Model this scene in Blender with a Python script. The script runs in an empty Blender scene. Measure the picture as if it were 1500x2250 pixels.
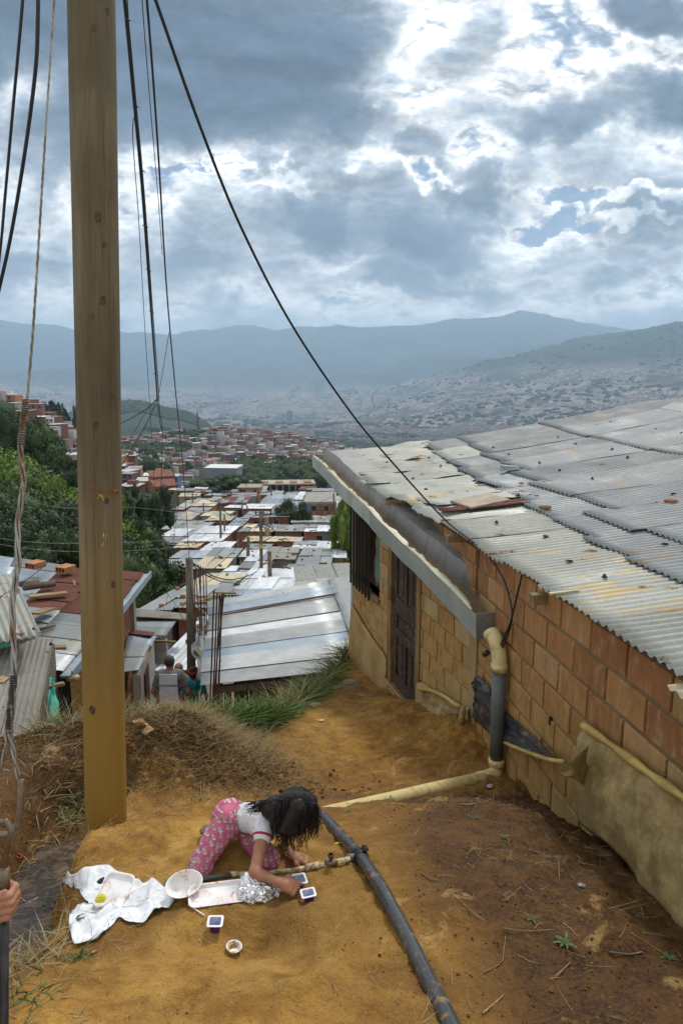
import bpy, math, random
import numpy as np
from mathutils import Vector, Matrix
R = math.radians
rnd = random.Random(7)
SC = bpy.context.scene
COL = SC.collection

# ------------------------------------------------------------------ camera
PITCH = R(9.65); CP = math.cos(PITCH); SP = math.sin(PITCH)
cd = bpy.data.cameras.new('camera'); cam = bpy.data.objects.new('camera', cd); COL.objects.link(cam)
cam.location = (0, 0, 0); cam.rotation_euler = (R(90) - PITCH, 0, 0)
cd.sensor_fit = 'VERTICAL'; cd.sensor_height = 36; cd.sensor_width = 24; cd.lens = 24
cd.clip_start = 0.05; cd.clip_end = 90000
SC.camera = cam
SC.view_settings.view_transform = 'Standard'
try: SC.view_settings.look = 'None'
except Exception: pass
SC.view_settings.exposure = 0.30; SC.view_settings.gamma = 1
SC.view_settings.use_curve_mapping = False
SC.render.resolution_x = 682; SC.render.resolution_y = 1024
cy = SC.cycles
cy.use_denoising = True
cy.max_bounces = 5; cy.diffuse_bounces = 3; cy.glossy_bounces = 3; cy.transmission_bounces = 4
cy.transparent_max_bounces = 12; cy.volume_bounces = 1
cy.sample_clamp_indirect = 4

def uv(px, py):                     # photo pixel -> (X/Y, Z/Y) of its sight line
    t = (py - 1125) / 1500.; f = CP - SP * t
    return (px - 750) / 1500. / f, -(SP + CP * t) / f
def at(px, py, Y):
    u, v = uv(px, py); return Vector((u * Y, Y, v * Y))
def zr(py): return uv(750, py)[1]

# ------------------------------------------------------------------ node helper
class NT:
    def __init__(s, tree): s.t = tree; s.n = tree.nodes; s.l = tree.links
    def new(s, ty, **kw):
        nd = s.n.new(ty)
        for k, v in kw.items(): setattr(nd, k, v)
        return nd
    def put(s, sock, v):
        if isinstance(v, bpy.types.NodeSocket): s.l.new(v, sock)
        elif v is not None:
            if hasattr(sock.default_value, '__len__') and not hasattr(v, '__len__'):
                v = (v,) * len(sock.default_value)
            if hasattr(sock.default_value, '__len__') and len(sock.default_value) == 4 and len(v) == 3: v = tuple(v) + (1,)
            sock.default_value = v
    def m(s, op, a, b=None, c=None, clamp=False):
        nd = s.new('ShaderNodeMath', operation=op, use_clamp=clamp)
        for i, v in enumerate((a, b, c)):
            if v is not None: s.put(nd.inputs[i], v)
        return nd.outputs[0]
    def vm(s, op, a, b=None):
        nd = s.new('ShaderNodeVectorMath', operation=op); s.put(nd.inputs[0], a)
        if b is not None: s.put(nd.inputs[3 if op == 'SCALE' else 1], b)
        return nd.outputs[1 if op in ('DOT_PRODUCT', 'LENGTH') else 0]
    def noise(s, vec, scale, detail=4, rough=.55, dist=0, col=False):
        nd = s.new('ShaderNodeTexNoise'); s.put(nd.inputs['Vector'], vec)
        nd.inputs['Scale'].default_value = scale; nd.inputs['Detail'].default_value = detail
        nd.inputs['Roughness'].default_value = rough; nd.inputs['Distortion'].default_value = dist
        return nd.outputs['Color' if col else 'Fac']
    def mix(s, f, a, b, mode='MIX'):
        nd = s.new('ShaderNodeMix', data_type='RGBA', blend_type=mode)
        s.put(nd.inputs[0], f); s.put(nd.inputs[6], a); s.put(nd.inputs[7], b); return nd.outputs[2]
    def ss(s, v, a, b, c=0., d=1., interp='SMOOTHSTEP'):
        nd = s.new('ShaderNodeMapRange', interpolation_type=interp)
        s.put(nd.inputs[0], v); s.put(nd.inputs[1], a); s.put(nd.inputs[2], b); s.put(nd.inputs[3], c); s.put(nd.inputs[4], d)
        return nd.outputs[0]
    def ramp(s, f, stops):
        nd = s.new('ShaderNodeValToRGB'); s.put(nd.inputs[0], f); e = nd.color_ramp.elements
        while len(e) < len(stops): e.new(.5)
        for i, (p, c) in enumerate(stops): e[i].position = p; e[i].color = tuple(c) + (1,)
        return nd.outputs[0]
    def sep(s, v):
        nd = s.new('ShaderNodeSeparateXYZ'); s.put(nd.inputs[0], v); return nd.outputs
    def comb(s, x, y, z):
        nd = s.new('ShaderNodeCombineXYZ'); s.put(nd.inputs[0], x); s.put(nd.inputs[1], y); s.put(nd.inputs[2], z); return nd.outputs[0]

# ------------------------------------------------------------------ world: daylight sky with broken cloud
SUN_EL, SUN_AZ = R(56), R(24)      # the sun stands in front of the camera, a little to the right
w = bpy.data.worlds.new('World'); SC.world = w; w.use_nodes = True
T = NT(w.node_tree); T.n.clear()
sky = T.new('ShaderNodeTexSky', sky_type='NISHITA'); sky.sun_disc = False
sky.sun_elevation = SUN_EL; sky.sun_rotation = SUN_AZ; sky.altitude = 1800; sky.dust_density = 2.0
bg_sky = T.new('ShaderNodeBackground'); T.l.new(sky.outputs[0], bg_sky.inputs[0]); bg_sky.inputs[1].default_value = .06
D = T.new('ShaderNodeTexCoord').outputs['Generated']
dx, dy, dz = T.sep(D)
den = T.m('ADD', T.m('MAXIMUM', dz, 0.0), .16)
p = T.comb(T.m('DIVIDE', dx, den), T.m('DIVIDE', dy, den), 3.1)
# direction plane used to place the big cloud masses
inv = T.m('DIVIDE', 1.0, T.m('MAXIMUM', dy, .12))
U = T.m('MULTIPLY', dx, inv); V = T.m('MULTIPLY', dz, inv)
wn = T.noise(T.comb(U, V, 0.0), 3.2, 5, .6, 0, True); w0, w1, _ = T.sep(wn)
Uw = T.m('ADD', U, T.m('MULTIPLY', T.m('SUBTRACT', w0, .5), .30)); Vw = T.m('ADD', V, T.m('MULTIPLY', T.m('SUBTRACT', w1, .5), .22))
wf = T.noise(T.comb(U, V, 7.0), 11., 5, .62, 0, True); f0, f1, _ = T.sep(wf)
Uw = T.m('ADD', Uw, T.m('MULTIPLY', T.m('SUBTRACT', f0, .5), .09)); Vw = T.m('ADD', Vw, T.m('MULTIPLY', T.m('SUBTRACT', f1, .5), .09))
def blob(px, py, rx, ry, amp, hard=1.0):
    u0, v0 = uv(px, py); a = rx / 1500. / .95; b = ry / 1500. * 1.05
    e = T.m('ADD', T.m('POWER', T.m('DIVIDE', T.m('SUBTRACT', Uw, u0), a), 2.0), T.m('POWER', T.m('DIVIDE', T.m('SUBTRACT', Vw, v0), b), 2.0))
    return T.m('MULTIPLY', T.ss(e, 1.0 + .5 / hard, max(0., 1.0 - .8 / hard), 0., 1.), amp)
blobs = [(500, 50, 340, 220, .50), (540, 230, 230, 130, .40), (40, 90, 250, 110, .50), (300, 150, 260, 170, .26), (170, 20, 200, 90, .2),
         (790, 275, 110, 70, .28), (870, 480, 280, 66, .30), (1045, 425, 75, 60, .30), (950, 335, 75, 45, .32), (680, 440, 90, 80, .22),
         (1340, 245, 260, 60, .26), (1370, 35, 120, 50, .46), (1060, 160, 150, 45, .10), (860, 595, 230, 26, .16), (130, 300, 170, 70, .26),
         (1150, 615, 330, 24, .14), (1250, 420, 330, 120, -.07), (1100, 120, 300, 120, -.05), (500, 480, 260, 60, -.06), (1480, 225, 120, 50, .2), (100, 560, 180, 34, .14), (1100, 265, 190, 50, .10), (450, 600, 150, 30, .10), (1330, 560, 200, 25, .12),
         (1150, 90, 90, 80, -.10), (720, 195, 60, 70, -.14), (880, 140, 90, 120, -.10), (960, 395, 50, 24, -.25), (1390, 440, 210, 16, -.26), (1300, 492, 170, 13, -.24),
         (390, 405, 80, 10, -.20), (560, 410, 110, 12, -.14), (60, 210, 90, 40, -.12), (430, 190, 80, 30, -.10)]
acc = None
for bb in blobs:
    o = blob(*bb); acc = o if acc is None else T.m('ADD', acc, o)
def billow(vec):                       # puffy heads: folded noise at several sizes
    r = None
    for sc_, am_, dt in ((3.6, .44, 2), (7.5, .30, 2), (16., .22, 3), (36., .14, 3)):
        n_ = T.m('MULTIPLY', T.m('ABSOLUTE', T.m('SUBTRACT', T.noise(vec, sc_, dt, .5, .35), .5)), 4. * am_); r = n_ if r is None else T.m('ADD', r, n_)
    return r
vn = T.comb(T.m('ADD', U, 0.), T.m('MULTIPLY', V, 1.9), 1.7)
big = T.noise(p, 1.1, 8, .62, .2)
bil = billow(vn); bil2 = billow(T.vm('ADD', vn, (.006, .035, 0)))
dens = T.m('ADD', T.m('ADD', T.m('MULTIPLY', big, .42), T.m('MULTIPLY', bil, .82)), .025)
dens = T.m('ADD', dens, acc)
cover = T.ss(dens, .12, .37, .15, 1.)
cc = T.ramp(T.ss(dens, .16, 1.20, 0., 1., 'LINEAR'), [(0, (.50, .62, .70)), (.08, (.70, .74, .76)), (.17, (.93, .92, .89)), (.26, (.86, .855, .84)), (.32, (.60, .62, .63)), (.41, (.36, .39, .42)), (.54, (.175, .205, .245)), (.74, (.075, .10, .135)), (1, (.045, .065, .10))])
relief = T.m('MULTIPLY', T.m('SUBTRACT', bil2, bil), -1.9)
cc = T.mix(1.0, cc, T.comb(*[T.m('MAXIMUM', T.m('ADD', 1.0, relief), .45)] * 3), 'MULTIPLY')
hz = T.ss(V, .17, .03, 0., .72)
cc = T.mix(hz, cc, (.58, .65, .69))
glow = T.ss(T.vm('DOT_PRODUCT', D, (math.sin(SUN_AZ) * math.cos(SUN_EL), math.cos(SUN_AZ) * math.cos(SUN_EL), math.sin(SUN_EL))), .55, 1.0, 1.0, 1.22)
cc = T.mix(1.0, cc, T.comb(glow, glow, glow), 'MULTIPLY')
bg_c = T.new('ShaderNodeBackground'); T.l.new(cc, bg_c.inputs[0]); bg_c.inputs[1].default_value = 1.15
mx = T.new('ShaderNodeMixShader'); T.l.new(cover, mx.inputs[0]); T.l.new(bg_sky.outputs[0], mx.inputs[1]); T.l.new(bg_c.outputs[0], mx.inputs[2])
T.l.new(mx.outputs[0], T.new('ShaderNodeOutputWorld').inputs[0])
try:
    w.cycles.sampling_method = 'MANUAL'; w.cycles.sample_map_resolution = 512
except Exception: pass

sd = bpy.data.lights.new('sun', 'SUN'); sun = bpy.data.objects.new('sun', sd); COL.objects.link(sun)
sd.energy = 2.1; sd.angle = R(8); sd.color = (1, .955, .88)
sdir = Vector((math.sin(SUN_AZ) * math.cos(SUN_EL), math.cos(SUN_AZ) * math.cos(SUN_EL), math.sin(SUN_EL)))
sun.rotation_euler = sdir.to_track_quat('Z', 'Y').to_euler()

# ------------------------------------------------------------------ noise and mesh helpers
def _h(ix, iy, iz, seed):
    n = (ix.astype(np.int64) * 374761393 + iy.astype(np.int64) * 668265263 + iz.astype(np.int64) * 2147483647 + seed * 974634777) & 0xffffffff
    n = ((n ^ (n >> 13)) * 1274126177) & 0xffffffff
    return ((n ^ (n >> 16)) & 0xffff) / 65535.
def vnoise(x, y, z=0., seed=0):
    x, y, z = np.broadcast_arrays(np.asarray(x, float), np.asarray(y, float), np.asarray(z, float))
    ix, iy, iz = np.floor(x), np.floor(y), np.floor(z); fx, fy, fz = x - ix, y - iy, z - iz
    fx, fy, fz = [f * f * (3 - 2 * f) for f in (fx, fy, fz)]; r = 0
    for a in (0, 1):
        for b in (0, 1):
            q = _h(ix + a, iy + b, iz, seed) * (1 - fz)
            if np.any(fz): q = q + _h(ix + a, iy + b, iz + 1, seed) * fz
            r = r + q * (fx if a else 1 - fx) * (fy if b else 1 - fy)
    return r - .5
def fbm(x, y, z=0., oct=4, seed=0, gain=.5):
    r = 0; a = 1.
    for i in range(oct): r = r + a * vnoise(np.asarray(x) * 2 ** i, np.asarray(y) * 2 ** i, np.asarray(z) * 2 ** i, seed + i * 17); a *= gain
    return r
def sstep(x, a, b):
    t = np.clip((np.asarray(x, float) - a) / (b - a), 0, 1); return t * t * (3 - 2 * t)

def me_np(name, V, F, smooth=False):
    V = np.asarray(V, np.float32).reshape(-1, 3); F = np.asarray(F, np.int32); k = F.shape[1]
    me = bpy.data.meshes.new(name); me.vertices.add(len(V)); me.vertices.foreach_set('co', V.ravel())
    me.loops.add(F.size); me.loops.foreach_set('vertex_index', F.ravel())
    me.polygons.add(len(F)); me.polygons.foreach_set('loop_start', np.arange(0, F.size, k, dtype=np.int32))
    try: me.polygons.foreach_set('loop_total', np.full(len(F), k, np.int32))
    except Exception: pass
    me.update(calc_edges=True)
    if smooth: me.polygons.foreach_set('use_smooth', np.ones(len(F), bool))
    return me
def link(name, me, mat=None, parent=None, **pr):
    o = bpy.data.objects.new(name, me)
    if mat is not None and me is not None:
        ms = mat if isinstance(mat, (list, tuple)) else [mat]
        if len(me.materials) == 0:
            for q in ms: me.materials.append(q)
    COL.objects.link(o)
    if parent: o.parent = parent
    for k, v in pr.items():
        if v is not None: o[k] = v
    return o
def tag(o, label=None, category=None, group=None, kind=None):
    for k, v in (('label', label), ('category', category), ('group', group), ('kind', kind)):
        if v: o[k] = v
    return o
def empty(name, loc, label, cat, group=None, rz=0):
    o = bpy.data.objects.new(name, None); COL.objects.link(o); o.empty_display_size = .2
    o.location = loc; o.rotation_euler = (0, 0, rz); return tag(o, label, cat, group)
def copy_tree(o, parent=None):
    c = o.copy(); COL.objects.link(c); c.parent = parent
    for ch in CH.get(o.name, ()): copy_tree(ch, c)
    return c
CH = {}

class MB:                                      # collects simple solids into one mesh, in whatever frame its parent has
    def __init__(s): s.v = []; s.f = []; s.mi = []; s.cur = 0
    def add(s, vs, fs):
        b = len(s.v); s.v += [tuple(v) for v in vs]; s.f += [tuple(i + b for i in f) for f in fs]; s.mi += [s.cur] * len(fs); return s
    def box(s, a, b, M=None):
        x0, y0, z0 = a; x1, y1, z1 = b
        vs = [(x0, y0, z0), (x1, y0, z0), (x1, y1, z0), (x0, y1, z0), (x0, y0, z1), (x1, y0, z1), (x1, y1, z1), (x0, y1, z1)]
        if M is not None: vs = [M @ Vector(v) for v in vs]
        return s.add(vs, [(0, 3, 2, 1), (4, 5, 6, 7), (0, 1, 5, 4), (1, 2, 6, 5), (2, 3, 7, 6), (3, 0, 4, 7)])
    def hexa(s, p): return s.add(p, [(0, 3, 2, 1), (4, 5, 6, 7), (0, 1, 5, 4), (1, 2, 6, 5), (2, 3, 7, 6), (3, 0, 4, 7)])
    def beam(s, a, b, w, h, up=(0, 0, 1)):
        a = Vector(a); b = Vector(b); d = (b - a).normalized(); sd_ = d.cross(Vector(up))
        if sd_.length < 1e-4: sd_ = d.cross(Vector((1, 0, 0)))
        sd_.normalize(); u = sd_.cross(d); sd_ = sd_ * (w / 2); u = u * (h / 2)
        return s.hexa([a - sd_ - u, a + sd_ - u, b + sd_ - u, b - sd_ - u, a - sd_ + u, a + sd_ + u, b + sd_ + u, b - sd_ + u])
    def tube(s, pts, r, n=8, caps=True):
        pts = [Vector(q) for q in pts]; m = len(pts); rs = r if hasattr(r, '__len__') else [r] * m
        t0 = (pts[1] - pts[0]).normalized(); ref = Vector((0, 0, 1)) if abs(t0.z) < .9 else Vector((1, 0, 0))
        nn = t0.cross(ref).normalized(); vs = []; fs = []
        for i in range(m):
            t = (pts[min(i + 1, m - 1)] - pts[max(i - 1, 0)]).normalized()
            nn = (nn - t * nn.dot(t)).normalized(); bn = t.cross(nn)
            for k in range(n):
                a = 2 * math.pi * k / n; vs.append(pts[i] + (nn * math.cos(a) + bn * math.sin(a)) * rs[i])
        for i in range(m - 1):
            for k in range(n): fs.append((i * n + k, i * n + (k + 1) % n, (i + 1) * n + (k + 1) % n, (i + 1) * n + k))
        if caps: fs += [tuple(range(n - 1, -1, -1)), tuple((m - 1) * n + k for k in range(n))]
        return s.add(vs, fs)
    def lathe(s, prof, n=24, c=(0, 0, 0), closed=False):
        vs = []; fs = []; m = len(prof)
        for r_, z in prof:
            for k in range(n): a = 2 * math.pi * k / n; vs.append((c[0] + r_ * math.cos(a), c[1] + r_ * math.sin(a), c[2] + z))
        for i in range(m - 1):
            for k in range(n): fs.append((i * n + k, i * n + (k + 1) % n, (i + 1) * n + (k + 1) % n, (i + 1) * n + k))
        if closed: fs += [tuple(range(n - 1, -1, -1)), tuple((m - 1) * n + k for k in range(n))]
        return s.add(vs, fs)
    def me(s, name, smooth=False):
        me = bpy.data.meshes.new(name); me.from_pydata(s.v, [], s.f)
        if smooth: me.polygons.foreach_set('use_smooth', [True] * len(s.f))
        if any(s.mi): me.polygons.foreach_set('material_index', s.mi)
        me.update(); return me
    def build(s, name, mat, parent=None, smooth=False, **pr): return link(name, s.me(name, smooth), mat, parent, **pr)
def curvepts(ctrl, n=8):                       # Catmull-Rom through control points
    P = [Vector(c) for c in ctrl]; P = [P[0] * 2 - P[1]] + P + [P[-1] * 2 - P[-2]]; out = []
    for i in range(1, len(P) - 2):
        for k in range(n):
            t = k / n; a, b, c, d = P[i - 1:i + 3]
            out.append(.5 * ((2 * b) + (c - a) * t + (2 * a - 5 * b + 4 * c - d) * t * t + (-a + 3 * b - 3 * c + d) * t ** 3))
    out.append(P[-2]); return out

# ------------------------------------------------------------------ materials
def mat(name, base=(.5, .5, .5), rough=.8, fn=None, metal=0., spec=.5, bump=None, **kw):
    m = bpy.data.materials.new(name); m.use_nodes = True; T = NT(m.node_tree); b = T.n['Principled BSDF']
    b.inputs['Base Color'].default_value = tuple(base) + (1,); b.inputs['Roughness'].default_value = rough
    b.inputs['Metallic'].default_value = metal; b.inputs['Specular IOR Level'].default_value = spec
    for k, v in kw.items(): b.inputs[k.replace('_', ' ')].default_value = v
    if fn:
        r = fn(T)
        for k, v in r.items():
            if k == 'bump':
                bn = T.new('ShaderNodeBump'); bn.inputs['Strength'].default_value = v[1]; bn.inputs['Distance'].default_value = v[2]
                T.l.new(v[0], bn.inputs['Height']); T.l.new(bn.outputs[0], b.inputs['Normal'])
            else: T.put(b.inputs[k], v)
    return m
def geo(T): return T.new('ShaderNodeNewGeometry').outputs['Position']
def obc(T): return T.new('ShaderNodeTexCoord').outputs['Object']
def rid(T): return T.new('ShaderNodeObjectInfo').outputs['Random']
def att(T, name): return T.new('ShaderNodeAttribute', attribute_name=name).outputs

def _dirt(T):
    P = geo(T); a = att(T, 'wet_shade')[2]; dry = att(T, 'dry')[2]
    n1 = T.noise(P, 1.7, 6, .6); n2 = T.noise(P, 9., 6, .65); n3 = T.noise(P, 60., 4, .7); n4 = T.noise(P, 4.2, 5, .6, .6)
    c = T.ramp(T.m('ADD', T.m('MULTIPLY', n1, .55), T.m('MULTIPLY', n2, .45)), [(.30, (.115, .050, .010)), (.43, (.235, .108, .018)), (.54, (.39, .200, .036)), (.68, (.50, .31, .085))])
    c = T.mix(T.m('MULTIPLY', dry, T.ss(n4, .35, .6, .2, .85)), c, (.56, .345, .095))
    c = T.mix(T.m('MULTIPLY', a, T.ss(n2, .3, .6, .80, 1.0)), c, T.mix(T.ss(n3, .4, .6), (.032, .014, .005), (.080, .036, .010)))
    c = T.mix(T.ss(n3, .60, .72, 0., .45), c, (.09, .045, .016))
    c = T.mix(T.ss(T.noise(P, 2.6, 5, .6, .3), .57, .66, 0., .45), c, (.13, .060, .018))
    cr = T.new('ShaderNodeTexVoronoi', feature='DISTANCE_TO_EDGE'); T.put(cr.inputs['Vector'], T.vm('ADD', P, T.vm('SCALE', T.noise(P, 5, 4, .6, 0, True), .35))); cr.inputs['Scale'].default_value = 3.0
    crk = T.m('MULTIPLY', T.ss(cr.outputs[0], .012, .0, 0., 1.), T.ss(n1, .5, .6))
    h = T.m('ADD', T.m('ADD', T.m('MULTIPLY', n2, .5), T.m('MULTIPLY', n3, .16)), T.m('MULTIPLY', T.noise(P, 170., 3, .7), .05))
    h = T.m('SUBTRACT', h, T.m('MULTIPLY', crk, .05)); foot = T.noise(T.vm('ADD', P, (3.1, 0, 0)), 3.4, 6, .68, .8); c = T.mix(T.ss(foot, .50, .40, 0., .38), c, (.12, .055, .013)); c = T.mix(T.ss(foot, .58, .66, 0., .35), c, (.55, .36, .13)); h = T.m('ADD', h, T.m('MULTIPLY', foot, .9)); gr_ = T.ss(T.noise(P, 150., 4, .75), .3, .7, .78, 1.24); c = T.mix(1.0, c, T.comb(gr_, gr_, gr_), 'MULTIPLY')
    return {'Base Color': c, 'Roughness': T.ss(a, 0., 1., .92, .72), 'bump': (h, 1., .042)}
M_clod = mat('dark_clods', rough=.95, spec=.1, fn=lambda T: {'Base Color': T.mix(T.ss(T.noise(geo(T), 3., 5, .7), .38, .62), (.050, .025, .010), (.16, .085, .028))})
M_dirt = mat('dirt', rough=.9, spec=.25, fn=_dirt)

def _terr(T):
    P = geo(T); u = att(T, 'urban')[2]; g = att(T, 'green')[2]
    n = T.noise(P, .35, 5, .6); nb = T.noise(P, .012, 6, .6); nc = T.noise(P, .0022, 6, .62); nf = T.noise(P, .05, 5, .7)
    dirtc = T.ramp(n, [(.3, (.10, .055, .022)), (.5, (.20, .12, .05)), (.7, (.30, .19, .09))])
    gr = T.mix(T.ss(nb, .35, .65), (.022, .034, .018), (.045, .060, .032)); gr = T.mix(T.ss(nf, .45, .7, 0., .6), gr, (.014, .024, .010))
    gr = T.mix(T.ss(nc, .5, .62, 0., .6), gr, (.050, .058, .036))
    vo = T.new('ShaderNodeTexVoronoi', feature='F1'); T.put(vo.inputs['Vector'], P); vo.inputs['Scale'].default_value = .045
    v0, v1, v2 = T.sep(vo.outputs['Color'])
    ur = T.ramp(v0, [(0, (.09, .075, .065)), (.35, (.19, .135, .11)), (.7, (.26, .22, .20)), (.93, (.28, .27, .26)), (1, (.36, .36, .36))])
    ur = T.mix(T.ss(T.noise(P, .004, 6, .65), .52, .6, 0., .8), ur, gr)
    c = T.mix(g, dirtc, gr); c = T.mix(T.m('MULTIPLY', u, T.ss(T.noise(P, .0016, 6, .65, .5), .36, .48)), c, ur)
    return {'Base Color': c, 'bump': (nf, .6, 3.)}
M_terr = mat('hillside', rough=.95, spec=.1, fn=_terr)

def metal_mat(name, base, stain, amt=.5, rough=.5, metalv=.25, rust=0., seed=0., sc=1.):
    def f(T):
        P = obc(T); r = rid(T); Q = T.vm('ADD', P, T.comb(T.m('MULTIPLY', r, 37.), T.m('MULTIPLY', r, 91.), seed))
        st = T.vm('MULTIPLY', Q, (1.2 * sc, 7. * sc, 1.))
        n = T.noise(Q, 2.2 * sc, 6, .65); s = T.noise(st, 2., 5, .6); sp = T.noise(Q, 45. * sc, 4, .7)
        br = T.m('ADD', .76, T.m('MULTIPLY', r, .42))
        c = T.mix(T.ss(sp, .40, .66, 0., .55), base, tuple(x * .62 for x in base))
        c = T.mix(T.ss(n, .42, .62, 0., .45), c, tuple(min(1., x * 1.28) for x in base))
        c = T.mix(T.m('MULTIPLY', T.ss(s, .52, .66), T.ss(T.m('FRACT', T.m('MULTIPLY', r, 7.3)), .25, 1., .1, amt)), c, stain)
        c = T.mix(T.ss(T.m('ADD', n, T.m('MULTIPLY', s, .6)), 1.0 - rust, 1.08 - rust), c, T.mix(T.ss(sp, .4, .6), (.11, .035, .018), (.23, .085, .035)))
        c = T.mix(1.0, c, T.comb(br, br, br), 'MULTIPLY')
        return {'Base Color': c, 'Roughness': T.ss(n, .3, .7, rough - .1, rough + .18), 'bump': (T.m('ADD', n, T.m('MULTIPLY', sp, .12)), .25, .012)}
    return mat(name, rough=rough, metal=metalv, spec=.4, fn=f)
M_zinc = metal_mat('galvanised_sheet', (.235, .255, .265), (.30, .20, .10), .7, .58, .18, rust=.02)
M_zincn = metal_mat('weathered_sheet', (.315, .33, .30), (.45, .31, .10), .85, .58, .18, rust=.09)
M_white = metal_mat('pale_sheet', (.62, .64, .66), (.40, .40, .40), .4, .45, .15)
M_blue = metal_mat('bluish_sheet', (.30, .35, .40), (.2, .22, .24), .5, .45, .3)
M_rust = metal_mat('rusty_sheet', (.13, .045, .030), (.24, .15, .11), .5, .8, .05, rust=.08)
M_cream = metal_mat('cream_sheet', (.50, .44, .30), (.38, .30, .18), .5, .7, .0)
M_eternit = metal_mat('fibre_cement_sheet', (.25, .24, .21), (.12, .11, .09), .7, .85, .0)
M_gutter = metal_mat('gutter_steel', (.30, .295, .28), (.19, .125, .06), .6, .55, .35)

def _brick(T, cols, rib=True, mud=None):
    P = obc(T); r = rid(T); n = T.noise(T.vm('ADD', P, T.comb(T.m('MULTIPLY', r, 50.), 0., 0.)), 7., 5, .65); n3 = T.noise(P, 70., 3, .7)
    c = T.ramp(r, cols); c = T.mix(T.ss(n, .5, .7, 0., .55), c, (.50, .32, .17)); c = T.mix(T.ss(n, .46, .3, 0., .4), c, (.16, .062, .030))
    x, y, z = T.sep(geo(T))
    if mud is not None:
        k = T.ss(T.m('ADD', z, T.m('MULTIPLY', T.noise(geo(T), 2.3, 5, .6), .7)), mud[0], mud[1], .85, 0.)
        c = T.mix(k, c, T.mix(T.ss(n, .35, .6), (.29, .165, .048), (.41, .255, .090)))
    h = n3
    if rib:
        px_, py_, pz_ = T.sep(P)
        h = T.m('ADD', T.m('MULTIPLY', T.m('SINE', T.m('MULTIPLY', pz_, 500.)), .5), T.m('MULTIPLY', n3, .6))
    return {'Base Color': c, 'bump': (h, .6, .004)}
M_brick = mat('hollow_brick', rough=.88, spec=.2, fn=lambda T: _brick(T, [(0, (.25, .105, .042)), (.4, (.33, .145, .055)), (.75, (.37, .185, .070)), (1, (.40, .225, .110))], True, (-2.25, -.95)))
M_block = mat('plastered_block', rough=.92, spec=.15, fn=lambda T: _brick(T, [(0, (.31, .205, .080)), (1, (.38, .275, .13))], False, (-3.2, -1.9)))
M_farbrick = mat('red_brick', rough=.9, spec=.15, fn=lambda T: {'Base Color': T.mix(T.ss(T.noise(geo(T), 1.3, 5, .7), .35, .65), T.ramp(rid(T), [(0, (.20, .075, .045)), (.5, (.28, .12, .07)), (1, (.36, .18, .11))]), (.24, .13, .085))})
def _plaster(c0, c1, sc=3., mud=False):
    def f(T):
        P = geo(T); n = T.noise(P, sc, 6, .65); n2 = T.noise(P, sc * 14, 4, .7)
        c = T.mix(T.ss(n, .35, .65), c0, c1)
        if mud:
            z = T.sep(P)[2]; c = T.mix(T.ss(T.m('ADD', z, T.m('MULTIPLY', n, .8)), mud[0], mud[1], .85, 0.), c, (.33, .20, .075))
        c = T.mix(T.ss(n2, .55, .7, 0., .4), c, tuple(x * .5 for x in c0))
        return {'Base Color': c, 'bump': (T.m('ADD', n2, T.m('MULTIPLY', n, .6)), .6, .008)}
    return f
M_mortar = mat('mortar', rough=.95, spec=.1, fn=_plaster((.165, .115, .065), (.235, .175, .105), 3., (-2.6, -1.1)))
M_plinth = mat('mud_stained_plaster', rough=.95, spec=.1, fn=_plaster((.30, .19, .075), (.40, .27, .12), 2.5))
M_conc = mat('concrete', rough=.9, spec=.2, fn=_plaster((.24, .23, .20), (.34, .325, .29), 1.2))
M_concb = mat('yellowed_concrete', rough=.9, spec=.15, fn=_plaster((.27, .19, .085), (.34, .25, .13), 2.))
M_grey = mat('grey_block', rough=.9, spec=.15, fn=_plaster((.30, .28, .25), (.40, .38, .34), 2.))
def _wood(cols, sc=1., stain=None, ax=2):
    def f(T):
        P = obc(T); k = [9., 9., 9.]; k[ax] = .7
        n = T.noise(T.vm('ADD', T.vm('MULTIPLY', P, tuple(x * sc for x in k)), T.comb(rid(T), 0., 0.)), 3., 7, .65, .6); n2 = T.noise(P, 1.6 * sc, 5, .6); k2 = [60., 60., 60.]; k2[ax] = 1.2
        gr = T.noise(T.vm('MULTIPLY', P, tuple(k2)), 1.5, 4, .7)
        c = T.ramp(n, [(.3, cols[0]), (.5, cols[1]), (.7, cols[2])])
        c = T.mix(T.ss(n2, .40, .62, 0., .65), c, tuple(x * .50 for x in cols[1])); c = T.mix(T.ss(gr, .55, .68, 0., .55), c, tuple(x * .4 for x in cols[0]))
        if stain: c = stain(T, c, P)
        return {'Base Color': c, 'bump': (T.m('ADD', gr, T.m('MULTIPLY', n, .5)), .5, .006)}
    return f
def _polestain(T, c, P):
    x, y, z = T.sep(P); k = T.ss(T.m('ADD', z, T.m('MULTIPLY', T.noise(P, 2., 5, .6), .8)), .7, 2.7, .85, 0.)
    c = T.mix(k, c, (.30, .175, .030))
    return T.mix(T.ss(T.m('ADD', z, T.m('MULTIPLY', T.noise(P, 5., 5, .7), .12)), .10, .22, .7, 0.), c, (.21, .115, .035))
M_pole = mat('old_pole_wood', rough=.85, spec=.2, fn=_wood([(.115, .088, .050), (.165, .128, .074), (.225, .185, .115)], .55, _polestain))
M_post = mat('grey_post_wood', rough=.85, spec=.2, fn=_wood([(.09, .075, .055), (.16, .135, .10), (.24, .21, .165)]))
M_plank = mat('raw_timber', rough=.85, spec=.2, fn=_wood([(.20, .13, .065), (.32, .22, .12), (.44, .33, .20)], 1., None, 0))
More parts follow.
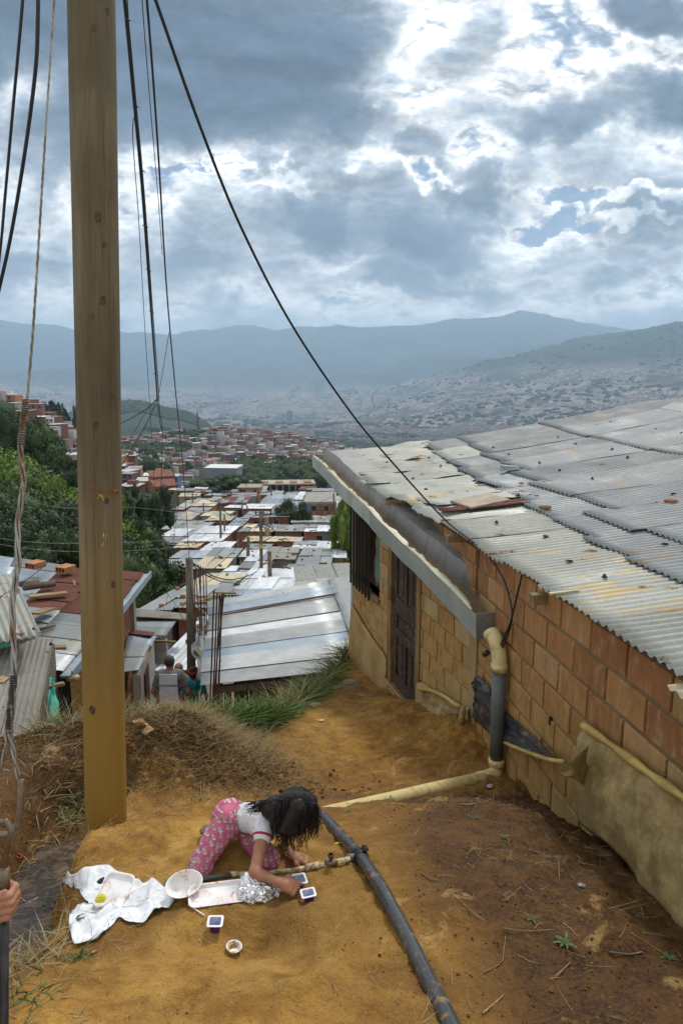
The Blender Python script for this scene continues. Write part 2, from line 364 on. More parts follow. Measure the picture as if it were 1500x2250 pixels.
M_darkwood = mat('peeling_brown_paint', rough=.75, spec=.25, fn=_wood([(.035, .022, .016), (.060, .038, .026), (.12, .080, .052)], 2.2, lambda T, c, P: T.mix(T.m('MULTIPLY', T.ss(T.noise(P, 26., 5, .75), .60, .66), T.ss(T.noise(P, 1.8, 3, .6), .42, .56)), c, (.42, .36, .26))))
M_frame = mat('mud_stained_timber', rough=.85, spec=.2, fn=_wood([(.17, .10, .035), (.25, .155, .06), (.33, .215, .10)]))
def flat(name, c, rough=.6, amt=.25, sc=12., metal=0., spec=.4, **kw):
    return mat(name, rough=rough, metal=metal, spec=spec, fn=lambda T: {'Base Color': T.mix(T.ss(T.noise(obc(T), sc, 5, .65), .42, .64, 0., 1.), c, tuple(x * (1 - amt) for x in c)), 'bump': (T.noise(obc(T), sc * 4, 3, .6), .15, .004)}, **kw)
M_black = flat('black_cable', (.020, .021, .023), .55)
M_bar = flat('black_painted_iron', (.022, .020, .020), .5)
M_rebar = flat('rusty_rebar', (.085, .038, .026), .8)
M_wire = mat('galvanised_wire', rough=.45, metal=.7, fn=lambda T: {'Base Color': T.mix(T.ss(T.noise(obc(T), 14., 5, .7), .4, .6), (.30, .28, .245), (.17, .11, .06))})
M_rod = mat('dirty_steel_rod', rough=.45, metal=.55, fn=lambda T: {'Base Color': T.mix(T.ss(T.noise(obc(T), 18., 5, .7), .42, .6), (.20, .17, .135), (.15, .085, .035))})
M_rodk = flat('black_steel_rod', (.045, .043, .042), .4, .4, 20., .4)
M_pvcy = mat('yellowed_pvc', rough=.42, spec=.5, fn=lambda T: {'Base Color': T.mix(T.ss(T.noise(geo(T), 9., 6, .7), .48, .66, 0., .85), (.60, .50, .24), (.36, .22, .07))})
M_pvcg = mat('grey_pvc', rough=.5, spec=.4, fn=lambda T: {'Base Color': T.mix(T.ss(T.noise(geo(T), 16., 5, .7), .60, .68, 0., .9), T.mix(T.ss(T.noise(geo(T), 3., 4, .6), .4, .6), (.085, .105, .10), (.125, .14, .125)), (.28, .13, .055))})
M_hose = mat('muddy_black_hose', rough=.33, spec=.55, fn=lambda T: {'Base Color': T.mix(T.ss(T.noise(geo(T), 15., 6, .7), .56, .64, 0., .9), (.050, .052, .056), (.26, .15, .055)), 'Roughness': T.ss(T.noise(geo(T), 15., 6, .7), .5, .64, .25, .8)})
# ------------------------------------------------------------------ ground: yard and hillside
FY = [-6, -3, 0, 1.6, 2.0, 2.63, 3.0, 3.42, 4.0, 4.4, 5.0, 6.3, 7.45, 8.5, 9.9, 12, 14]
FZ = [-1.55, -1.62, -1.68, -1.88, -1.98, -2.09, -2.155, -2.31, -2.56, -2.74, -2.98, -3.22, -3.52, -3.75, -3.93, -4.0, -4.0]
CPX = np.array([-900, -400, 0, 100, 200, 300, 400, 500, 600, 700, 800, 900, 1100, 1300, 1500, 2000, 2600], float)
TY, TZ = [], []
def zrow(Y, vals): TY.append(Y); TZ.append(vals)
def prow(Y, vals): TY.append(Y); TZ.append([zr(v) * Y for v in vals])
zrow(4,   [-2.9] * 2 + [-2.9] * 4 + [-3.0] * 11)
zrow(8,   [-4.6] * 2 + [-4.7] * 10 + [-4.6, -4.4, -4.3, -4.2, -4.2])
zrow(13,  [-6.4, -6.5, -6.6, -6.8, -7, -7, -7, -7, -7.1, -7, -6.7, -6.3, -5.8, -5.4, -5, -5, -5])
zrow(18,  [-8, -8, -8.6, -8.7, -8.8, -8.8, -8.8, -8.8, -8.8, -8.8, -8.7, -8.5, -8, -7.4, -7, -7, -7])
zrow(30,  [-11.5] * 3 + [-11.9] * 7 + [-11.6] * 5 + [-11, -11])
zrow(50,  [-14, -14, -14.8, -15.2, -15.6] + [-15.9] * 6 + [-15.6] * 4 + [-15, -15])
zrow(75,  [-14, -15, -16.2, -17, -18.2] + [-19.6] * 7 + [-19, -18.6, -18.4, -18, -18])
zrow(95,  [-14, -15, -16.5, -18, -20] + [-22] * 7 + [-21.5, -21, -20.5, -20, -20])
zrow(130, [-13, -14, -17, -19, -22, -24] + [-24.9] * 6 + [-24.4, -24, -23.6, -23, -23])
zrow(180, [-10, -12, -18, -21, -25, -27.5] + [-28.3] * 6 + [-28, -27.5, -27, -26, -26])
prow(250, [900, 930, 1000, 1040, 1080, 1085, 1085, 1085, 1085, 1085, 1085, 1085, 1080, 1075, 1070, 1060, 1060])
prow(350, [840, 880, 955, 1015, 1062, 1075, 1077, 1077, 1077, 1077, 1077, 1077, 1075, 1070, 1060, 1050, 1050])
prow(450, [800, 830, 875, 915, 985, 1040, 1064, 1068, 1070, 1070, 1070, 1070, 1060, 1055, 1050, 1040, 1040])
prow(600, [800, 840, 885, 925, 985, 1018, 1052, 1056, 1057, 1050, 1050, 1052, 1050, 1040, 1030, 1020, 1020])
prow(800, [820, 860, 900, 940, 985, 992, 1006, 1018, 1022, 1024, 1034, 1045, 1050, 1045, 1030, 1020, 1020])
prow(1000, [850, 880, 925, 950, 985, 968, 954, 948, 953, 974, 998, 1012, 1030, 1040, 1030, 1010, 1010])
prow(1350, [880, 900, 960, 975, 985, 985, 985, 975, 975, 985, 1000, 1010, 1020, 1030, 1020, 1000, 1000])
prow(2000, [960, 970, 985, 990, 1000, 1000, 1000, 1005, 1005, 1010, 1010, 1010, 1010, 1010, 1000, 980, 980])
prow(2700, [930, 940, 960, 960, 930, 910, 930, 965, 980, 985, 985, 985, 985, 980, 975, 960, 960])
prow(3100, [920, 930, 945, 930, 895, 882, 905, 955, 970, 972, 972, 972, 970, 965, 955, 940, 930])
prow(3700, [930, 935, 945, 945, 935, 930, 945, 956, 960, 960, 960, 958, 950, 940, 925, 905, 890])
prow(4500, [925, 930, 938, 938, 938, 938, 942, 945, 946, 946, 944, 940, 920, 895, 870, 840, 820])
prow(6000, [905, 910, 918, 920, 922, 923, 924, 925, 926, 925, 920, 905, 862, 825, 790, 740, 700])
prow(7500, [890, 893, 898, 900, 903, 905, 907, 908, 908, 905, 893, 868, 790, 745, 708, 650, 600])
prow(8500, [875, 880, 884, 887, 890, 892, 894, 895, 895, 892, 880, 860, 795, 755, 720, 670, 620])
prow(10000, [850, 855, 858, 862, 868, 872, 876, 879, 879, 874, 862, 845, 800, 780, 750, 700, 660])
prow(12500, [800, 798, 800, 803, 812, 820, 824, 826, 825, 822, 812, 800, 775, 765, 755, 740, 730])
prow(15000, [735, 738, 742, 738, 745, 762, 768, 760, 752, 752, 748, 738, 712, 732, 745, 750, 755])
CPX2 = np.array([-900, -400, 0, 60, 120, 165, 200, 265, 340, 400, 440, 520, 570, 600, 640, 700, 740, 790, 850, 900, 960, 1000, 1060, 1100, 1128, 1180, 1250, 1330, 1370, 1500, 2000, 2600], float)
CREST = np.array([712, 704, 706, 709, 712, 722, 729, 733, 737, 738, 731, 723, 722, 726, 724, 722, 712, 719, 721, 716, 710, 707, 701, 689, 683, 695, 710, 722, 730, 742, 735, 735], float)
TY.append(16500); TZ.append([zr(float(np.interp(c, CPX2, CREST))) * 16500 for c in CPX])
prow(19000, [760] * 17)
TY.append(23000); TZ.append([zr(800) * 23000] * 17)
TY = np.array(TY, float); TZ = np.array(TZ, float); LY = np.log(TY)
UC = np.array([(c - 750) / 1500. for c in CPX])
def table(Tz, u, ly):
    i = np.clip(np.searchsorted(LY, ly) - 1, 0, len(LY) - 2); f = np.clip((ly - LY[i]) / (LY[i + 1] - LY[i]), 0, 1)
    f = f * f * (3 - 2 * f) * .5 + f * .5
    j = np.clip(np.searchsorted(UC, u) - 1, 0, len(UC) - 2); g = np.clip((u - UC[j]) / (UC[j + 1] - UC[j]), 0, 1)
    g = g * g * (3 - 2 * g) * .5 + g * .5
    return (Tz[i, j] * (1 - f) + Tz[i + 1, j] * f) * (1 - g) + (Tz[i, j + 1] * (1 - f) + Tz[i + 1, j + 1] * f) * g
UC2 = (CPX2 - 750) / 1500.; CRZ = np.array([zr(c) for c in CREST])
def far_z(x, y, detail=True):
    x = np.asarray(x, float); y = np.maximum(np.asarray(y, float), 4.01); u = x / y; ly = np.log(y)
    z = table(TZ, u, ly)
    cr = np.interp(u, UC2, CRZ) * y
    k = np.exp(-((y - 16500) / 1300.) ** 2); z = z * (1 - k) + cr * k
    if detail:
        amp = .0075 * y * sstep(y, 1500, 5000) * (1 - .95 * np.exp(-((y - 16300) / 2600.) ** 2)) * (1 - .75 * np.exp(-((y - 7500) / 500.) ** 2) * sstep(u, .1, .3)) + .0035 * y * sstep(y, 150, 400)
        rd = 1 - 2 * np.abs(fbm(x / 1500., y / 1500., 0, 5, 3))
        z = z + amp * (fbm(x / 900., y / 900., 0, 6, 5) * 1.3 + (rd - .6) * 1.8 * sstep(y, 5000, 9000))
    return z
def wallx(y): return np.where(np.asarray(y) < 5.92, 1.971 - .125 * np.asarray(y), 2.788 - .263 * np.asarray(y))
TRC = [(1.6, -1.12, -2.35), (2.1, -1.27, -2.45), (2.58, -1.43, -2.52), (3.05, -1.57, -2.57), (3.5, -1.66, -2.64), (3.9, -1.68, -2.72), (4.25, -1.55, -2.75)]
def near_z(x, y, detail=True):
    x = np.asarray(x, float); y = np.asarray(y, float)
    z = np.interp(y, FY, FZ)
    z = z - .16 * sstep(-x, 2.2, 3.4) * sstep(y, 2.5, 4.5)
    d = wallx(y) - x
    z = z - .20 * np.exp(-(np.maximum(d, 0) / .52) ** 2) * sstep(y, 5.2, 3.6) * sstep(y, .5, 2.2)
    z = z + .16 * np.exp(-((x - 1.10) / .26) ** 2 - ((y - 5.95) / .42) ** 2) + .10 * np.exp(-((x - .55) / .35) ** 2 - ((y - 6.9) / .6) ** 2)
    z = z - .10 * np.exp(-((x - .15) / .45) ** 2 - ((y - 5.4) / .8) ** 2)
    z = z + .09 * np.exp(-((x - .95) / .5) ** 2 - ((y - 3.55) / .35) ** 2) + .05 * np.exp(-((x - .35) / .3) ** 2 - ((y - 2.6) / .5) ** 2)
    z = z - .055 * np.exp(-(((x + .42) / .30) ** 2 + ((y - 2.28) / .17) ** 2) ** 1.6)
    z = z + .03 * np.exp(-((x + .45) / .5) ** 2 - ((y - 2.0) / .10) ** 2) + .05 * np.exp(-((x + .9) / .4) ** 2 - ((y - 3.15) / .25) ** 2)
    # drainage trench on the left
    ty = np.array([t[0] for t in TRC]); cx_ = np.interp(y, ty, [t[1] for t in TRC]); zt = np.interp(y, ty, [t[2] for t in TRC])
    dd = np.abs(x - cx_) + .07 * fbm(x * 5, y * 5, 0, 3, 8); k = (1 - sstep(dd, .09, .34)) * sstep(y, 2.0, 2.9) * (1 - sstep(y, 4.0, 4.35))
    z = z * (1 - k) + np.minimum(z, zt) * k
    z = z + .20 * np.exp(-(np.abs((x + 2.25) / .62) ** 3) - np.abs((y - 4.2) / .52) ** 3)
    # dumped earth and straw
    m = .47 * np.exp(-(np.abs((x + 1.43) / .62) ** 2.6) - np.abs((y - 5.0) / .80) ** 2.6) + .26 * np.exp(-((x + 2.45) / .5) ** 2 - ((y - 4.75) / .42) ** 2)
    z = z + m * (1 + .35 * (fbm(x * 4, y * 4, 0, 4, 2) if detail else 0))
    # the lip where the yard breaks off
    ye = np.interp(x, [-6, -2.6, -1.9, -1.45, -.95, -.75, -.45, -.1, .15, .3], [4.6, 4.95, 5.3, 5.75, 6.0, 6.35, 7.5, 9.2, 10.5, 30.])
    if detail: ye = ye + .25 * fbm(x * 3, y * 3, 0, 3, 11)
    low = far_z(x, y, False)
    k = sstep(y - ye, -.05, .95) * ((x < wallx(y) - .02) | (y > 10.02)); z = z * (1 - k) + np.minimum(low - .1, z) * k
    if detail:
        rough = .6 + .4 * sstep(fbm(x * .9, y * .9, 0, 2, 4), -.2, .2)
        z = z + rough * (.070 * fbm(x * 1.9, y * 1.9, 0, 3, 21) + .042 * fbm(x * 6.5, y * 6.5, 0, 4, 31) + .012 * fbm(x * 26, y * 26, 0, 4, 41, .62)) + .05 * np.abs(fbm(x * 7, y * 7, 0, 4, 71)) * sstep(x, .3, 1.2) + .10 * np.abs(fbm(x * 9, y * 9, 0, 4, 51)) * m / .4
    return z
def gz(x, y): return float(near_z(np.array([x]), np.array([y]))[0])
def hz_(x, y): return float(far_z(np.array([x]), np.array([y]))[0])
def gpt(px, py, lift=0.):                       # where the sight line of a photo pixel meets the yard
    u, v = uv(px, py); lo, hi, y = 1.2, 9.5, 5.
    for n_ in (60, 24, 12):
        Y = np.linspace(lo, hi, n_); d = v * Y - near_z(u * Y, Y); i = max(1, int(np.argmax(d < 0)) if (d < 0).any() else int(np.argmin(d))); lo, hi = float(Y[i - 1]), float(Y[i]); y = hi
    return Vector((u * y, y, gz(u * y, y) + lift))

def grid_mesh(name, X, Y, Z, attrs=None, smooth=True):
    n, m = X.shape; V = np.stack([X, Y, Z], -1).reshape(-1, 3); idx = np.arange(n * m).reshape(n, m)
    F = np.stack([idx[:-1, :-1], idx[:-1, 1:], idx[1:, 1:], idx[1:, :-1]], -1).reshape(-1, 4)
    me = me_np(name, V, F, smooth)
    for k, a in (attrs or {}).items():
        A = me.attributes.new(k, 'FLOAT', 'POINT'); A.data.foreach_set('value', np.asarray(a, np.float32).ravel())
    return me
xs = np.linspace(-4.2, 3.2, 500); ys = np.concatenate([np.linspace(-5, 1.2, 60)[:-1], np.linspace(1.2, 6.5, 430)[:-1], np.linspace(6.5, 11.2, 190)])
GX, GY = np.meshgrid(xs, ys); GZ = near_z(GX, GY)
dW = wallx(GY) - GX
wet_shade = np.exp(-np.maximum(dW, 0) / 1.1) * sstep(GY, 5.6, 4.2) * 1.25 + .75 * np.exp(-((GX - .9) / .55) ** 2 - ((GY - 3.0) / .9) ** 2) + .45 * sstep(GX, .2, .9) * sstep(GY, 4.2, 3.2)  # damp soil; the house's shade along the wall is painted in too
wet_shade += .55 * np.exp(-((GX - .55) / .6) ** 2 - ((GY - 4.2) / .22) ** 2) + .30 * sstep(GY, 4.6, 5.3) + .5 * np.exp(-((GX + .6) / .5) ** 2 - ((GY - 4.6) / .5) ** 2)
wet_shade += .9 * np.exp(-((GX + 1.45) / .85) ** 2 - ((GY - 4.9) / .75) ** 2) + .8 * sstep(-GX, 1.25, 1.7) * sstep(GY, 2.6, 3.2) + .5 * sstep(-GX, .95, 1.15) * sstep(GY, 2.9, 2.0)
wet_shade += .20 * fbm(GX * 2.2, GY * 2.2, 0, 4, 61) + .38 * np.exp(-((GX + .25) / .28) ** 2 - ((GY - 2.45) / .22) ** 2)
dry = np.exp(-((GX + .35) / .75) ** 2 - ((GY - 2.6) / 1.0) ** 2) * (1 - np.clip(wet_shade, 0, 1)) + .7 * np.exp(-((GX + .2) / .3) ** 2 - ((GY - 6.3) / .9) ** 2)
ground = link('ground', grid_mesh('ground', GX, GY, GZ, {'wet_shade': np.clip(wet_shade, 0, 1), 'dry': np.clip(dry, 0, 1)}), M_dirt, kind='structure')

# hillside, valley and mountains: one sheet to the horizon
us = np.concatenate([np.linspace(-1.3, -.62, 26)[:-1], np.linspace(-.62, .62, 620), np.linspace(.62, 1.4, 26)[1:]])
yf = np.concatenate([np.linspace(4.2, 14, 40)[:-1], np.geomspace(14, 1200, 260)[:-1], np.geomspace(1200, 23000, 330)])
UU, YY = np.meshgrid(us, yf); XX = UU * YY; ZZ = far_z(XX, YY)
under = (YY < 11) & (XX > -4.2) & (XX < 3.2); ZZ = np.where(under, ZZ - .35, ZZ)
# a level city floor, greener slopes above it
urban = sstep(YY, 3300, 4200) * (1 - sstep(ZZ + 120 * fbm(XX / 700, YY / 700, 0, 4, 9), 60 + 130 * (UU > .08), 230 + 130 * (UU > .08))) * (1 - sstep(YY, 12500, 15000)) * (1 - .75 * sstep(YY, 10500, 12500))
urban = np.where((YY > 2400) & (YY < 3500), .05, urban)
green = np.clip(sstep(-UU, .10, .28) * sstep(YY, 22, 40) + sstep(YY, 110, 150), 0, 1)
link('hillside', grid_mesh('hillside', XX, YY, ZZ, {'urban': urban, 'green': green}), M_terr, kind='structure')

# ------------------------------------------------------------------ the city on the valley floor and slopes, thousands of far blocks
def boxes_mesh(name, C, S, rot, mats_idx, nm):
    C = np.asarray(C, float); n = len(C); sx, sy, sz = S[:, 0] / 2, S[:, 1] / 2, S[:, 2]; c, s = np.cos(rot), np.sin(rot)
    cor = np.array([(-1, -1, 0), (1, -1, 0), (1, 1, 0), (-1, 1, 0), (-1, -1, 1), (1, -1, 1), (1, 1, 1), (-1, 1, 1)], float)
    lx = cor[None, :, 0] * sx[:, None]; ly = cor[None, :, 1] * sy[:, None]; lz = cor[None, :, 2] * sz[:, None]
    V = np.stack([C[:, 0:1] + lx * c[:, None] - ly * s[:, None], C[:, 1:2] + lx * s[:, None] + ly * c[:, None], C[:, 2:3] + lz], -1)
    f = np.array([(4, 5, 6, 7), (0, 1, 5, 4), (1, 2, 6, 5), (2, 3, 7, 6), (3, 0, 4, 7)])
    F = (np.arange(n)[:, None, None] * 8 + f[None]).reshape(-1, 4)
    me = me_np(name, V, F); me.polygons.foreach_set('material_index', (mats_idx[:, None] * np.array([nm > 0] * 5) + np.array([1, 0, 0, 0, 0]) * (nm if nm else 0)).ravel().astype(np.int32) if False else mats_idx.ravel().astype(np.int32))
    return me
rg = np.random.default_rng(5)
def cmat(name, c): return mat(name, base=c, rough=.9, spec=.1)
CITY = [cmat('city_brick', (.19, .11, .095)), cmat('city_tan', (.22, .185, .175)), cmat('city_grey', (.17, .175, .195)), cmat('city_white', (.33, .33, .33)), cmat('city_brown', (.15, .10, .085)), cmat('city_roof', (.20, .20, .205))]
n = 56000; u_ = rg.uniform(-.60, .60, n); y_ = np.exp(rg.uniform(np.log(3300), np.log(11500), n)); x_ = u_ * y_; z_ = far_z(x_, y_)
ok = rg.uniform(0, 1, n) < (1 - sstep(z_ + 120 * fbm(x_ / 700, y_ / 700, 0, 4, 9), 40 + 130 * (u_ > .08), 230 + 130 * (u_ > .08))) * sstep(fbm(x_ / 420, y_ / 420, 0, 4, 15), -.22, .02)
x_, y_, z_ = x_[ok], y_[ok], z_[ok]; n = len(x_)
S_ = np.stack([rg.uniform(6, 15, n), rg.uniform(6, 13, n), rg.uniform(4, 10, n)], -1)
big_ = rg.uniform(0, 1, n) < .02; S_[big_, :2] *= 2.6
mi = rg.choice(6, (n, 1), p=[.28, .24, .16, .03, .19, .10]).repeat(5, 1); mi[:, 0] = rg.choice([0, 1, 2, 3, 5], n, p=[.22, .24, .26, .04, .24])
link('valley_city', boxes_mesh('valley_city', np.stack([x_, y_, z_ - 3], -1), S_, rg.uniform(0, 1.57, n), mi, 0), CITY, kind='stuff', label='hazy valley city of countless tiny blocks below the mountains', category='city')
# green clumps through the far city
ico = [(0, 0, 1), (.89, 0, .45), (.28, .85, .45), (-.72, .53, .45), (-.72, -.53, .45), (.28, -.85, .45), (.72, .53, -.45), (-.28, .85, -.45), (-.89, 0, -.45), (-.28, -.85, -.45), (.72, -.53, -.45), (0, 0, -1)]
icof = [(0, 1, 2), (0, 2, 3), (0, 3, 4), (0, 4, 5), (0, 5, 1), (1, 6, 2), (2, 7, 3), (3, 8, 4), (4, 9, 5), (5, 10, 1), (6, 7, 2), (7, 8, 3), (8, 9, 4), (9, 10, 5), (10, 6, 1), (6, 11, 7), (7, 11, 8), (8, 11, 9), (9, 11, 10), (10, 11, 6)]
def blobs_mesh(name, C, S, seed=0):
    I = np.array(ico); n = len(C); g = np.random.default_rng(seed)
    J = I[None] * (1 + g.uniform(-.3, .35, (n, 12, 1))) * S[:, None, :]
    V = C[:, None, :] + J; F = (np.arange(n)[:, None, None] * 12 + np.array(icof)[None]).reshape(-1, 3)
    return me_np(name, V, F, False)
M_fol = mat('far_foliage', rough=.9, spec=.1, fn=lambda T: {'Base Color': T.mix(T.ss(T.noise(geo(T), .06, 5, .7), .4, .62), (.022, .034, .015), (.055, .075, .028)), 'bump': (T.noise(geo(T), .5, 4, .7), .8, 1.)})
n = 7000; u_ = rg.uniform(-.6, .6, n); y_ = np.exp(rg.uniform(np.log(2200), np.log(9000), n)); x_ = u_ * y_; ok = fbm(x_ / 420, y_ / 420, 0, 4, 15) < -.04; x_, y_ = x_[ok], y_[ok]
s_ = rg.uniform(8, 22, (len(x_), 1)) * np.array([[1.3, 1.3, .7]])
xh = rg.uniform(-.37, -.19, 1500); yh = rg.uniform(2750, 3350, 1500); x_ = np.concatenate([x_, xh * yh]); y_ = np.concatenate([y_, yh]); s_ = np.concatenate([s_, rg.uniform(6, 15, (1500, 1)) * np.array([[1.3, 1.3, .7]])])
link('valley_trees', blobs_mesh('valley_trees', np.stack([x_, y_, far_z(x_, y_) + 2], -1), s_, 3), M_fol, kind='stuff', label='dark tree patches scattered through the hazy valley city', category='trees')
# tower blocks of the centre, each its own thing
def tower(px, py, Y, wpx, hpx, c, lab, grp='tower blocks in the hazy city centre'):
    p = at(px, py, Y); k = Y / 1500.; b = MB(); w_, h_ = wpx * k, hpx * k; b.box((-w_ / 2, -w_ * .3, -8), (w_ / 2, w_ * .3, h_))
    b.box((-w_ * .2, -w_ * .15, h_), (w_ * .15, w_ * .15, h_ + 4)); ns = max(2, int(h_ / 9)); b.cur = 1
    for i in range(ns): b.box((-w_ * .44, -w_ * .3 - .4, h_ * (i + .3) / ns), (w_ * .44, -w_ * .3, h_ * (i + .72) / ns))
    o = b.build('tower_block', [CITY[c], CITY[2 if c != 2 else 4]], None, label=lab, category='building', group=grp); o.location = (p.x, p.y, p.z); return o
tws = [(411, 952, 5200, 7, 18, 3, 'lone slim white tower block in the haze left of the hilltop town'), (487, 931, 6600, 7, 20, 1, 'pair of narrow beige towers behind the mast, taller one'), (475, 935, 6500, 6, 12, 2, 'low grey tower block just right of the mast'),
       (541, 934, 6300, 26, 20, 3, 'broad white office block in the haze over the hilltop'), (513, 937, 6500, 22, 9, 3, 'low wide white block left of the broad office block'),
       (589, 929, 6600, 9, 16, 1, 'single beige tower right of the broad white block'), (612, 927, 6600, 9, 12, 1, 'leftmost of the beige tower cluster'), (622, 928, 6700, 8, 17, 1, 'second tower of the beige cluster'),
       (637, 938, 6000, 12, 34, 0, 'tall pinkish tower standing apart in front of the cluster'), (630, 925, 7000, 8, 14, 2, 'grey tower behind the pinkish tower'), (652, 927, 6900, 8, 14, 1, 'beige tower right of the pinkish one'), (818, 884, 7600, 5, 14, 0, 'thin far tower at the foot of the right slope'),
       (792, 890, 7600, 5, 9, 1, 'short far tower on the valley edge'), (574, 934, 6700, 7, 12, 2, 'short grey tower between white block and beige tower')]
for a in tws: tower(*a)
m = MB(); m.beam((0, 0, 0), (0, 0, 26), 1.5, 1.5); m.beam((0, 0, 26), (0, 0, 32), .5, .5)
for i in range(7): m.beam((-1.4, -.9, 3.6 * i), (1.4, -.9, 3.6 * i + 3.4), .4, .4)
p = at(435, 944, 1000); o = m.build('radio_mast', cmat('mast_red', (.10, .05, .05)), None, label='thin lattice radio mast rising over the hilltop town', category='mast'); o.location = (p.x, p.y, p.z - 2)
# mountain-top antenna
# ------------------------------------------------------------------ air
M_haze = bpy.data.materials.new('haze'); M_haze.use_nodes = True; T = NT(M_haze.node_tree); T.n.clear()
v = T.new('ShaderNodeVolumePrincipled'); v.inputs['Color'].default_value = (.56, .77, 1.0, 1); v.inputs['Density'].default_value = 0.85e-4; v.inputs['Anisotropy'].default_value = .15
T.l.new(v.outputs[0], T.new('ShaderNodeOutputMaterial').inputs['Volume'])
hb = MB().box((-34000, -60, float(ZZ.min()) - 3), (34000, 23400, float(ZZ.max()) + 25)); hb.build('haze', M_haze, kind='stuff')
# ------------------------------------------------------------------ the brick house on the right
def solid(o, t=.003, off=-1):
    m = o.modifiers.new('thickness', 'SOLIDIFY'); m.thickness = t; m.offset = off; return o
house = empty('brick_house', (1.4, 5.9, -3.1), 'brick house beside the dirt yard with metal gutter, barred window and brown door', 'house')
HM = house.matrix_basis.inverted()
def hpart(name, me, m, parent=None, **k):
    o = link(name, me, m, parent or house, **k)
    o.matrix_parent_inverse = Matrix.Translation(-house.location)
    return o
def hbuild(mb, name, m, smooth=False, **k): return hpart(name, mb.me(name, smooth), m, **k)
def brick_me(L, H, D=.11, b=.006, name='brick'):
    m = MB(); x, z = L / 2, H / 2
    m.add([(-x, 0, -z), (x, 0, -z), (x, 0, z), (-x, 0, z), (-x, -D + b, -z), (x, -D + b, -z), (x, -D + b, z), (-x, -D + b, z),
           (-x + b, -D, -z + b), (x - b, -D, -z + b), (x - b, -D, z - b), (-x + b, -D, z - b)],
          [(0, 1, 2, 3), (0, 4, 5, 1), (1, 5, 6, 2), (2, 6, 7, 3), (3, 7, 4, 0), (4, 8, 9, 5), (5, 9, 10, 6), (6, 10, 11, 7), (7, 11, 8, 4), (8, 11, 10, 9)])
    return m.me(name)
BR = [brick_me(1, .190), brick_me(1, .190)]
BR[0].materials.append(M_brick); BR[1].materials.append(M_block)
def wall(name, y0, y1, ztop, zbot, joint0, zline, per, holes, pick, pitch=.403):
    a = Vector((float(wallx(y0 + 1e-4)), y0, 0)); b = Vector((float(wallx(y1 - 1e-4)), y1, 0))
    d = (b - a); L = d.length; d.normalize(); n = Vector((-d.y, d.x, 0)); n = n if n.x < 0 else -n
    W = empty_part = link(name, None, None, house); W.matrix_parent_inverse = Matrix.Translation(-house.location)
    M = Matrix((( d.x, -n.x, 0, a.x), (d.y, -n.y, 0, a.y), (0, 0, 1, 0), (0, 0, 0, 1)))   # local x along the wall, local -y outwards
    yk = L / (y1 - y0)
    H2 = sorted([((h0 - y0) * yk, (h1 - y0) * yk, z0, z1) for h0, h1, z0, z1 in holes])
    body = MB(); cur = 0.
    zf = ztop if callable(ztop) else (lambda y_, c_=ztop: c_)
    ztop = max(zf(y0), zf(y1))
    def tb(s0, s1, zb0):
        za, zc = zf(y0 + s0 / yk), zf(y0 + s1 / yk)
        body.hexa([(s0, 0, zb0), (s1, 0, zb0), (s1, .12, zb0), (s0, .12, zb0), (s0, 0, za), (s1, 0, zc), (s1, .12, zc), (s0, .12, za)])
    for h0, h1, z0, z1 in H2:
        tb(cur, h0, zbot); body.box((h0, 0, zbot), (h1, .12, z0)); tb(h0, h1, min(z1, zf(y0 + h0 / yk) - .02)); cur = h1
    tb(cur, L, zbot)
    o = body.build('mortar', M_mortar, W); o.matrix_basis = M
    k0 = int(math.floor((zline - zbot) / per)); row = 0; z = zline
    rows = [zline + per * i for i in range(-14, 6)]
    for i, zb in enumerate(rows):
        zt = zb + per
        if zb < zbot - .1 or zt > ztop + .16: continue
        off = ((joint0 - y0) * yk) % pitch + (pitch / 2 if i % 2 else 0) - 2 * pitch
        s = off
        while s < L + pitch:
            p0, p1 = s + .009, s + pitch - .013; s += pitch
            segs = [(max(p0, .0), min(p1, L))]
            for h0, h1, z0, z1 in H2:
                if zt > z0 + .03 and zb < z1 - .03:
                    segs = [q for g in segs for q in (((g[0], min(g[1], h0 - .005))), (max(g[0], h1 + .005), g[1]))]
            for q0, q1 in segs:
                if q1 - q0 < .05: continue
                kind = pick((q0 + q1) / 2 / yk + y0, zb)
                hh = min(1., (ztop - zb - .004) / .192) if zt > ztop else 1.
                if hh < .25 or zb + .20 * hh > zf((q0 + q1) / 2 / yk + y0) + .035: continue
                bo = link('brick', BR[kind], None, W)
                bo.matrix_basis = M @ Matrix.Translation(((q0 + q1) / 2, .099 - rnd.uniform(.0, .005), zb + .012 + .096 * hh + rnd.uniform(-.003, .003))) @ Matrix.Rotation(rnd.uniform(-.006, .006), 4, 'Y') @ Matrix.Diagonal((q1 - q0, 1, hh, 1))
    return M, yk
MR, kR = wall('side_wall', 1.1, 5.92, -1.30, -3.6, 3.065, -1.51, .2155, [], lambda y, z: 0 if rnd.random() < .97 else 1)
HOLES = [(7.30, 8.20, -3.62, -1.62), (8.66, 9.76, -2.63, -1.58)]
def pickf(y, z):
    if y < 7.28: return 1 if rnd.random() < (.25 if z > -2.3 else .55) else 0
    if y < 8.75: return 1 if rnd.random() < .75 else 0
    return 0 if rnd.random() < .93 else 1
MF, kF = wall('front_wall', 5.92, 9.94, lambda y: min(-1.20, -1.99 + .1273 * (y - 5.51)), -4.2, 7.165, -2.33, .205, HOLES, pickf)
_w = wallx
wallx = lambda y: 1.971 - .125 * np.asarray(y)
wall('upper_wall', 6.0, 9.6, -1.36, -2.4, 3.065, -1.51, .2155, [], lambda y, z: 0)
wallx = _w
def fm(y, out, z):                                  # a point on the facade: y along it, out = distance in front of it
    return MF @ Vector(((y - 5.92) * kF, -out, z))
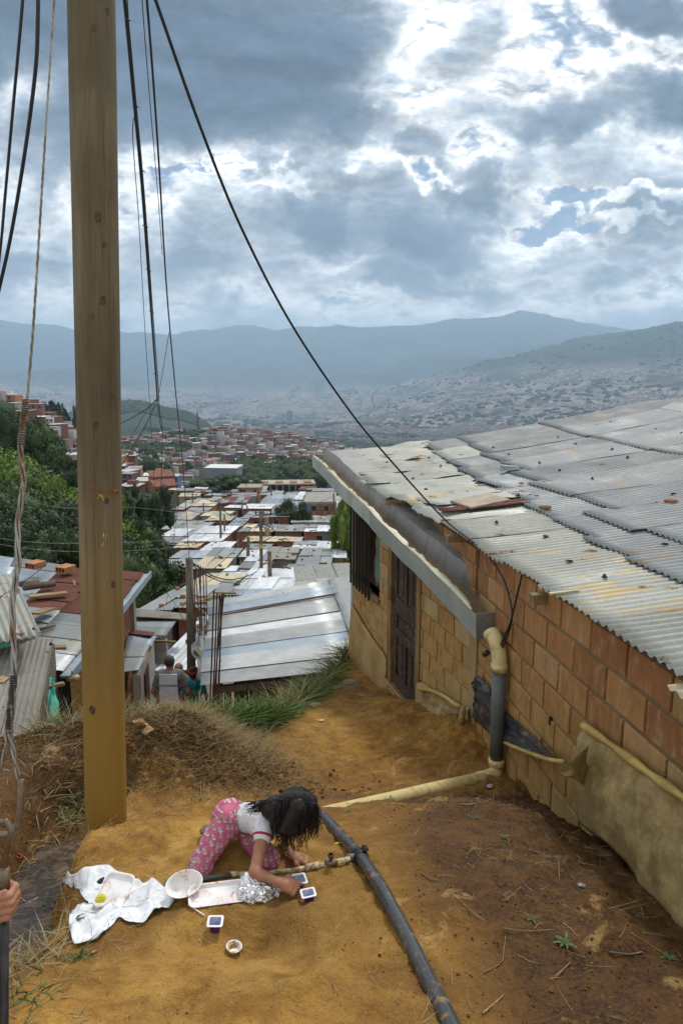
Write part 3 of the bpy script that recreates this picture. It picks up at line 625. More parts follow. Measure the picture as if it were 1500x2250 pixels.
def sm(y, out, z): return MR @ Vector(((y - 1.1) * kR, -out, z))
def fbox(mb, y0, y1, z0, z1, o0, o1, F=fm):
    return mb.hexa([F(y0, o1, z0), F(y1, o1, z0), F(y1, o0, z0), F(y0, o0, z0), F(y0, o1, z1), F(y1, o1, z1), F(y1, o0, z1), F(y0, o0, z1)])
# far end and rear walls, plain brickwork out of view
m = MB(); c0 = fm(9.94, 0, 0); d = Vector((.966, .254, 0)) if False else Vector((1, .2, 0)).normalized()
a = Vector((c0.x + .02, c0.y, 0)); b = a + d * 5.2
m.hexa([Vector((q.x, q.y + w_, z_)) for z_ in (-4.4, -1.30) for q, w_ in ((a, 0), (b, 0), (b, .14), (a, .14))]); hbuild(m, 'end_wall', M_farbrick)
# corner pilaster, plinth
m = MB(); fbox(m, 5.86, 6.0, -3.4, -1.97, -.05, .035); hbuild(m, 'pilaster', M_concb)
m = MB(); fbox(m, 9.86, 9.985, -4.4, -1.45, -.05, .02); hbuild(m, 'corner_post', M_conc)
def drape(name, top, bot, nx, ny, m, wr=.02, seed=0, sag=0., parent=None, thick=.004, outdir=None, fr=7.):
    top = curvepts(top, 8); bot = curvepts(bot, 8)
    def samp(P, t):
        i = min(int(t * (len(P) - 1)), len(P) - 2); f = t * (len(P) - 1) - i; return P[i].lerp(P[i + 1], f)
    V = []
    for j in range(ny + 1):
        for i in range(nx + 1):
            t, s = i / nx, j / ny; p_ = samp(top, t).lerp(samp(bot, t), s)
            k = wr * float(fbm(t * fr, s * fr * .5 + t * 3, 0, 4, seed)) * (1 if 0 < j else .4)
            dr = outdir or Vector((-1, -.2, .1)); V.append(p_ + Vector(dr) * (k + sag * math.sin(s * math.pi)))
    idx = np.arange((nx + 1) * (ny + 1)).reshape(ny + 1, nx + 1)
    F = np.stack([idx[:-1, :-1], idx[:-1, 1:], idx[1:, 1:], idx[1:, :-1]], -1).reshape(-1, 4)
    me = me_np(name, [tuple(v) for v in V], F, True)
    o = hpart(name, me, m) if parent == 'house' else link(name, me, m, parent)
    return solid(o, thick, 0)
drape('plinth', [fm(y, .035 + rnd.uniform(0, .015), zz + .03 * math.sin(y * 9)) for y, zz in ((6.0, -2.98), (6.6, -3.05), (7.2, -3.18), (7.30, -3.50), (8.22, -3.54), (8.3, -3.28), (8.9, -3.20), (9.4, -3.16), (9.9, -3.10))],
      [fm(y, .10, -4.3) for y in (6.0, 6.6, 7.2, 7.3, 8.22, 8.3, 8.9, 9.4, 9.9)], 90, 14, M_plinth, .022, 3, 0, 'house', .02, None, 30.)
# ---- door
dr = MB(); fbox(dr, 7.33, 8.17, -3.58, -1.64, -.06, -.02); door = hbuild(dr, 'door', M_darkwood)
def dpart(name, y0, y1, z0, z1, o0, o1, m_=M_darkwood):
    q = MB(); fbox(q, y0, y1, z0, z1, o0, o1); o = link(name, q.me(name), m_, door); return o
for y0, y1 in ((7.37, 7.47), (8.03, 8.13)): dpart('stile', y0, y1, -3.56, -1.66, -.02, .004)
dpart('stile', 7.70, 7.79, -3.50, -2.92, -.02, .003); dpart('stile', 7.70, 7.79, -2.42, -1.66, -.02, .003)
for z0, z1 in ((-3.56, -3.42), (-2.92, -2.80), (-2.62, -2.42)): dpart('rail', 7.47, 8.03, z0, z1, -.02, .004)
for y0, y1, z0, z1 in ((7.53, 7.65, -3.36, -2.98), (7.84, 7.98, -3.36, -2.98), (7.53, 7.65, -2.36, -1.72), (7.84, 7.98, -2.36, -1.72), (7.52, 7.98, -2.77, -2.65)): dpart('panel', y0, y1, z0, z1, -.02, -.006)
q = MB(); q.tube(curvepts([fm(8.15, .0, -2.30), fm(8.15, .05, -2.32), fm(8.15, .055, -2.40), fm(8.15, .05, -2.48), fm(8.15, .0, -2.50)], 4), .008, 8)
o = link('handle', q.me('handle', True), M_wire, door)
for y0, y1 in ((7.22, 7.33), (8.17, 8.30)):
    q = MB(); fbox(q, y0, y1, -3.72, -1.99 + .1273 * (y0 - 5.51), -.06, .030); hbuild(q, 'door_frame', M_frame)
q = MB(); fbox(q, 7.24, 8.28, -3.72, -3.585, -.08, .06); hbuild(q, 'doorstep', M_frame)
# black panels painting in the dark of the room behind the openings
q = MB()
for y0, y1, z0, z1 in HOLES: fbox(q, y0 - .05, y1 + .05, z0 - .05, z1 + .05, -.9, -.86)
hbuild(q, 'room_dark_panel', M_black)
# ---- window: sill, lintel, curtain, seven bars
wn_ = MB(); fbox(wn_, 8.62, 9.8, -2.69, -2.63, -.12, .05); win = hbuild(wn_, 'window', M_frame)
def wpart(name, q, m_):
    o = link(name, q.me(name), m_, win); return o
for i in range(7):
    y_ = 8.93 + i * .145; q = MB(); q.beam(fm(y_, .075, -2.74 + .02 * rnd.random()), fm(y_, .075, -1.42), .028, .034); wpart('window_bar', q, M_bar)
for z_ in (-1.62, -2.56):
    q = MB(); q.beam(fm(8.86, .058, z_), fm(9.86, .058, z_), .03, .008); wpart('cross_bar', q, M_bar)
q = MB(); fbox(q, 8.76, 9.5, -1.60, -1.50, .03, .10); wpart('lintel', q, M_plank)
M_curt = flat('green_curtain', (.17, .24, .19), .9, .35, 4.)
c_ = drape('curtain', [fm(8.68 + .1 * i, -.09, -1.58) for i in range(6)], [fm(8.70 + .1 * i, -.09, -2.55) for i in range(6)], 30, 12, M_curt, .07, 9, 0, 'house', .003); 
# ---- gutter
M_rim = metal_mat('gutter_fold', (.58, .54, .42), (.5, .38, .18), .5, .6, .1)
dF = (fm(9, 0, 0) - fm(7, 0, 0)).normalized(); nF = (fm(7, 1, 0) - fm(7, 0, 0)).normalized()
M_gout = metal_mat('pale_gutter_face', (.36, .385, .345), (.42, .34, .2), .6, .55, .25); M_trough = metal_mat('silted_trough', (.27, .19, .10), (.33, .20, .07), .7, .7, .05)
def gp(y, off, dz):                                 # off: inward from the outer rim
    w_ = .007 * math.sin(y * 3.1) + .004 * math.sin(y * 7.7)
    base = Vector((2.538 - .263 * y, y, -1.76 + .1273 * (y - 5.51) + w_ * .8))
    return base - nF * (off + w_ * .3) + Vector((0, 0, dz))
def gseg(y0, y1, dn):
    n = max(4, int((y1 - y0) / .12)); ys_ = [y0 + (y1 - y0) * i / n for i in range(n + 1)]
    g = MB()
    prof = [(.36, -.16), (.30, -.222), (.012, -.215), (.004, -.10), (0, 0), (.02, -.025), (.035, -.085), (.20, -.095), (.215, .0), (.235, .115)]
    oin = lambda y: .20 * math.exp(-max(0, y - 5.42) / .45)
    pts = [[gp(y, o + .002 * math.sin(y * 11 + o * 40) + (oin(y) if o > .1 and o < .25 else 0), (z if z < .015 else z * min(1, max(.1, (y - 5.35) / .9))) + dn) for o, z in prof] for y in ys_]
    vs = [v for r_ in pts for v in r_]; k = len(prof)
    g.add(vs, [(i * k + j, i * k + j + 1, (i + 1) * k + j + 1, (i + 1) * k + j) for i in range(n) for j in range(k - 1)])
    o = hbuild(g, 'gutter_section', [M_gutter, M_gout, M_trough]); mi = [(2, 1, 1, 1, 2, 2, 2, 0, 0)[j] for i in range(n) for j in range(k - 1)]; o.data.polygons.foreach_set('material_index', mi)
    return solid(o, .003, 0)
gseg(5.42, 8.35, 0); gseg(8.25, 10.55, .010); gseg(10.5, 11.55, .022)
# bright folded lip on the outer edge
for y0, y1 in ((5.5, 7.05), (7.0, 8.5), (8.48, 10.5), (10.55, 11.5)):
    n = int((y1 - y0) / .04); g = MB(); vs = []
    for i in range(n + 1):
        y_ = y0 + (y1 - y0) * i / n; j_ = .010 * float(vnoise(y_ * 14, 3)) + .012 * float(vnoise(y_ * 4, 5)); e = min(1, i / 3, (n - i) / 3) * .6 + .4
        a_ = gp(y_, -.004, .004); b_ = gp(y_, .018 * e + j_, .020 + j_ * .4); c_ = gp(y_, (.048 + j_ * 1.8) * e, .012 + j_); vs += [a_, b_, c_]
    g.add(vs, [(i * 3 + j, i * 3 + j + 1, i * 3 + j + 4, i * 3 + j + 3) for i in range(n) for j in (0, 1)]); solid(hbuild(g, 'folded_lip', M_rim), .002)
# end box with the outlet, and the flange running in below the roof sheets
g = MB(); a_ = gp(5.42, 0, .0); b_ = gp(5.42, .02, -.22); c_ = gp(5.42, .38, -.235); d_ = gp(5.42, .50, .0)
g.add([a_, b_, c_, d_, a_ + dF * .02, b_ + dF * .02, c_ + dF * .02, d_ + dF * .02], [(0, 3, 2, 1), (4, 5, 6, 7), (0, 1, 5, 4), (1, 2, 6, 5), (2, 3, 7, 6), (3, 0, 4, 7)]); hbuild(g, 'gutter_end', M_gutter)
g = MB(); vs = []; n = 30
for i in range(n + 1):
    y_ = 5.42 + 5.9 * i / n; wdt = .06 + .34 * min(1, max(0, (y_ - 5.75) / .5))
    for f_ in (0, .5, 1): vs.append(gp(y_, .236 + .20 * math.exp(-max(0, y_ - 5.42) / .45) + wdt * f_, .117 * min(1, max(.1, (y_ - 5.35) / .9)) + .03 * f_ + .004 * math.sin(y_ * 5 + f_ * 3)))
g.add(vs, [(i * 3 + j, i * 3 + j + 1, i * 3 + j + 4, i * 3 + j + 3) for i in range(n) for j in (0, 1)]); solid(hbuild(g, 'gutter_flange', M_gutter), .003)
# ---- roof
EY = [.4, 1.6, 3.02, 4.26, 5.3, 7.06, 8.4, 10., 11.6, 13.]
EX = [1.86, 1.72, 1.575, 1.425, 1.28, 1.0, .60, .27, -.04, -.3]
EZ = [-1.25, -1.25, -1.247, -1.27, -1.30, -1.25, -1.2, -1.12, -.98, -.85]
def roof_pt(s, d):
    s = np.asarray(s, float); d = np.asarray(d, float)
    x = np.interp(s, EY, EX) + d * .992; y = s + d * .124
    z = np.interp(s, EY, EZ) + .088 * d + .0112 * d * d + .020 * fbm(x * .9, y * .9, 0, 3, 77)
    z = np.where(d > 5.5, z - .14 * (d - 5.5), z)
    return x, y, z
roof = link('roof', None, None, house); roof.matrix_parent_inverse = Matrix.Translation(-house.location)
def rsheet(s0, wd, d0, d1, lift, m_, amp=.009, tw=0., dent=0., nm='roof_sheet', seed=0, skew=0.):
    per = .076; nc = max(6, int(wd / per * 8)); nr = max(5, int((d1 - d0) / .16)); s_ = np.linspace(s0, s0 + wd, nc + 1); d_ = np.linspace(d0, d1, nr + 1)
    S, Dd = np.meshgrid(s_, d_); x, y, z = roof_pt(S + skew * (Dd - d0), Dd)
    jag = .012 * vnoise(S * 9, seed, 0, 3) + .02 * vnoise(S * 2.2, seed, 0, 4)
    first = (Dd == d0); x = x + np.where(first, jag, 0)
    am = amp * (1 + .5 * fbm(S * 2, Dd * 2, seed, 2, 5))
    z = z + lift + am * np.cos(2 * np.pi * (S - s0) / per) + tw * (S - s0 - wd / 2) + dent * fbm(x * 3.5, y * 3.5, seed, 3, 12) + .006 * fbm(x * 2, y * 2, seed, 3, 31)
    # edges lifting a little
    z = z + .012 * np.maximum(0, 1 - (Dd - d0) / .15) * (vnoise(S * 3, seed, 0, 9) + .3)
    idx = np.arange(S.size).reshape(S.shape); F = np.stack([idx[:-1, :-1], idx[:-1, 1:], idx[1:, 1:], idx[1:, :-1]], -1).reshape(-1, 4)
    V = np.stack([x, y, z], -1).reshape(-1, 3)
    o = link(nm, me_np(nm, V, F, True), m_, roof)
    return solid(o, .0018, 0)
k = 0
s = .6
while s < 11.7:
    wd = .836; far = s > 6.6; e1 = float(np.interp(s, [3, 3.9, 6.4, 10, 12], [.80, .72, .98, 1.4, 1.5])) + rnd.uniform(-.05, .05)
    m1 = M_zincn
    rsheet(s, wd if s + wd < 12 else 11.9 - s, -.07 + rnd.uniform(-.03, .03), e1 + .15, .012 + .002 * (k % 2), m1, .0105 if not far else .0065, rnd.uniform(-.003, .003), .0 if not far else .045, seed=k)
    s += .76; k += 1
s = .9
while s < 11.3:
    wd = .836; e1 = float(np.interp(s, [3, 3.9, 6.4, 10, 12], [.80, .72, .98, 1.4, 1.5])); e2 = float(np.interp(s, [3, 5.6, 8.5, 11], [1.15, 1.25, 1.75, 2.0])) + rnd.uniform(-.06, .08)
    rsheet(s, wd, e1 - .02 + rnd.uniform(-.04, .04), e2 + .2, .030 + .002 * (k % 2), M_zinc if rnd.random() < .8 else M_zincn, .0105, rnd.uniform(-.002, .002), .002, seed=k)
    e3 = 3.7 + rnd.uniform(-.1, .1)
    rsheet(s, wd, e2 + rnd.uniform(-.05, .05), e3, .048 + .002 * (k % 2), M_zinc, .0105, 0, .001, seed=k + 50)
    rsheet(s, wd, e3 - .15, 6.6, .062 + .002 * (k % 2), M_zinc, .0105, 0, .001, seed=k + 90)
    s += .76; k += 1
# odd sheets: rusty strip, crumpled pale sheet, flap, hanging end piece, loose pieces at the far corner
rsheet(7.0, .15, .05, 1.0, .042, M_rust, .010, .06, .0, seed=7)
rsheet(2.9, .95, .62, 2.1, .060, M_zincn, .004, .02, .035, seed=17)
rsheet(7.3, .6, .10, 1.2, .040, M_zincn, .004, -.03, .04, seed=27)
rsheet(9.0, .42, -.16, .18, .030, M_zincn, .005, -.05, .03, seed=28)
rsheet(2.15, .75, -.13, .5, -.045, M_cream, .010, .03, .03, seed=29)
g = MB(); a_ = Vector([float(q) for q in roof_pt(8.0, 5.45)]); vs = []
for i in range(13):
    s_ = .5 + 10.4 * i / 12
    for dd_, zz_ in ((5.25, .075), (5.5, .115), (5.8, .07)):
        x_, y_, z_ = roof_pt(s_, dd_); vs.append((float(x_), float(y_), float(z_) + zz_))
g.add(vs, [(i * 3 + j, i * 3 + j + 1, i * 3 + j + 4, i * 3 + j + 3) for i in range(12) for j in (0, 1)]); o = link('ridge_cap', g.me('ridge_cap'), M_zinc, roof); solid(o, .003)
# fasteners: black washers and nails standing on the crests
q = MB(); q.lathe([(0, .006), (.013, .0), (.019, .006), (.010, .013), (.009, .022), (.0, .027)], 8); FAST = q.me('fastener', True); FAST.materials.append(M_bar)
q = MB(); q.box((-.022, -.014, 0), (.020, .012, .008)); q.box((-.010, -.012, .008), (.016, .010, .014)); FAST2 = q.me('fastener'); FAST2.materials.append(M_bar)
fp = [(s_, d_) for d_ in (.45, 1.05, 2.1, 3.1, 4.3, 5.2) for s_ in np.arange(1.9, 11.2, .78)]
for s_, d_ in fp:
    s_ += rnd.uniform(-.25, .25); d_ += rnd.uniform(-.12, .12)
    if rnd.random() < .12: continue
    x_, y_, z_ = [float(q) for q in roof_pt(s_, d_)]; o = link('fastener', FAST if rnd.random() < .6 else FAST2, None, roof)
    o.location = (x_, y_, z_ + (.025 if d_ < .7 else .045 if d_ < 1.4 else .062)); o.rotation_euler = (rnd.uniform(-.2, .2), rnd.uniform(-.2, .2), rnd.uniform(0, 3)); o.scale = (1.15,) * 3
# rafters below the eave
for y_ in (2.62, 4.5, 6.4, 8.3, 10.2):
    x_, yy_, z_ = [float(q) for q in roof_pt(y_, -.10)]; x2, y2, z2 = [float(q) for q in roof_pt(y_, 2.)]
    g = MB(); g.beam((x_, yy_, z_ - .075), (x2, y2, z2 - .17), .07, .07); o = link('rafter', g.me('rafter'), M_plank, roof)
def on_roof(px, py, lift):
    u, v_ = uv(px, py); best = None
    s_ = np.arange(1.0, 11.8, .01); d_ = (u * s_ - np.interp(s_, EY, EX)) / (.992 - u * .124)
    x_, y_, z_ = roof_pt(s_, d_); e = np.abs(z_ + lift - v_ * y_) + (d_ < -.1) * 9; i = int(np.argmin(e)); return Vector((float(x_[i]), float(y_[i]), float(z_[i]) + lift))
# loose things lying on this roof
p = on_roof(1052, 1103, .05); g = MB(); g.hexa([(-.21, -.15, 0), (.20, -.17, .0), (.23, .15, 0), (-.18, .17, 0), (-.21, -.15, .022), (.20, -.17, .022), (.23, .15, .022), (-.18, .17, .022)])
M_tile = flat('beige_tile', (.36, .28, .20), .6, .3, 5.)
o = g.build('floor_tile', M_tile, label='square beige tile lying loose on the metal roof', category='tile'); o.location = p; o.rotation_euler = (.03, -.1, .5); o.scale = (1.25, 1.25, 1)
def rock_me(seed, s=(1, 1, .6), n=2):
    import bmesh
    bm = bmesh.new(); bmesh.ops.create_icosphere(bm, subdivisions=n, radius=1)
    for v_ in bm.verts:
        c = v_.co; k_ = 1 + .45 * float(fbm(c.x * 1.2 + seed, c.y * 1.2, c.z * 1.2, 3, seed)); v_.co = Vector((c.x * s[0], c.y * s[1], c.z * s[2])) * k_
    me = bpy.data.meshes.new('rock'); bm.to_mesh(me); bm.free(); return me
M_rock = flat('brown_stone', (.26, .16, .08), .9, .5, 9.)
M_clay = flat('brick_shard', (.36, .15, .075), .9, .4, 9.)
for px, py, sz, mm, lb, nm in ((1198, 1114, .05, M_rock, 'brown stone weighing down the metal roof near its right edge', 'stone'), (1474, 1101, .05, M_clay, 'flat brick shard on the metal roof at its right edge', 'brick_shard'),
                       (1442, 1104, .018, M_clay, 'tiny brick chip left of the flat shard on the roof', 'brick_shard'), (1145, 1062, .028, M_clay, 'small orange brick piece below the roof flap', 'brick_shard'), (1178, 1089, .022, M_rock, 'small round pebble on the metal roof below the orange piece', 'stone')):
    o = link(nm, rock_me(int(px), (1.5, .7, .5), 1), mm, label=lb, category='stone' if nm == 'stone' else 'shard'); o.location = on_roof(px, py, .055 + sz * .3); o.scale = (sz,) * 3; o.rotation_euler = (0, 0, rnd.uniform(-.4, .4))
p = on_roof(1120, 1034, .06); g = MB(); g.hexa([(-.13, -.06, .0), (.12, -.05, .02), (.13, .07, 0), (-.12, .05, 0), (-.12, -.05, .07), (.11, -.03, .05), (.12, .06, .05), (-.11, .05, .075)])
o = g.build('bent_sheet_scrap', M_blue, label='bent dark metal scrap sticking up from the roof', category='metal scrap'); o.location = p; o.rotation_euler = (0, 0, .2)
o = MB().beam((0, 0, 0), (.20, .03, .012), .02, .010).build('wood_splinter', M_pvcy, label='bright wood splinter jutting over the roof edge', category='splinter'); o.location = on_roof(1206, 1305, .03)
# ---- sheeting against the foot of the walls
M_tarp = mat('muddy_tarp', rough=.7, spec=.3, fn=lambda T: {'Base Color': T.mix(T.ss(T.noise(geo(T), 3.1, 6, .7), .38, .62), (.20, .135, .050), T.mix(T.ss(T.noise(geo(T), 14., 4, .7), .4, .6), (.32, .22, .085), (.40, .30, .13))), 'bump': (T.m('ADD', T.noise(geo(T), 22., 5, .7), T.m('MULTIPLY', T.noise(geo(T), 5., 4, .6), 1.5)), .5, .012)})
M_tarpy = mat('yellow_tarp', rough=.6, spec=.35, fn=lambda T: {'Base Color': T.mix(T.ss(T.noise(geo(T), 5., 6, .7), .42, .62), (.36, .235, .065), (.48, .35, .10)), 'bump': (T.noise(geo(T), 22., 4, .7), .4, .008)})
M_plastic = mat('black_plastic', rough=.35, spec=.5, fn=lambda T: {'Base Color': T.mix(T.ss(T.noise(geo(T), 7., 6, .7), .52, .66), (.022, .024, .028), (.16, .115, .065)), 'bump': (T.noise(geo(T), 16., 5, .7), .5, .012)})
def onw(px, py, out=.06, F=sm, lo=1.1, hi=5.9):
    u, v_ = uv(px, py); best = None
    for y_ in np.arange(lo, hi, .01):
        q_ = F(y_, out, 0); e = abs(q_.x / q_.y - u)
        if best is None or e < best[0]: best = (e, q_)
    q_ = best[1]; q_.z = v_ * q_.y; return q_
top = [onw(x, y) for x, y in ((1284, 1596), (1335, 1632), (1395, 1676), (1450, 1716), (1500, 1752), (1600, 1830), (1760, 1950))]
bot = [onw(x, y, .15) for x, y in ((1262, 1680), (1278, 1762), (1340, 1812), (1400, 1880), (1440, 1955), (1540, 2060), (1760, 2300))]
t_ = drape('ground_sheet', top, [q_ + Vector((0, 0, -.12)) for q_ in bot], 90, 26, M_tarp, .022, 2, .03, None, .004, None, 9.); tag(t_, 'mud-coloured fabric sheet hung along the foot of the right brick wall', 'tarp')
g = MB(); g.tube([q_ + Vector((-.012, 0, .006)) for q_ in curvepts(top, 6)], [.022 + .005 * math.sin(i * .7) for i in range(len(curvepts(top, 6)))], 8); o = g.build('rolled_edge', M_tarpy, t_, True)
# torn corner standing away from the wall
a_ = onw(1252, 1672, .28, sm); t2 = drape('torn_sheet_flap', [onw(1230, 1688, .25), onw(1262, 1664, .24), onw(1290, 1640, .14)], [onw(1228, 1700, .25), onw(1262, 1712, .2), onw(1284, 1730, .12)], 20, 8, M_tarp, .03, 6)
t2.parent = t_; 
pl = drape('black_plastic_sheet', [onw(1046, 1490, .03), onw(1052, 1500, .03), onw(1120, 1572, .03), onw(1160, 1610, .06), onw(1206, 1650, .12), onw(1236, 1672, .22)],
      [onw(1037, 1560, .04), onw(1050, 1590, .04), onw(1100, 1626, .05), onw(1150, 1648, .14), onw(1200, 1664, .22), onw(1240, 1676, .26)], 60, 18, M_plastic, .03, 4, .0, None, .004, None, 13.); tag(pl, 'torn black plastic sheet sagging against the wall behind the downpipe', 'plastic sheet')
g = MB(); g.tube(curvepts([onw(1108, 1632, .06), onw(1150, 1650, .16), onw(1200, 1668, .24), onw(1236, 1674, .28)], 6), .014, 8); g.build('muddy_hem', M_tarpy, pl, True)
pe = drape('crumpled_plastic', [onw(1036, 1500, .04), onw(1050, 1484, .06), onw(1075, 1510, .04)], [onw(1036, 1512, .04), onw(1052, 1516, .09), onw(1078, 1530, .04)], 20, 8, M_plastic, .04, 14); pe.parent = pl
ft = drape('facade_sheet', [onw(x, y, .05, fm, 5.9, 9.5) for x, y in ((921, 1515), (945, 1518), (975, 1532), (1005, 1545), (1030, 1556))], [onw(x, y, .10, fm, 5.9, 9.5) for x, y in ((925, 1560), (950, 1575), (980, 1592), (1008, 1620), (1036, 1640))], 40, 14, M_tarp, .04, 8); tag(ft, 'short muddy fabric strip tacked under the house front beside the door', 'tarp')
g = MB(); g.tube(curvepts([onw(x, y, .07, fm, 5.9, 9.5) for x, y in ((921, 1514), (945, 1517), (975, 1530), (1000, 1548), (1010, 1552))], 5), .022, 8); g.build('rolled_edge', M_tarpy, ft, True)
g = MB(); g.tube(curvepts([onw(1018, 1552, .10, fm, 5.9, 9.5), onw(1014, 1580, .14, fm, 5.9, 9.5), onw(1007, 1612, .16, fm, 5.9, 9.5)], 5), [.02, .024, .03] + [.03] * 8, 8); g.build('hanging_fold', M_tarp, ft, True)
q = MB(); q.box((-.018, -.004, -.026), (.018, .02, .026)); o = hpart('vent_hole', q.me('vent_hole'), M_black); o.matrix_basis = Matrix.Translation(onw(1212, 1585, .113 - .11)) 
# ------------------------------------------------------------------ blended solids for bodies: a distance field turned into one skin
def sdf_mesh(name, prims, vox, k=.012, noise=None, smooth=True):
    P = [];
    for q in prims:
        if q[0] == 'c': lo = np.minimum(np.array(q[1]) - q[3], np.array(q[2]) - q[4]); hi = np.maximum(np.array(q[1]) + q[3], np.array(q[2]) + q[4])
        else: m_ = max(q[2]); lo = np.array(q[1]) - m_; hi = np.array(q[1]) + m_
        P.append((lo, hi))
    lo = np.min([a for a, b in P], 0) - k - 3 * vox; hi = np.max([b for a, b in P], 0) + k + 3 * vox
    n = np.ceil((hi - lo) / vox).astype(int) + 1; ax = [lo[i] + np.arange(n[i]) * vox for i in range(3)]
    Fd = np.full(n, .05, np.float32)
    for q, (a, b) in zip(prims, P):
        i0 = np.maximum(((a - k - 2 * vox - lo) / vox).astype(int), 0); i1 = np.minimum(((b + k + 2 * vox - lo) / vox).astype(int) + 2, n)
        sl = tuple(slice(i0[j], i1[j]) for j in range(3)); X, Y, Z = np.meshgrid(*[ax[j][sl[j]] for j in range(3)], indexing='ij', sparse=True)
        if q[0] == 'c':
            A = np.array(q[1], float); B = np.array(q[2], float); d = B - A; L2 = max(1e-9, float(d @ d))
            t = np.clip(((X - A[0]) * d[0] + (Y - A[1]) * d[1] + (Z - A[2]) * d[2]) / L2, 0, 1)
            D_ = np.sqrt((X - A[0] - t * d[0]) ** 2 + (Y - A[1] - t * d[1]) ** 2 + (Z - A[2] - t * d[2]) ** 2) - (q[3] + (q[4] - q[3]) * t)
        else:
            C_ = q[1]; r_ = q[2]; Rm = q[3] if len(q) > 3 else np.eye(3); X0, Y0, Z0 = X - C_[0], Y - C_[1], Z - C_[2]
            e = [(Rm[0][j] * X0 + Rm[1][j] * Y0 + Rm[2][j] * Z0) / r_[j] for j in range(3)]
            l_ = np.sqrt(e[0] ** 2 + e[1] ** 2 + e[2] ** 2); D_ = (l_ - 1) * min(r_)
        S = Fd[sl]; kk = q[-1] if isinstance(q[-1], float) and q[0] == 'c' and len(q) > 5 else k
        h = np.clip(.5 + .5 * (S - D_) / kk, 0, 1); Fd[sl] = S * (1 - h) + D_ * h - kk * h * (1 - h)
    if noise is not None:
        X, Y, Z = np.meshgrid(*ax, indexing='ij', sparse=True); near = np.abs(Fd) < .03; ii = np.nonzero(near)
        Fd[ii] += noise(ax[0][ii[0]], ax[1][ii[1]], ax[2][ii[2]])
    s = Fd < 0; cell = np.zeros(n - 1, bool); ins = np.zeros(n - 1, np.int8)
    for a in (0, 1):
        for b in (0, 1):
            for c in (0, 1): ins += s[a:n[0] - 1 + a, b:n[1] - 1 + b, c:n[2] - 1 + c]
    cell = (ins > 0) & (ins < 8); ci = np.argwhere(cell); idm = np.full(n - 1, -1, np.int64); idm[tuple(ci.T)] = np.arange(len(ci))
    acc = np.zeros((len(ci), 3)); cnt = np.zeros(len(ci))
    cor = [(0, 0, 0), (1, 0, 0), (0, 1, 0), (1, 1, 0), (0, 0, 1), (1, 0, 1), (0, 1, 1), (1, 1, 1)]
    val = np.stack([Fd[ci[:, 0] + a, ci[:, 1] + b, ci[:, 2] + c] for a, b, c in cor], -1)
    for i in range(8):
        for j in range(i + 1, 8):
            df = np.array(cor[j]) - np.array(cor[i])
            if np.abs(df).sum() != 1: continue
            m_ = (val[:, i] < 0) != (val[:, j] < 0); t = val[:, i] / np.where(m_, val[:, i] - val[:, j], 1)
            acc[m_] += (np.array(cor[i]) + t[:, None] * df)[m_]; cnt[m_] += 1
    V = lo + (ci + acc / cnt[:, None]) * vox; Fc = []
    for a in range(3):
        b, c = (a + 1) % 3, (a + 2) % 3; sh = [slice(None)] * 3; s0 = list(sh); s1 = list(sh); s0[a] = slice(0, n[a] - 1); s1[a] = slice(1, n[a])
        ch = s[tuple(s0)] != s[tuple(s1)]; e = np.argwhere(ch); e = e[(e[:, b] > 0) & (e[:, c] > 0) & (e[:, b] < n[b] - 1) & (e[:, c] < n[c] - 1)]
        q_ = []
        for ob, oc in ((0, 0), (-1, 0), (-1, -1), (0, -1)):
            f = e.copy(); f[:, b] += ob; f[:, c] += oc; q_.append(idm[tuple(f.T)])
        q_ = np.stack(q_, -1); fl = s[tuple(e.T)]; q_[~fl] = q_[~fl][:, ::-1]; q_ = q_[(q_ >= 0).all(1)]; Fc.append(q_[:, ::-1])
    return me_np(name, V, np.concatenate(Fc), smooth)
def cap(a, b, ra, rb=None): return ('c', tuple(a), tuple(b), ra, ra if rb is None else rb)
def ell(c, r, Rm=None): return ('e', tuple(c), tuple(r), np.array(Rm) if Rm is not None else np.eye(3))

# ------------------------------------------------------------------ the utility pole
POLE_B = Vector((-1.302, 3.43, -2.45)); PD = Vector((.041, 0, 1)).normalized()
pole = None
vs = []; N = 48; hs = list(np.arange(0, 8.8, .06))
for h in hs:
    r0 = .1090 - .0016 * h + .0025 * float(vnoise(h * 1.3, 1)); 
    for k in range(N):
        a = 2 * math.pi * k / N
        rr = r0 + .0022 * float(vnoise(math.cos(a) * 2, math.sin(a) * 2, h * .7, 4)) * 1.8 + .0012 * float(vnoise(k * .9, h * .25, 0, 9))
        if abs(((a - 3.75 + .05 * math.sin(h * 1.3)) + math.pi) % (2 * math.pi) - math.pi) < .07 and h < 5: rr -= .006
        vs.append((rr * math.cos(a), rr * math.sin(a), h))
F = [(i * N + k, i * N + (k + 1) % N, (i + 1) * N + (k + 1) % N, (i + 1) * N + k) for i in range(len(hs) - 1) for k in range(N)]
pole = link('utility_pole', me_np('utility_pole', vs, F, True), M_pole, label='thick weathered wooden utility pole standing in the dirt yard', category='pole')
pole.location = POLE_B; pole.rotation_euler = PD.to_track_quat('Z', 'Y').to_euler()
pole.rotation_euler = (0, math.atan2(PD.x, PD.z), 0)
def pole_px(px, py):                                # local point on the pole's near face under a photo pixel
    u, v_ = uv(px, py); best = None
    for h in np.arange(0, 5, .01):
        c = POLE_B + PD * h
        for ang in np.arange(-85, 86, 5):
            q = c + Vector((math.sin(R(ang)) * .112, -math.cos(R(ang)) * .112, 0)); e = (q.x / q.y - u) ** 2 + (q.z / q.y - v_) ** 2
            if best is None or e < best[0]: best = (e, h, ang)
    return best[1], best[2]
M_knot = flat('dark_knot', (.10, .068, .034), .9, .5, 60.)
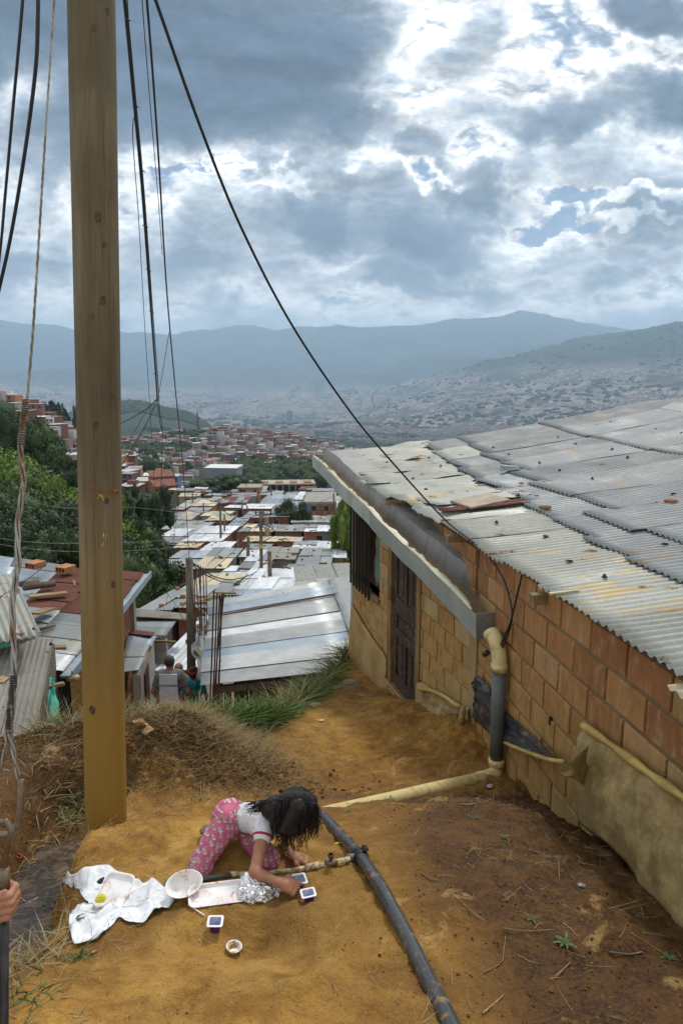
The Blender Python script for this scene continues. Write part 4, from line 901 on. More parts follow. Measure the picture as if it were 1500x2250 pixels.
for px, py, r_ in ((216, 476, .017), (226, 657, .015), (232, 538, .010), (206, 60, .011), (250, 310, .009), (200, 695, .012), (206, 775, .009), (208, 865, .008), (238, 20, .012), (252, 790, .008), (211, 935, .015), (239, 1010, .0), (252, 1285, .012), (254, 1420, .012), (196, 1417, .009), (203, 1562, .017), (208, 820, .006), (234, 1100, .011), (172, 250, .012), (248, 870, .010)):
    if r_ < .0095 or py in (1420, 310, 250): continue
    h, ang = pole_px(px, py); g = MB(); vs = []; r_ *= 1.0
    for ring, dz in ((1.35, -.002), (1.0, .0022), (.72, .0012), (.45, -.001), (0.01, -.0008)):
        for k in range(12):
            a = 2 * math.pi * k / 12; lx = r_ * ring * math.cos(a) * .85; lz = r_ * ring * math.sin(a) * 1.15; th = R(ang) + lx / .113; vs.append((math.sin(th) * (.1106 - .0016 * h + dz), -math.cos(th) * (.1106 - .0016 * h + dz), h + lz))
    g.add(vs, [(i * 12 + k, i * 12 + (k + 1) % 12, (i + 1) * 12 + (k + 1) % 12, (i + 1) * 12 + k) for i in range(4) for k in range(12)]); link('knot', g.me('knot', True), M_knot, pole)
def pole_stroke(pts, w_, m_, name):
    for (x0, y0), (x1, y1) in zip(pts[:-1], pts[1:]):
        pass
    P_ = []
    for x, y in pts:
        h, ang = pole_px(x, y); P_.append(Vector((math.sin(R(ang)) * .1095, -math.cos(R(ang)) * .1095, h)))
    g = MB(); g.tube(curvepts(P_, 5) if len(P_) > 2 else P_, w_, 6); return link(name, g.me(name, True), m_, pole)
M_yel = flat('yellow_paint', (.62, .50, .02), .7, .4, 60.); M_red = flat('red_string', (.42, .075, .035), .7, .3, 60.); M_chalk = mat('faded_chalk', base=(.27, .22, .13), rough=.95)
for pts in (((227, 1170), (228, 1182)), ((233, 1174), (234, 1186)), ((228, 1192), (226, 1202)), ((230, 1173), (235, 1174))): pole_stroke(pts, .0022, M_yel, 'paint_mark')
pole_stroke([(196, 1071), (215, 1075), (240, 1077), (262, 1076)], .0022, M_red, 'red_string'); pole_stroke([(246, 1073), (252, 1081), (258, 1074), (264, 1080)], .0025, M_red, 'red_string')
g = MB()
for i in range(14):
    h, ang = pole_px(221, 1086); b_ = Vector((math.sin(R(ang)) * .117, -math.cos(R(ang)) * .117, h)); g.tube([b_, b_ + Vector((rnd.uniform(-.02, .02), rnd.uniform(-.012, 0), rnd.uniform(-.025, .012)))], .0009, 4)
link('straw_tuft', g.me('straw_tuft'), M_yel, pole)
M_roundel = None
def cable(name, pts, r, m_, lab, cat='cable', grp=None, n=10, seg=8, parent=None):
    P_ = [at(*q) if len(q) == 3 else Vector(q[:3]) for q in pts]; g = MB(); g.tube(curvepts(P_, n), r, seg)
    o = g.build(name, m_, parent, True)
    if lab: tag(o, lab, cat, grp)
    return o
# cables: (px, py, distance)
cable('cable', [(318, -60, 2.9), (342, 0, 3.0), (440, 278, 3.4), (530, 500, 3.8), (640, 712, 4.3), (760, 892, 4.9), (845, 997, 5.4), (975, 1140, 6.15), (1050, 1200, 5.72), (1100, 1262, 5.2), (1122, 1330, 5.0), (1122, 1370, 4.98), (1108, 1410, 5.06), (1100, 1432, 5.12)], .0075, M_black, 'long black cable sagging from the pole top down onto the metal roof')
cable('cable', [(1147, 1258, 4.84), (1130, 1330, 4.93), (1120, 1370, 4.96), (1106, 1400, 5.04), (1098, 1425, 5.12)], .008, M_black, 'short black cable loop under the roof edge above the downpipe')
cable('tie_wire', [(979, 1305, 5.75), (1030, 1250, 5.9), (1072, 1198, 6.0), (1108, 1160, 6.1)], .0016, M_wire, 'thin tie wire stretched across the gutter end')
THK = [(266, -60, 3.6), (274, 0, 3.7), (291, 180, 4.2), (313, 420, 5.2), (329, 640, 6.6), (343, 830, 8.2), (346, 880, 9.)]
cable('cable_bundle', THK, .0095, M_black, 'thick taped bundle of black cables right of the pole')
cable('cable', [(p[0] + 4, p[1] + 6, p[2]) for p in THK[1:]] + [(351, 905, 9.2), (357, 950, 9.8), (355, 1040, 11.), (352, 1130, 12.3), (350, 1220, 13.5), (362, 1290, 14.5), (395, 1345, 15.), (414, 1400, 15.2)], .005, M_black, 'black drop cable running from the bundle down to the thin grey post')
cable('cable', [(346, 880, 9.), (352, 930, 9.4), (366, 975, 10), (382, 1040, 11), (392, 1100, 12), (382, 1180, 13), (372, 1260, 14), (366, 1330, 15)], .0045, M_black, 'loose black cable curling below the cable junction')
cable('cable', [(314, -60, 3.7), (323, 0, 3.8), (345, 290, 4.6), (364, 600, 6.), (375, 740, 7.), (388, 880, 8.6), (401, 1010, 10.5), (411, 1150, 13), (416, 1228, 15)], .0065, M_black, 'black cable descending to the top of the thin grey post')
cable('twisted_wire', [(279, -20, 3.8), (286, 90, 4.), (297, 235, 4.4), (292, 300, 4.6), (305, 480, 5.2), (314, 640, 6.), (321, 760, 7.), (329, 880, 8.6), (336, 1000, 10.), (342, 1130, 12), (345, 1300, 14)], .0028, M_black, 'thin twisted wire hanging beside the thick cable bundle')
cable('twisted_wire', [(311, -20, 3.9), (320, 100, 4.1), (332, 250, 4.6), (345, 400, 5.2), (357, 560, 6.)], .0026, M_black, 'thin twisted wire close left of the right-hand cable')
cable('twisted_wire', [(372, 730, 7.), (362, 790, 7.6), (352, 850, 8.4), (347, 878, 9.)], .003, M_black, 'short slanting wire joining the right cable to the junction')
cable('cable', [(346, 878, 9.), (320, 900, 9.3), (290, 918, 9.6), (262, 933, 10.), (180, 980, 10.5), (100, 1030, 10.8), (0, 1084, 11.), (-60, 1112, 11)], .0062, M_black, 'black cable slanting left from the junction and passing behind the pole')
cable('cable', [(346, 880, 9.), (320, 935, 9.6), (290, 985, 10.), (262, 1030, 10.4), (170, 1160, 11.), (90, 1250, 11.4), (0, 1312, 11.6), (-40, 1335, 11.6)], .0055, M_black, 'black cable running down left behind the pole to the rusty roof')
cable('twisted_wire', [(344, 876, 9.), (318, 910, 9.6), (290, 958, 10), (262, 990, 10.5)], .003, M_black, 'thin wire fanning from the cable junction')
for i, (a_, b_, d_, lb) in enumerate((((0, 1082, 26), (90, 1108, 28), (170, 1117, 30), 'upper pale wire across the dark trees'), ((0, 1183, 24), (80, 1192, 26), (170, 1194, 27), 'lower pair wire in front of the dark trees'), ((0, 1196, 24), (80, 1207, 26), (170, 1212, 27), 'lowest thin wire in front of the dark trees'))):
    cable('wire', [(-60, a_[1] - 14, a_[2])] + [a_, b_, d_, (290, d_[1] - 2, 34), (400, d_[1] - 10 + 20 * (i == 0), 40)], .012, M_wire, lb, 'wire')
cable('cable', [(50, -20, 2.6), (49, 20, 2.6), (30, 230, 2.7), (12, 430, 2.8), (0, 560, 2.85), (-30, 800, 3.)], .0055, M_black, 'leftmost black cable hanging at the frame edge')
cable('cable', [(84, -20, 2.6), (84, 30, 2.6), (79, 150, 2.65), (56, 330, 2.75), (26, 510, 2.85), (0, 630, 2.9), (-40, 800, 3.)], .0072, M_black, 'thicker black cable hanging left of the guy wire')
for px, py, Y_ in ((280, 42, 3.8), (298, 232, 4.4), (312, 374, 5.), (318, 496, 5.5), (325, 592, 6.2), (332, 684, 6.9), (341, 822, 8.)):   # cable ties on the bundle
    ti = (px, py)
    o = cable('cable_tie', [(px - 4, py - 1, Y_ - .02), (px + 1, py, Y_ - .03), (px + 7, py + 4, Y_)], .0035, M_black, {42: 'topmost tie on the thick cable bundle', 232: 'second tie from the top of the thick cable bundle', 374: 'long tie end sticking right from the cable bundle against cloud', 496: 'fourth tie from the top of the thick cable bundle', 592: 'fifth tie from the top of the thick cable bundle', 684: 'tie on the cable bundle just above the mountain line', 822: 'lowest tie on the cable bundle, against the mountains'}[py], 'cable tie', 'ties along the cable bundle', 3, 5)
# ------------------------------------------------------------------ guy wire with its wrapped grips, hook and rod
guy = empty('guy_wire', at(18, 2240, 1.30), 'twisted steel guy wire with wrapped grips, hook and rod at the left edge', 'guy wire')
def gpart(name, mb, m_, smooth=True):
    o = link(name, mb.me(name, smooth), m_, guy); o.matrix_parent_inverse = Matrix.Translation(-guy.location); return o
def strands(pts, r_strand, rad, pitch, nst, m_, name):
    C_ = curvepts([at(*q) for q in pts], 24); L = 0; 
    for k in range(nst):
        L = 0; P_ = []
        for i, c in enumerate(C_):
            if i: L += (c - C_[i - 1]).length
            a = 2 * math.pi * (k / nst + L / pitch); P_.append(c + Vector((math.cos(a) * rad, math.sin(a) * rad, 0)))
        g = MB(); g.tube(P_, r_strand, 6); gpart(name, g, m_)
strands([(124, -40, 2.22), (120, 0, 2.2), (97, 350, 2.0), (75, 700, 1.82), (60, 880, 1.74)], .0017, .0021, .10, 3, M_wire, 'strand')
strands([(57, 880, 1.74), (46, 985, 1.70), (52, 1060, 1.66), (40, 1150, 1.62), (40, 1240, 1.58), (28, 1330, 1.54), (32, 1480, 1.48), (22, 1610, 1.43)], .0034, .0042, .20, 3, M_wire, 'strand')
def wrap(p0, p1, rad, turns, name, m_):
    a = at(*p0); b = at(*p1); d = (b - a); up = d.normalized(); s_ = up.cross(Vector((0, 1, 0))).normalized(); t_ = up.cross(s_); P_ = []
    n = int(turns * 14)
    for i in range(n + 1):
        an = 2 * math.pi * turns * i / n; P_.append(a + d * (i / n) + (s_ * math.cos(an) + t_ * math.sin(an)) * (rad + .0008 * math.sin(i * .37)))
    g = MB(); g.tube(P_, .0021, 5); gpart(name, g, m_)
wrap((58, 878, 1.735), (46, 978, 1.695), .0066, 21, 'wire_wrapping', M_rod)
wrap((31, 1484, 1.475), (24, 1560, 1.45), .0070, 15, 'wire_wrapping', M_rodk); wrap((24, 1556, 1.45), (19, 1604, 1.43), .0064, 10, 'wire_wrapping', M_rodk)
strands([(20, 1604, 1.43), (30, 1650, 1.42), (42, 1716, 1.40)], .0026, .003, .09, 2, M_wire, 'strand'); strands([(17, 1604, 1.43), (12, 1650, 1.42), (-6, 1716, 1.40)], .0026, .003, .09, 2, M_wire, 'strand')
g = MB(); g.tube(curvepts([at(47, 1712, 1.40), at(46, 1770, 1.38), at(41, 1806, 1.37), at(26, 1828, 1.36), at(6, 1834, 1.36), at(-8, 1826, 1.37), at(-10, 1812, 1.38), at(2, 1806, 1.39), at(12, 1812, 1.38)], 6), [.0085] * 14 + [.0072] * 60 if False else .0074, 10); gpart('thimble_hook', g, M_rod)
g = MB(); g.tube(curvepts([at(10, 1802, 1.34), at(20, 1815, 1.34), at(26, 1832, 1.34), at(20, 1852, 1.345), at(14, 1880, 1.345), at(13, 1912, 1.345)], 6), .0072, 10); gpart('rod_eye', g, M_rod)
g = MB(); g.tube(curvepts([at(-22, 1802, 1.36), at(-16, 1840, 1.355), at(-4, 1868, 1.35), at(6, 1890, 1.345), at(10, 1915, 1.345)], 6), .0068, 10); gpart('rod_eye', g, M_rod)
RT = at(11, 1905, 1.345); RB = at(9, 2262, 1.24); RB2 = RB + (RB - RT) * .9
g = MB(); g.tube([RT, at(10, 1952, 1.33)], [.0105, .0125], 12); gpart('rod_neck', g, M_rod)
g = MB(); g.tube([at(10, 1948, 1.331), RB, RB2], .0098, 14); gpart('rod', g, M_rodk)
# ------------------------------------------------------------------ the hand closed round the rod
M_skin = mat('skin', rough=.55, spec=.4, Subsurface_Weight=.08, Subsurface_Scale=.01, fn=lambda T: {'Base Color': T.mix(T.ss(T.noise(geo(T), 30., 4, .6), .35, .65), (.30, .135, .075), (.37, .175, .10)), 'bump': (T.noise(geo(T), 300., 3, .6), .15, .002)})
hc = at(10, 1980, 1.322); pr = []
rx = Vector((1, .1, 0)).normalized(); ry = Vector((-.1, 1, 0)).normalized(); rz = (RT - RB).normalized()
HS = .78
def hp(x, y, z): return hc + (rx * x + ry * y + rz * z) * HS
for i in range(4):
    z0 = .030 - .0185 * i; z1 = z0 - .003; rr = (.0098, .0104, .0100, .0088)[i]; ex = (.0, .003, .001, -.004)[i]
    kn = hp(.026 + ex, .006, z0 + .002); pip = hp(.021 + ex, -.022, z1); dp = hp(-.004, -.027, z1 - .002); tp = hp(-.018, -.018, z1 - .003)
    pr += [cap(hp(-.004, .026, z0 + .002), kn, rr * 1.12, rr * 1.12), cap(kn, pip, rr * 1.1, rr), cap(pip, dp, rr, rr * .93), cap(dp, tp, rr * .93, rr * .8)]
pr += [cap(hp(-.012, .024, .022), hp(-.016, .020, -.028), .018, .017), cap(hp(-.03, .018, .01), hp(-.034, .012, -.03), .018, .018)]
pr += [cap(hp(-.036, .012, -.012), hp(-.030, -.014, .010), .013, .011), cap(hp(-.030, -.014, .010), hp(-.010, -.026, .030), .011, .0095), cap(hp(-.010, -.026, .030), hp(.010, -.025, .040), .0095, .0075)]
W0 = hp(-.040, .012, -.030); W1 = hp(-.065, .0, -.085); E1 = hp(-.13, -.10, -.28)
pr += [cap(W0, W1, .021, .020), cap(W1, E1, .020, .036)]
pr = [q[:3] + (q[3] * HS, q[4] * HS) for q in pr]
p_ = link('person', sdf_mesh('person', pr, .0016, .0042), M_skin); tag(p_, 'hand of a person gripping the steel rod at the left edge', 'person')
# finger nails are turned away from the camera; the thumb's shows
# ------------------------------------------------------------------ downpipe and buried yellow pipe
dp_ = empty('downpipe', (1.225, 5.1, -3.02), 'grey and yellow plastic downpipe under the gutter end', 'downpipe')
def ppart(name, mb, m_, par=dp_, **k):
    o = link(name, mb.me(name, True), m_, par, **k); o.matrix_parent_inverse = Matrix.Translation(-par.location); return o
A0 = Vector((gp(5.42, .17, -.17))); 
g = MB(); g.tube(curvepts([A0 + Vector((0, .10, .03)), A0 + Vector((.01, -.02, -.015)), at(1084, 1398, 5.22)], 5), .057, 22); ppart('outlet_sleeve', g, M_pvcg)
g = MB(); g.tube(curvepts([at(1079, 1388, 5.24), at(1090, 1412, 5.16), at(1096, 1438, 5.12), at(1096, 1465, 5.1)], 8), .060, 24); g.tube([at(1096, 1458, 5.1), at(1096, 1474, 5.1)], .066, 24); g.tube([at(1078, 1390, 5.245), at(1083, 1401, 5.20)], .064, 24); ppart('elbow', g, M_pvcy)
T0 = at(1096, 1470, 5.1); T1 = at(1090, 1672, 5.1)
g = MB(); g.tube([T0, T1], .0555, 26); ppart('pipe', g, M_pvcg)
g = MB(); g.tube([at(1090, 1666, 5.1), at(1090, 1684, 5.1)], .064, 24); g.tube(curvepts([at(1090, 1680, 5.1), at(1089, 1694, 5.09), at(1080, 1705, 5.04), at(1058, 1712, 4.98)], 7), .060, 24); g.tube([at(1064, 1711, 5.0), at(1052, 1714, 4.97)], .064, 24); ppart('elbow', g, M_pvcy)
e0 = at(1062, 1712, 4.985); e1 = gpt(712, 1774) + Vector((0, 0, -.045))
g = MB(); P_ = curvepts([e0, e0.lerp(e1, .33) + Vector((0, 0, .004)), e0.lerp(e1, .66), e1], 8); g.tube(P_, [.0565 - .012 * i / len(P_) for i in range(len(P_))], 24); ppart('ground_pipe', g, M_pvcy)
g = MB(); g.tube([at(1064, 1432, 5.2), at(1070, 1440, 5.18)], .03, 6); o = g.build('plastic_rag', M_black, None, True, label='black plastic scrap knotted behind the upper pipe elbow', category='scrap')
# ------------------------------------------------------------------ the big black hose and the thin water pipe
hose_px = [(690, 1776), (712, 1797), (745, 1836), (790, 1890), (832, 1952), (862, 2008), (892, 2064), (922, 2126), (952, 2186), (982, 2246), (1010, 2310), (1050, 2400)]
HP = []
for i, (x, y) in enumerate(hose_px):
    q = gpt(x, y, .020 if i > 2 else (-.012, .0, .012)[i]); HP.append(q)
hose = MB(); hose.tube(curvepts(HP, 8), .0285, 20); ho = hose.build('black_hose', M_hose, None, True, label='fat muddy black water hose curving across the yard', category='hose')
cpt = gpt(791, 1892, .022); dcl = (HP[4] - HP[3]).normalized()
cl = empty('pipe_clamp', cpt, 'black saddle clamp joining the thin pipe to the fat hose', 'pipe clamp')
g = MB()
for s_ in (-.02, .02): g.tube([cpt + dcl * (s_ - .008), cpt + dcl * (s_ + .008)], .036, 18)
ppart('clamp_band', g, M_bar, cl)
for s_ in (-.016, .014):
    g = MB(); g.tube([cpt + dcl * s_ + Vector((.018, 0, .026)), cpt + dcl * s_ + Vector((.022, 0, .052))], .008, 8); g.tube([cpt + dcl * s_ + Vector((.022, 0, .040)), cpt + dcl * s_ + Vector((.022, 0, .047))], .014, 6); ppart('bolt', g, M_bar, cl)
g = MB(); sdv = Vector((-1, -.1, 0)).normalized(); g.tube([cpt + sdv * .02, cpt + sdv * .062], .016, 14); ppart('saddle_outlet', g, M_pvcg, cl)
wp = empty('water_pipe', gpt(520, 1926), 'thin jointed white and grey water pipe lying behind the child', 'water pipe')
WP = [gpt(*q, .010) for q in ((362, 1946), (440, 1938), (512, 1926), (575, 1925), (640, 1917), (672, 1912), (700, 1906), (735, 1902), (768, 1896))]
def seg(name, a, b, r_, m_): 
    g = MB(); g.tube([a, b], r_, 12); ppart(name, g, m_, wp)
M_pvcw = mat('dirty_white_pvc', rough=.5, spec=.4, fn=lambda T: {'Base Color': T.mix(T.ss(T.noise(geo(T), 35., 5, .7), .48, .6), (.62, .52, .33), (.26, .17, .07))})
seg('grey_section', WP[0], WP[2], .0115, M_pvcg); seg('white_section', WP[2], WP[4], .0095, M_pvcw); seg('white_section', WP[4], WP[5], .011, M_pvcw); seg('coupling', WP[5] + Vector((0, 0, .002)), WP[6] + Vector((0, 0, .002)), .0155, M_pvcw); seg('white_section', WP[6], WP[7], .010, M_pvcw); seg('threaded_end', WP[7] + Vector((0, 0, .004)), WP[8] + Vector((0, 0, .010)), .0125, M_pvcw)
seg('coupling', WP[2] - Vector((.012, 0, 0)), WP[2] + Vector((.02, 0, 0)), .0135, M_pvcw)
vb = gpt(727, 1902, .012); seg('valve_stem', vb, vb + Vector((.0, .0, .045)), .009, M_rod); seg('valve_body', vb - Vector((.03, 0, 0)), vb + Vector((.03, 0, 0)), .014, M_rod); seg('valve_cap', vb + Vector((0, 0, .035)), vb + Vector((0, 0, .045)), .014, M_rod)
# ------------------------------------------------------------------ the play things and rubbish on the ground
def nrm(x, y, e=.03): return Vector((gz(x - e, y) - gz(x + e, y), gz(x, y - e) - gz(x, y + e), 2 * e)).normalized()
def place(o, px, py, lift=0., rz=0., tilt=(0, 0), s=1., sink=True):
    q = gpt(px, py); n_ = (nrm(q.x, q.y, .06) * .4 + Vector((0, 0, .6))).normalized(); o.location = q + n_ * lift
    o.rotation_euler = (Vector((0, 0, 1)).rotation_difference(n_).to_matrix().to_4x4() @ Matrix.Rotation(rz, 4, 'Z') @ Matrix.Rotation(tilt[0], 4, 'X') @ Matrix.Rotation(tilt[1], 4, 'Y')).to_euler(); o.scale = (s,) * 3; return o
M_cupw = mat('white_plastic', base=(.78, .78, .80), rough=.35, spec=.5); M_cupv = mat('violet_jelly', rough=.25, spec=.5, fn=lambda T: {'Base Color': T.mix(T.ss(T.noise(obc(T), 40., 4, .6), .4, .6), (.055, .008, .10), (.10, .02, .17))}); M_cupi = mat('cloudy_cup_lining', rough=.3, spec=.5, fn=lambda T: {'Base Color': T.mix(T.ss(T.noise(obc(T), 45., 5, .7), .42, .58), (.50, .55, .66), (.34, .34, .52))})
def rrect(w_, h_, r_, z, n=4, dx_=0, dy_=0):
    out = []
    for cx_, cy_, a0 in ((w_ - r_, h_ - r_, 0), (-w_ + r_, h_ - r_, 90), (-w_ + r_, -h_ + r_, 180), (w_ - r_, -h_ + r_, 270)):
        for i in range(n + 1): a = R(a0 + 90 * i / n); out.append((cx_ + r_ * math.cos(a) + dx_, cy_ + r_ * math.sin(a) + dy_, z))
    return out
def loft(mb, loops, cap0=True, cap1=False):
    n = len(loops[0]); vs = [v for l_ in loops for v in l_]; fs = [(i * n + k, i * n + (k + 1) % n, (i + 1) * n + (k + 1) % n, (i + 1) * n + k) for i in range(len(loops) - 1) for k in range(n)]
    if cap0: fs.append(tuple(range(n - 1, -1, -1)))
    if cap1: fs.append(tuple((len(loops) - 1) * n + k for k in range(n)))
    return mb.add(vs, fs)
def cup(lab, px, py, rz, tilt, s=1.):
    t = empty('dessert_cup', (0, 0, 0), lab, 'cup', 'violet dessert cups')
    g = MB(); loft(g, [rrect(.020, .018, .007, 0), rrect(.024, .021, .007, .030), rrect(.026, .023, .007, .0405)]); link('body', g.me('body', False), M_cupv, t)
    g = MB(); loft(g, [rrect(.026, .023, .007, .040), rrect(.034, .031, .009, .0405), rrect(.034, .031, .009, .0425), rrect(.026, .023, .006, .0435), rrect(.0245, .0215, .006, .042)], False); link('rim', g.me('rim', False), M_cupw, t)
    g = MB(); loft(g, [rrect(.0245, .0215, .006, .042), rrect(.022, .019, .006, .016), rrect(.0195, .0175, .006, .010)], False, True); link('lining', g.me('lining', False), M_cupi, t)
    return place(t, px, py, 0, rz, tilt, s)
cup('violet dessert cup standing alone on the dirt below the foam tray', 473, 2042, .05, (.0, .03), .92)
cup('violet dessert cup touched by the child, nearer the hose end', 678, 1980, .25, (.12, -.05), .92)
cup('violet dessert cup held tilted under the child\'s fingers', 655, 1946, .35, (.25, .12), .92)
g = MB(); g.lathe([(.0, .001), (.022, .001), (.026, .006), (.031, .022), (.035, .023), (.035, .025), (.030, .025), (.0285, .022), (.0235, .007), (.020, .004), (0, .0035)], 32)
M_dip = mat('stained_sauce_cup', rough=.5, fn=lambda T: {'Base Color': T.mix(T.ss(T.noise(obc(T), 60., 5, .7), .5, .62), (.74, .70, .64), (.36, .20, .13))})
place(g.build('sauce_cup', M_dip, None, True, label='small round white sauce cup alone on the bare dirt', category='cup'), 513, 2090, 0, 0, (.0, .05), .9)
M_foam = mat('stained_foam', rough=.7, spec=.35, fn=lambda T: {'Base Color': T.mix(T.ss(T.noise(obc(T), 26., 6, .75, .6), .585, .64), T.mix(T.ss(T.noise(obc(T), 8., 5, .6), .4, .6), (.80, .80, .80), (.70, .66, .64)), (.62, .19, .09)), 'bump': (T.noise(obc(T), 60., 3, .6), .2, .001)})
def tray(lab, a, b, h_):
    g = MB(); loft(g, [rrect(a * .86, b * .80, .02, 0), rrect(a * .97, b * .94, .025, h_ * .9), rrect(a, b, .028, h_), rrect(a, b, .028, h_ + .003), rrect(a * .93, b * .89, .024, h_ + .003), rrect(a * .87, b * .80, .02, .006), rrect(a * .5, b * .5, .02, .004)], True, True)
    return g.build('foam_tray', M_foam, None, False, label=lab, category='tray')
place(tray('long white foam tray stained red lying beside the foil ball', .122, .062, .016), 478, 1976, .012, .26, (.20, .02))
# oval bowl
g = MB(); n = 40; lp = []
for s_, z in ((.55, 0), (.66, .012), (.88, .036), (1.0, .050), (1.02, .052), (.97, .052), (.85, .036), (.62, .010), (.45, .005)): lp.append([(math.cos(2 * math.pi * k / n) * .078 * s_, math.sin(2 * math.pi * k / n) * .058 * s_, z) for k in range(n)])
loft(g, lp, True, True); place(g.build('plastic_bowl', M_foam, None, True, label='oval white plastic bowl tipped towards the camera', category='bowl'), 405, 1962, .012, .45, (.42, -.05))
# foil ball
M_foil = mat('crumpled_foil', rough=.22, metal=.9, fn=lambda T: {'Base Color': T.mix(T.ss(T.noise(obc(T), 20., 5, .7), .58, .66), (.74, .74, .76), (.50, .28, .20)), 'Roughness': .24, 'bump': (T.noise(obc(T), 70., 4, .7), .5, .006)})
import bmesh
bm = bmesh.new(); bmesh.ops.create_icosphere(bm, subdivisions=5, radius=1)
for v_ in bm.verts:
    c = v_.co.copy(); k_ = 1 + .22 * (1 - 2 * abs(float(fbm(c.x * 3.2, c.y * 3.2, c.z * 3.2, 3, 5)))) + .10 * float(fbm(c.x * 9, c.y * 9, c.z * 9, 2, 8)) - .22; 
    if c.z > .45: k_ *= 1 - .5 * (c.z - .45)
    if c.z < -.5: c.z = -.5 - (c.z + .5) * .1
    v_.co = Vector((c.x * .070, c.y * .060, c.z * .045)) * k_
    e = math.exp(-((math.atan2(c.y, c.x) - 2.6) / .5) ** 2) * max(0, c.z + .2); v_.co += Vector((-.014, .010, .016)) * e
me = bpy.data.meshes.new('foil_ball'); bm.to_mesh(me); bm.free(); place(link('foil_ball', me, M_foil, label='crumpled silver foil packet beside the child\'s forearm', category='foil'), 572, 1966, .022, .0, (0, 0), 1.35)
# plastic bag: a thin crumpled film spread over the ground
M_bag = mat('white_bag_film', base=(.80, .82, .86), rough=.30, spec=.5, Transmission_Weight=.0, fn=lambda T: {'Base Color': T.mix(T.ss(T.noise(geo(T), 14., 4, .6), .4, .6), (.84, .86, .90), (.72, .74, .78)), 'Alpha': T.ss(T.noise(geo(T), 12., 4, .6), .3, .7, .88, 1.), 'bump': (T.m('ABSOLUTE', T.m('SUBTRACT', T.noise(geo(T), 22., 6, .7, 1.), .5)), .45, .018)})
outline = [(131, 1944), (150, 1928), (185, 1916), (228, 1913), (262, 1920), (290, 1938), (312, 1945), (338, 1940), (362, 1955), (384, 1975), (372, 1998), (345, 2008), (315, 2034), (280, 2030), (262, 2022), (235, 2052), (212, 2070), (170, 2082), (158, 2064), (152, 2040), (158, 2012), (172, 1994), (195, 1990), (182, 1976), (170, 1958), (150, 1950)]
ctr = (238, 1985); rings = 22; vs = []; OL = curvepts([(x, y, 0) for x, y in outline + outline[:1]], 5)[:-1]; no = len(OL)
for j in range(rings + 1):
    for k, q in enumerate(OL):
        f_ = j / rings; x = ctr[0] + (q.x - ctr[0]) * f_; y = ctr[1] + (q.y - ctr[1]) * f_; w_ = gpt(x, y)
        rdg = abs(float(fbm(w_.x * 7, w_.y * 7, 0, 3, 44))); lift = .006 + .085 * max(0, .55 - rdg * 2.2) * (f_ ** .5) * (1 - .6 * f_ ** 6) + .030 * (.4 - abs(float(fbm(w_.x * 16, w_.y * 16, 0, 3, 9)))) * f_ + .007 * float(fbm(w_.x * 25, w_.y * 25, 0, 2, 12)) * (f_ > .1)
        vs.append(tuple(w_ + Vector((0, 0, max(.004, lift)))))
F = [(j * no + k, j * no + (k + 1) % no, (j + 1) * no + (k + 1) % no, (j + 1) * no + k) for j in range(rings) for k in range(no)]
solid(link('plastic_bag', me_np('plastic_bag', vs, F, True), M_bag, label='crumpled white plastic bag spread open on the dirt', category='bag'), .0012)
place(tray('square white foam tray leaning in the plastic bag', .066, .078, .016), 254, 1984, .045, -.25, (.50, .10))
g = MB(); g.beam((0, 0, 0), (.08, 0, .0), .008, .003)
for i in range(4): g.beam((.098, -.009 + .006 * i, .001), (.13, -.009 + .006 * i, .005), .0032, .002)
g.hexa([(.078, -.006, -.001), (.10, -.011, 0), (.10, .011, 0), (.078, .006, -.001), (.078, -.006, .002), (.10, -.011, .003), (.10, .011, .003), (.078, .006, .002)])
o = g.build('plastic_fork', M_cupw, label='small white plastic fork resting on the bag beside the tray', category='fork'); place(o, 276, 1994, .055, .75, (0, -.1), .95)
M_lem = flat('yellow_rind', (.62, .58, .03), .5, .25, 40.)
o = link('yellow_fruit', rock_me(4, (1.1, .85, .9), 3), M_lem, label='small yellow fruit piece at the edge of the foam tray in the bag', category='fruit'); place(o, 224, 2000, .05, .5, (0, 0), .019)
o = link('dark_cap', rock_me(9, (1.3, .7, .8), 2), flat('dark_blue_plastic', (.02, .025, .05), .4), label='dark bottle cap half hidden behind the square tray', category='cap'); place(o, 226, 1952, .035, .4, (0, 0), .017)
def stick(name, pts, r_, m_, lab, cat='stick', lift=.006):
    P_ = [gpt(x, y, lift) for x, y in pts]; g = MB(); g.tube(curvepts(P_, 4) if len(P_) > 2 else P_, [r_ * (1 - .4 * i / 12) for i in range(len(curvepts(P_, 4)))] if len(P_) > 2 else r_, 7); return g.build(name, m_, None, True, label=lab, category=cat)
M_straw = mat('straw', rough=.8, spec=.2, fn=lambda T: {'Base Color': T.mix(T.noise(geo(T), 6., 4, .7), (.24, .165, .07), (.50, .40, .22))})
M_strawd = mat('wet_straw', rough=.8, spec=.2, fn=lambda T: {'Base Color': T.mix(T.noise(geo(T), 9., 4, .7), (.060, .035, .016), (.19, .125, .055))})
stick('lollipop_stick', [(414, 1991), (449, 2014)], .0028, M_cupw, 'white lollipop stick pointing at the lone violet cup', 'stick')
stick('twig', [(455, 2013), (450, 2022), (443, 2033)], .0022, M_straw, 'tiny bent twig beside the lone violet cup')
stick('wood_chip', [(200, 2098), (212, 2093)], .006, M_plank, 'pale wood chip on the dirt below the plastic bag', 'wood chip')
stick('bamboo_cane', [(38, 2010), (70, 2002), (96, 1994)], .0085, M_plank, 'short cut cane lying beside the gripping hand', 'cane', .012)
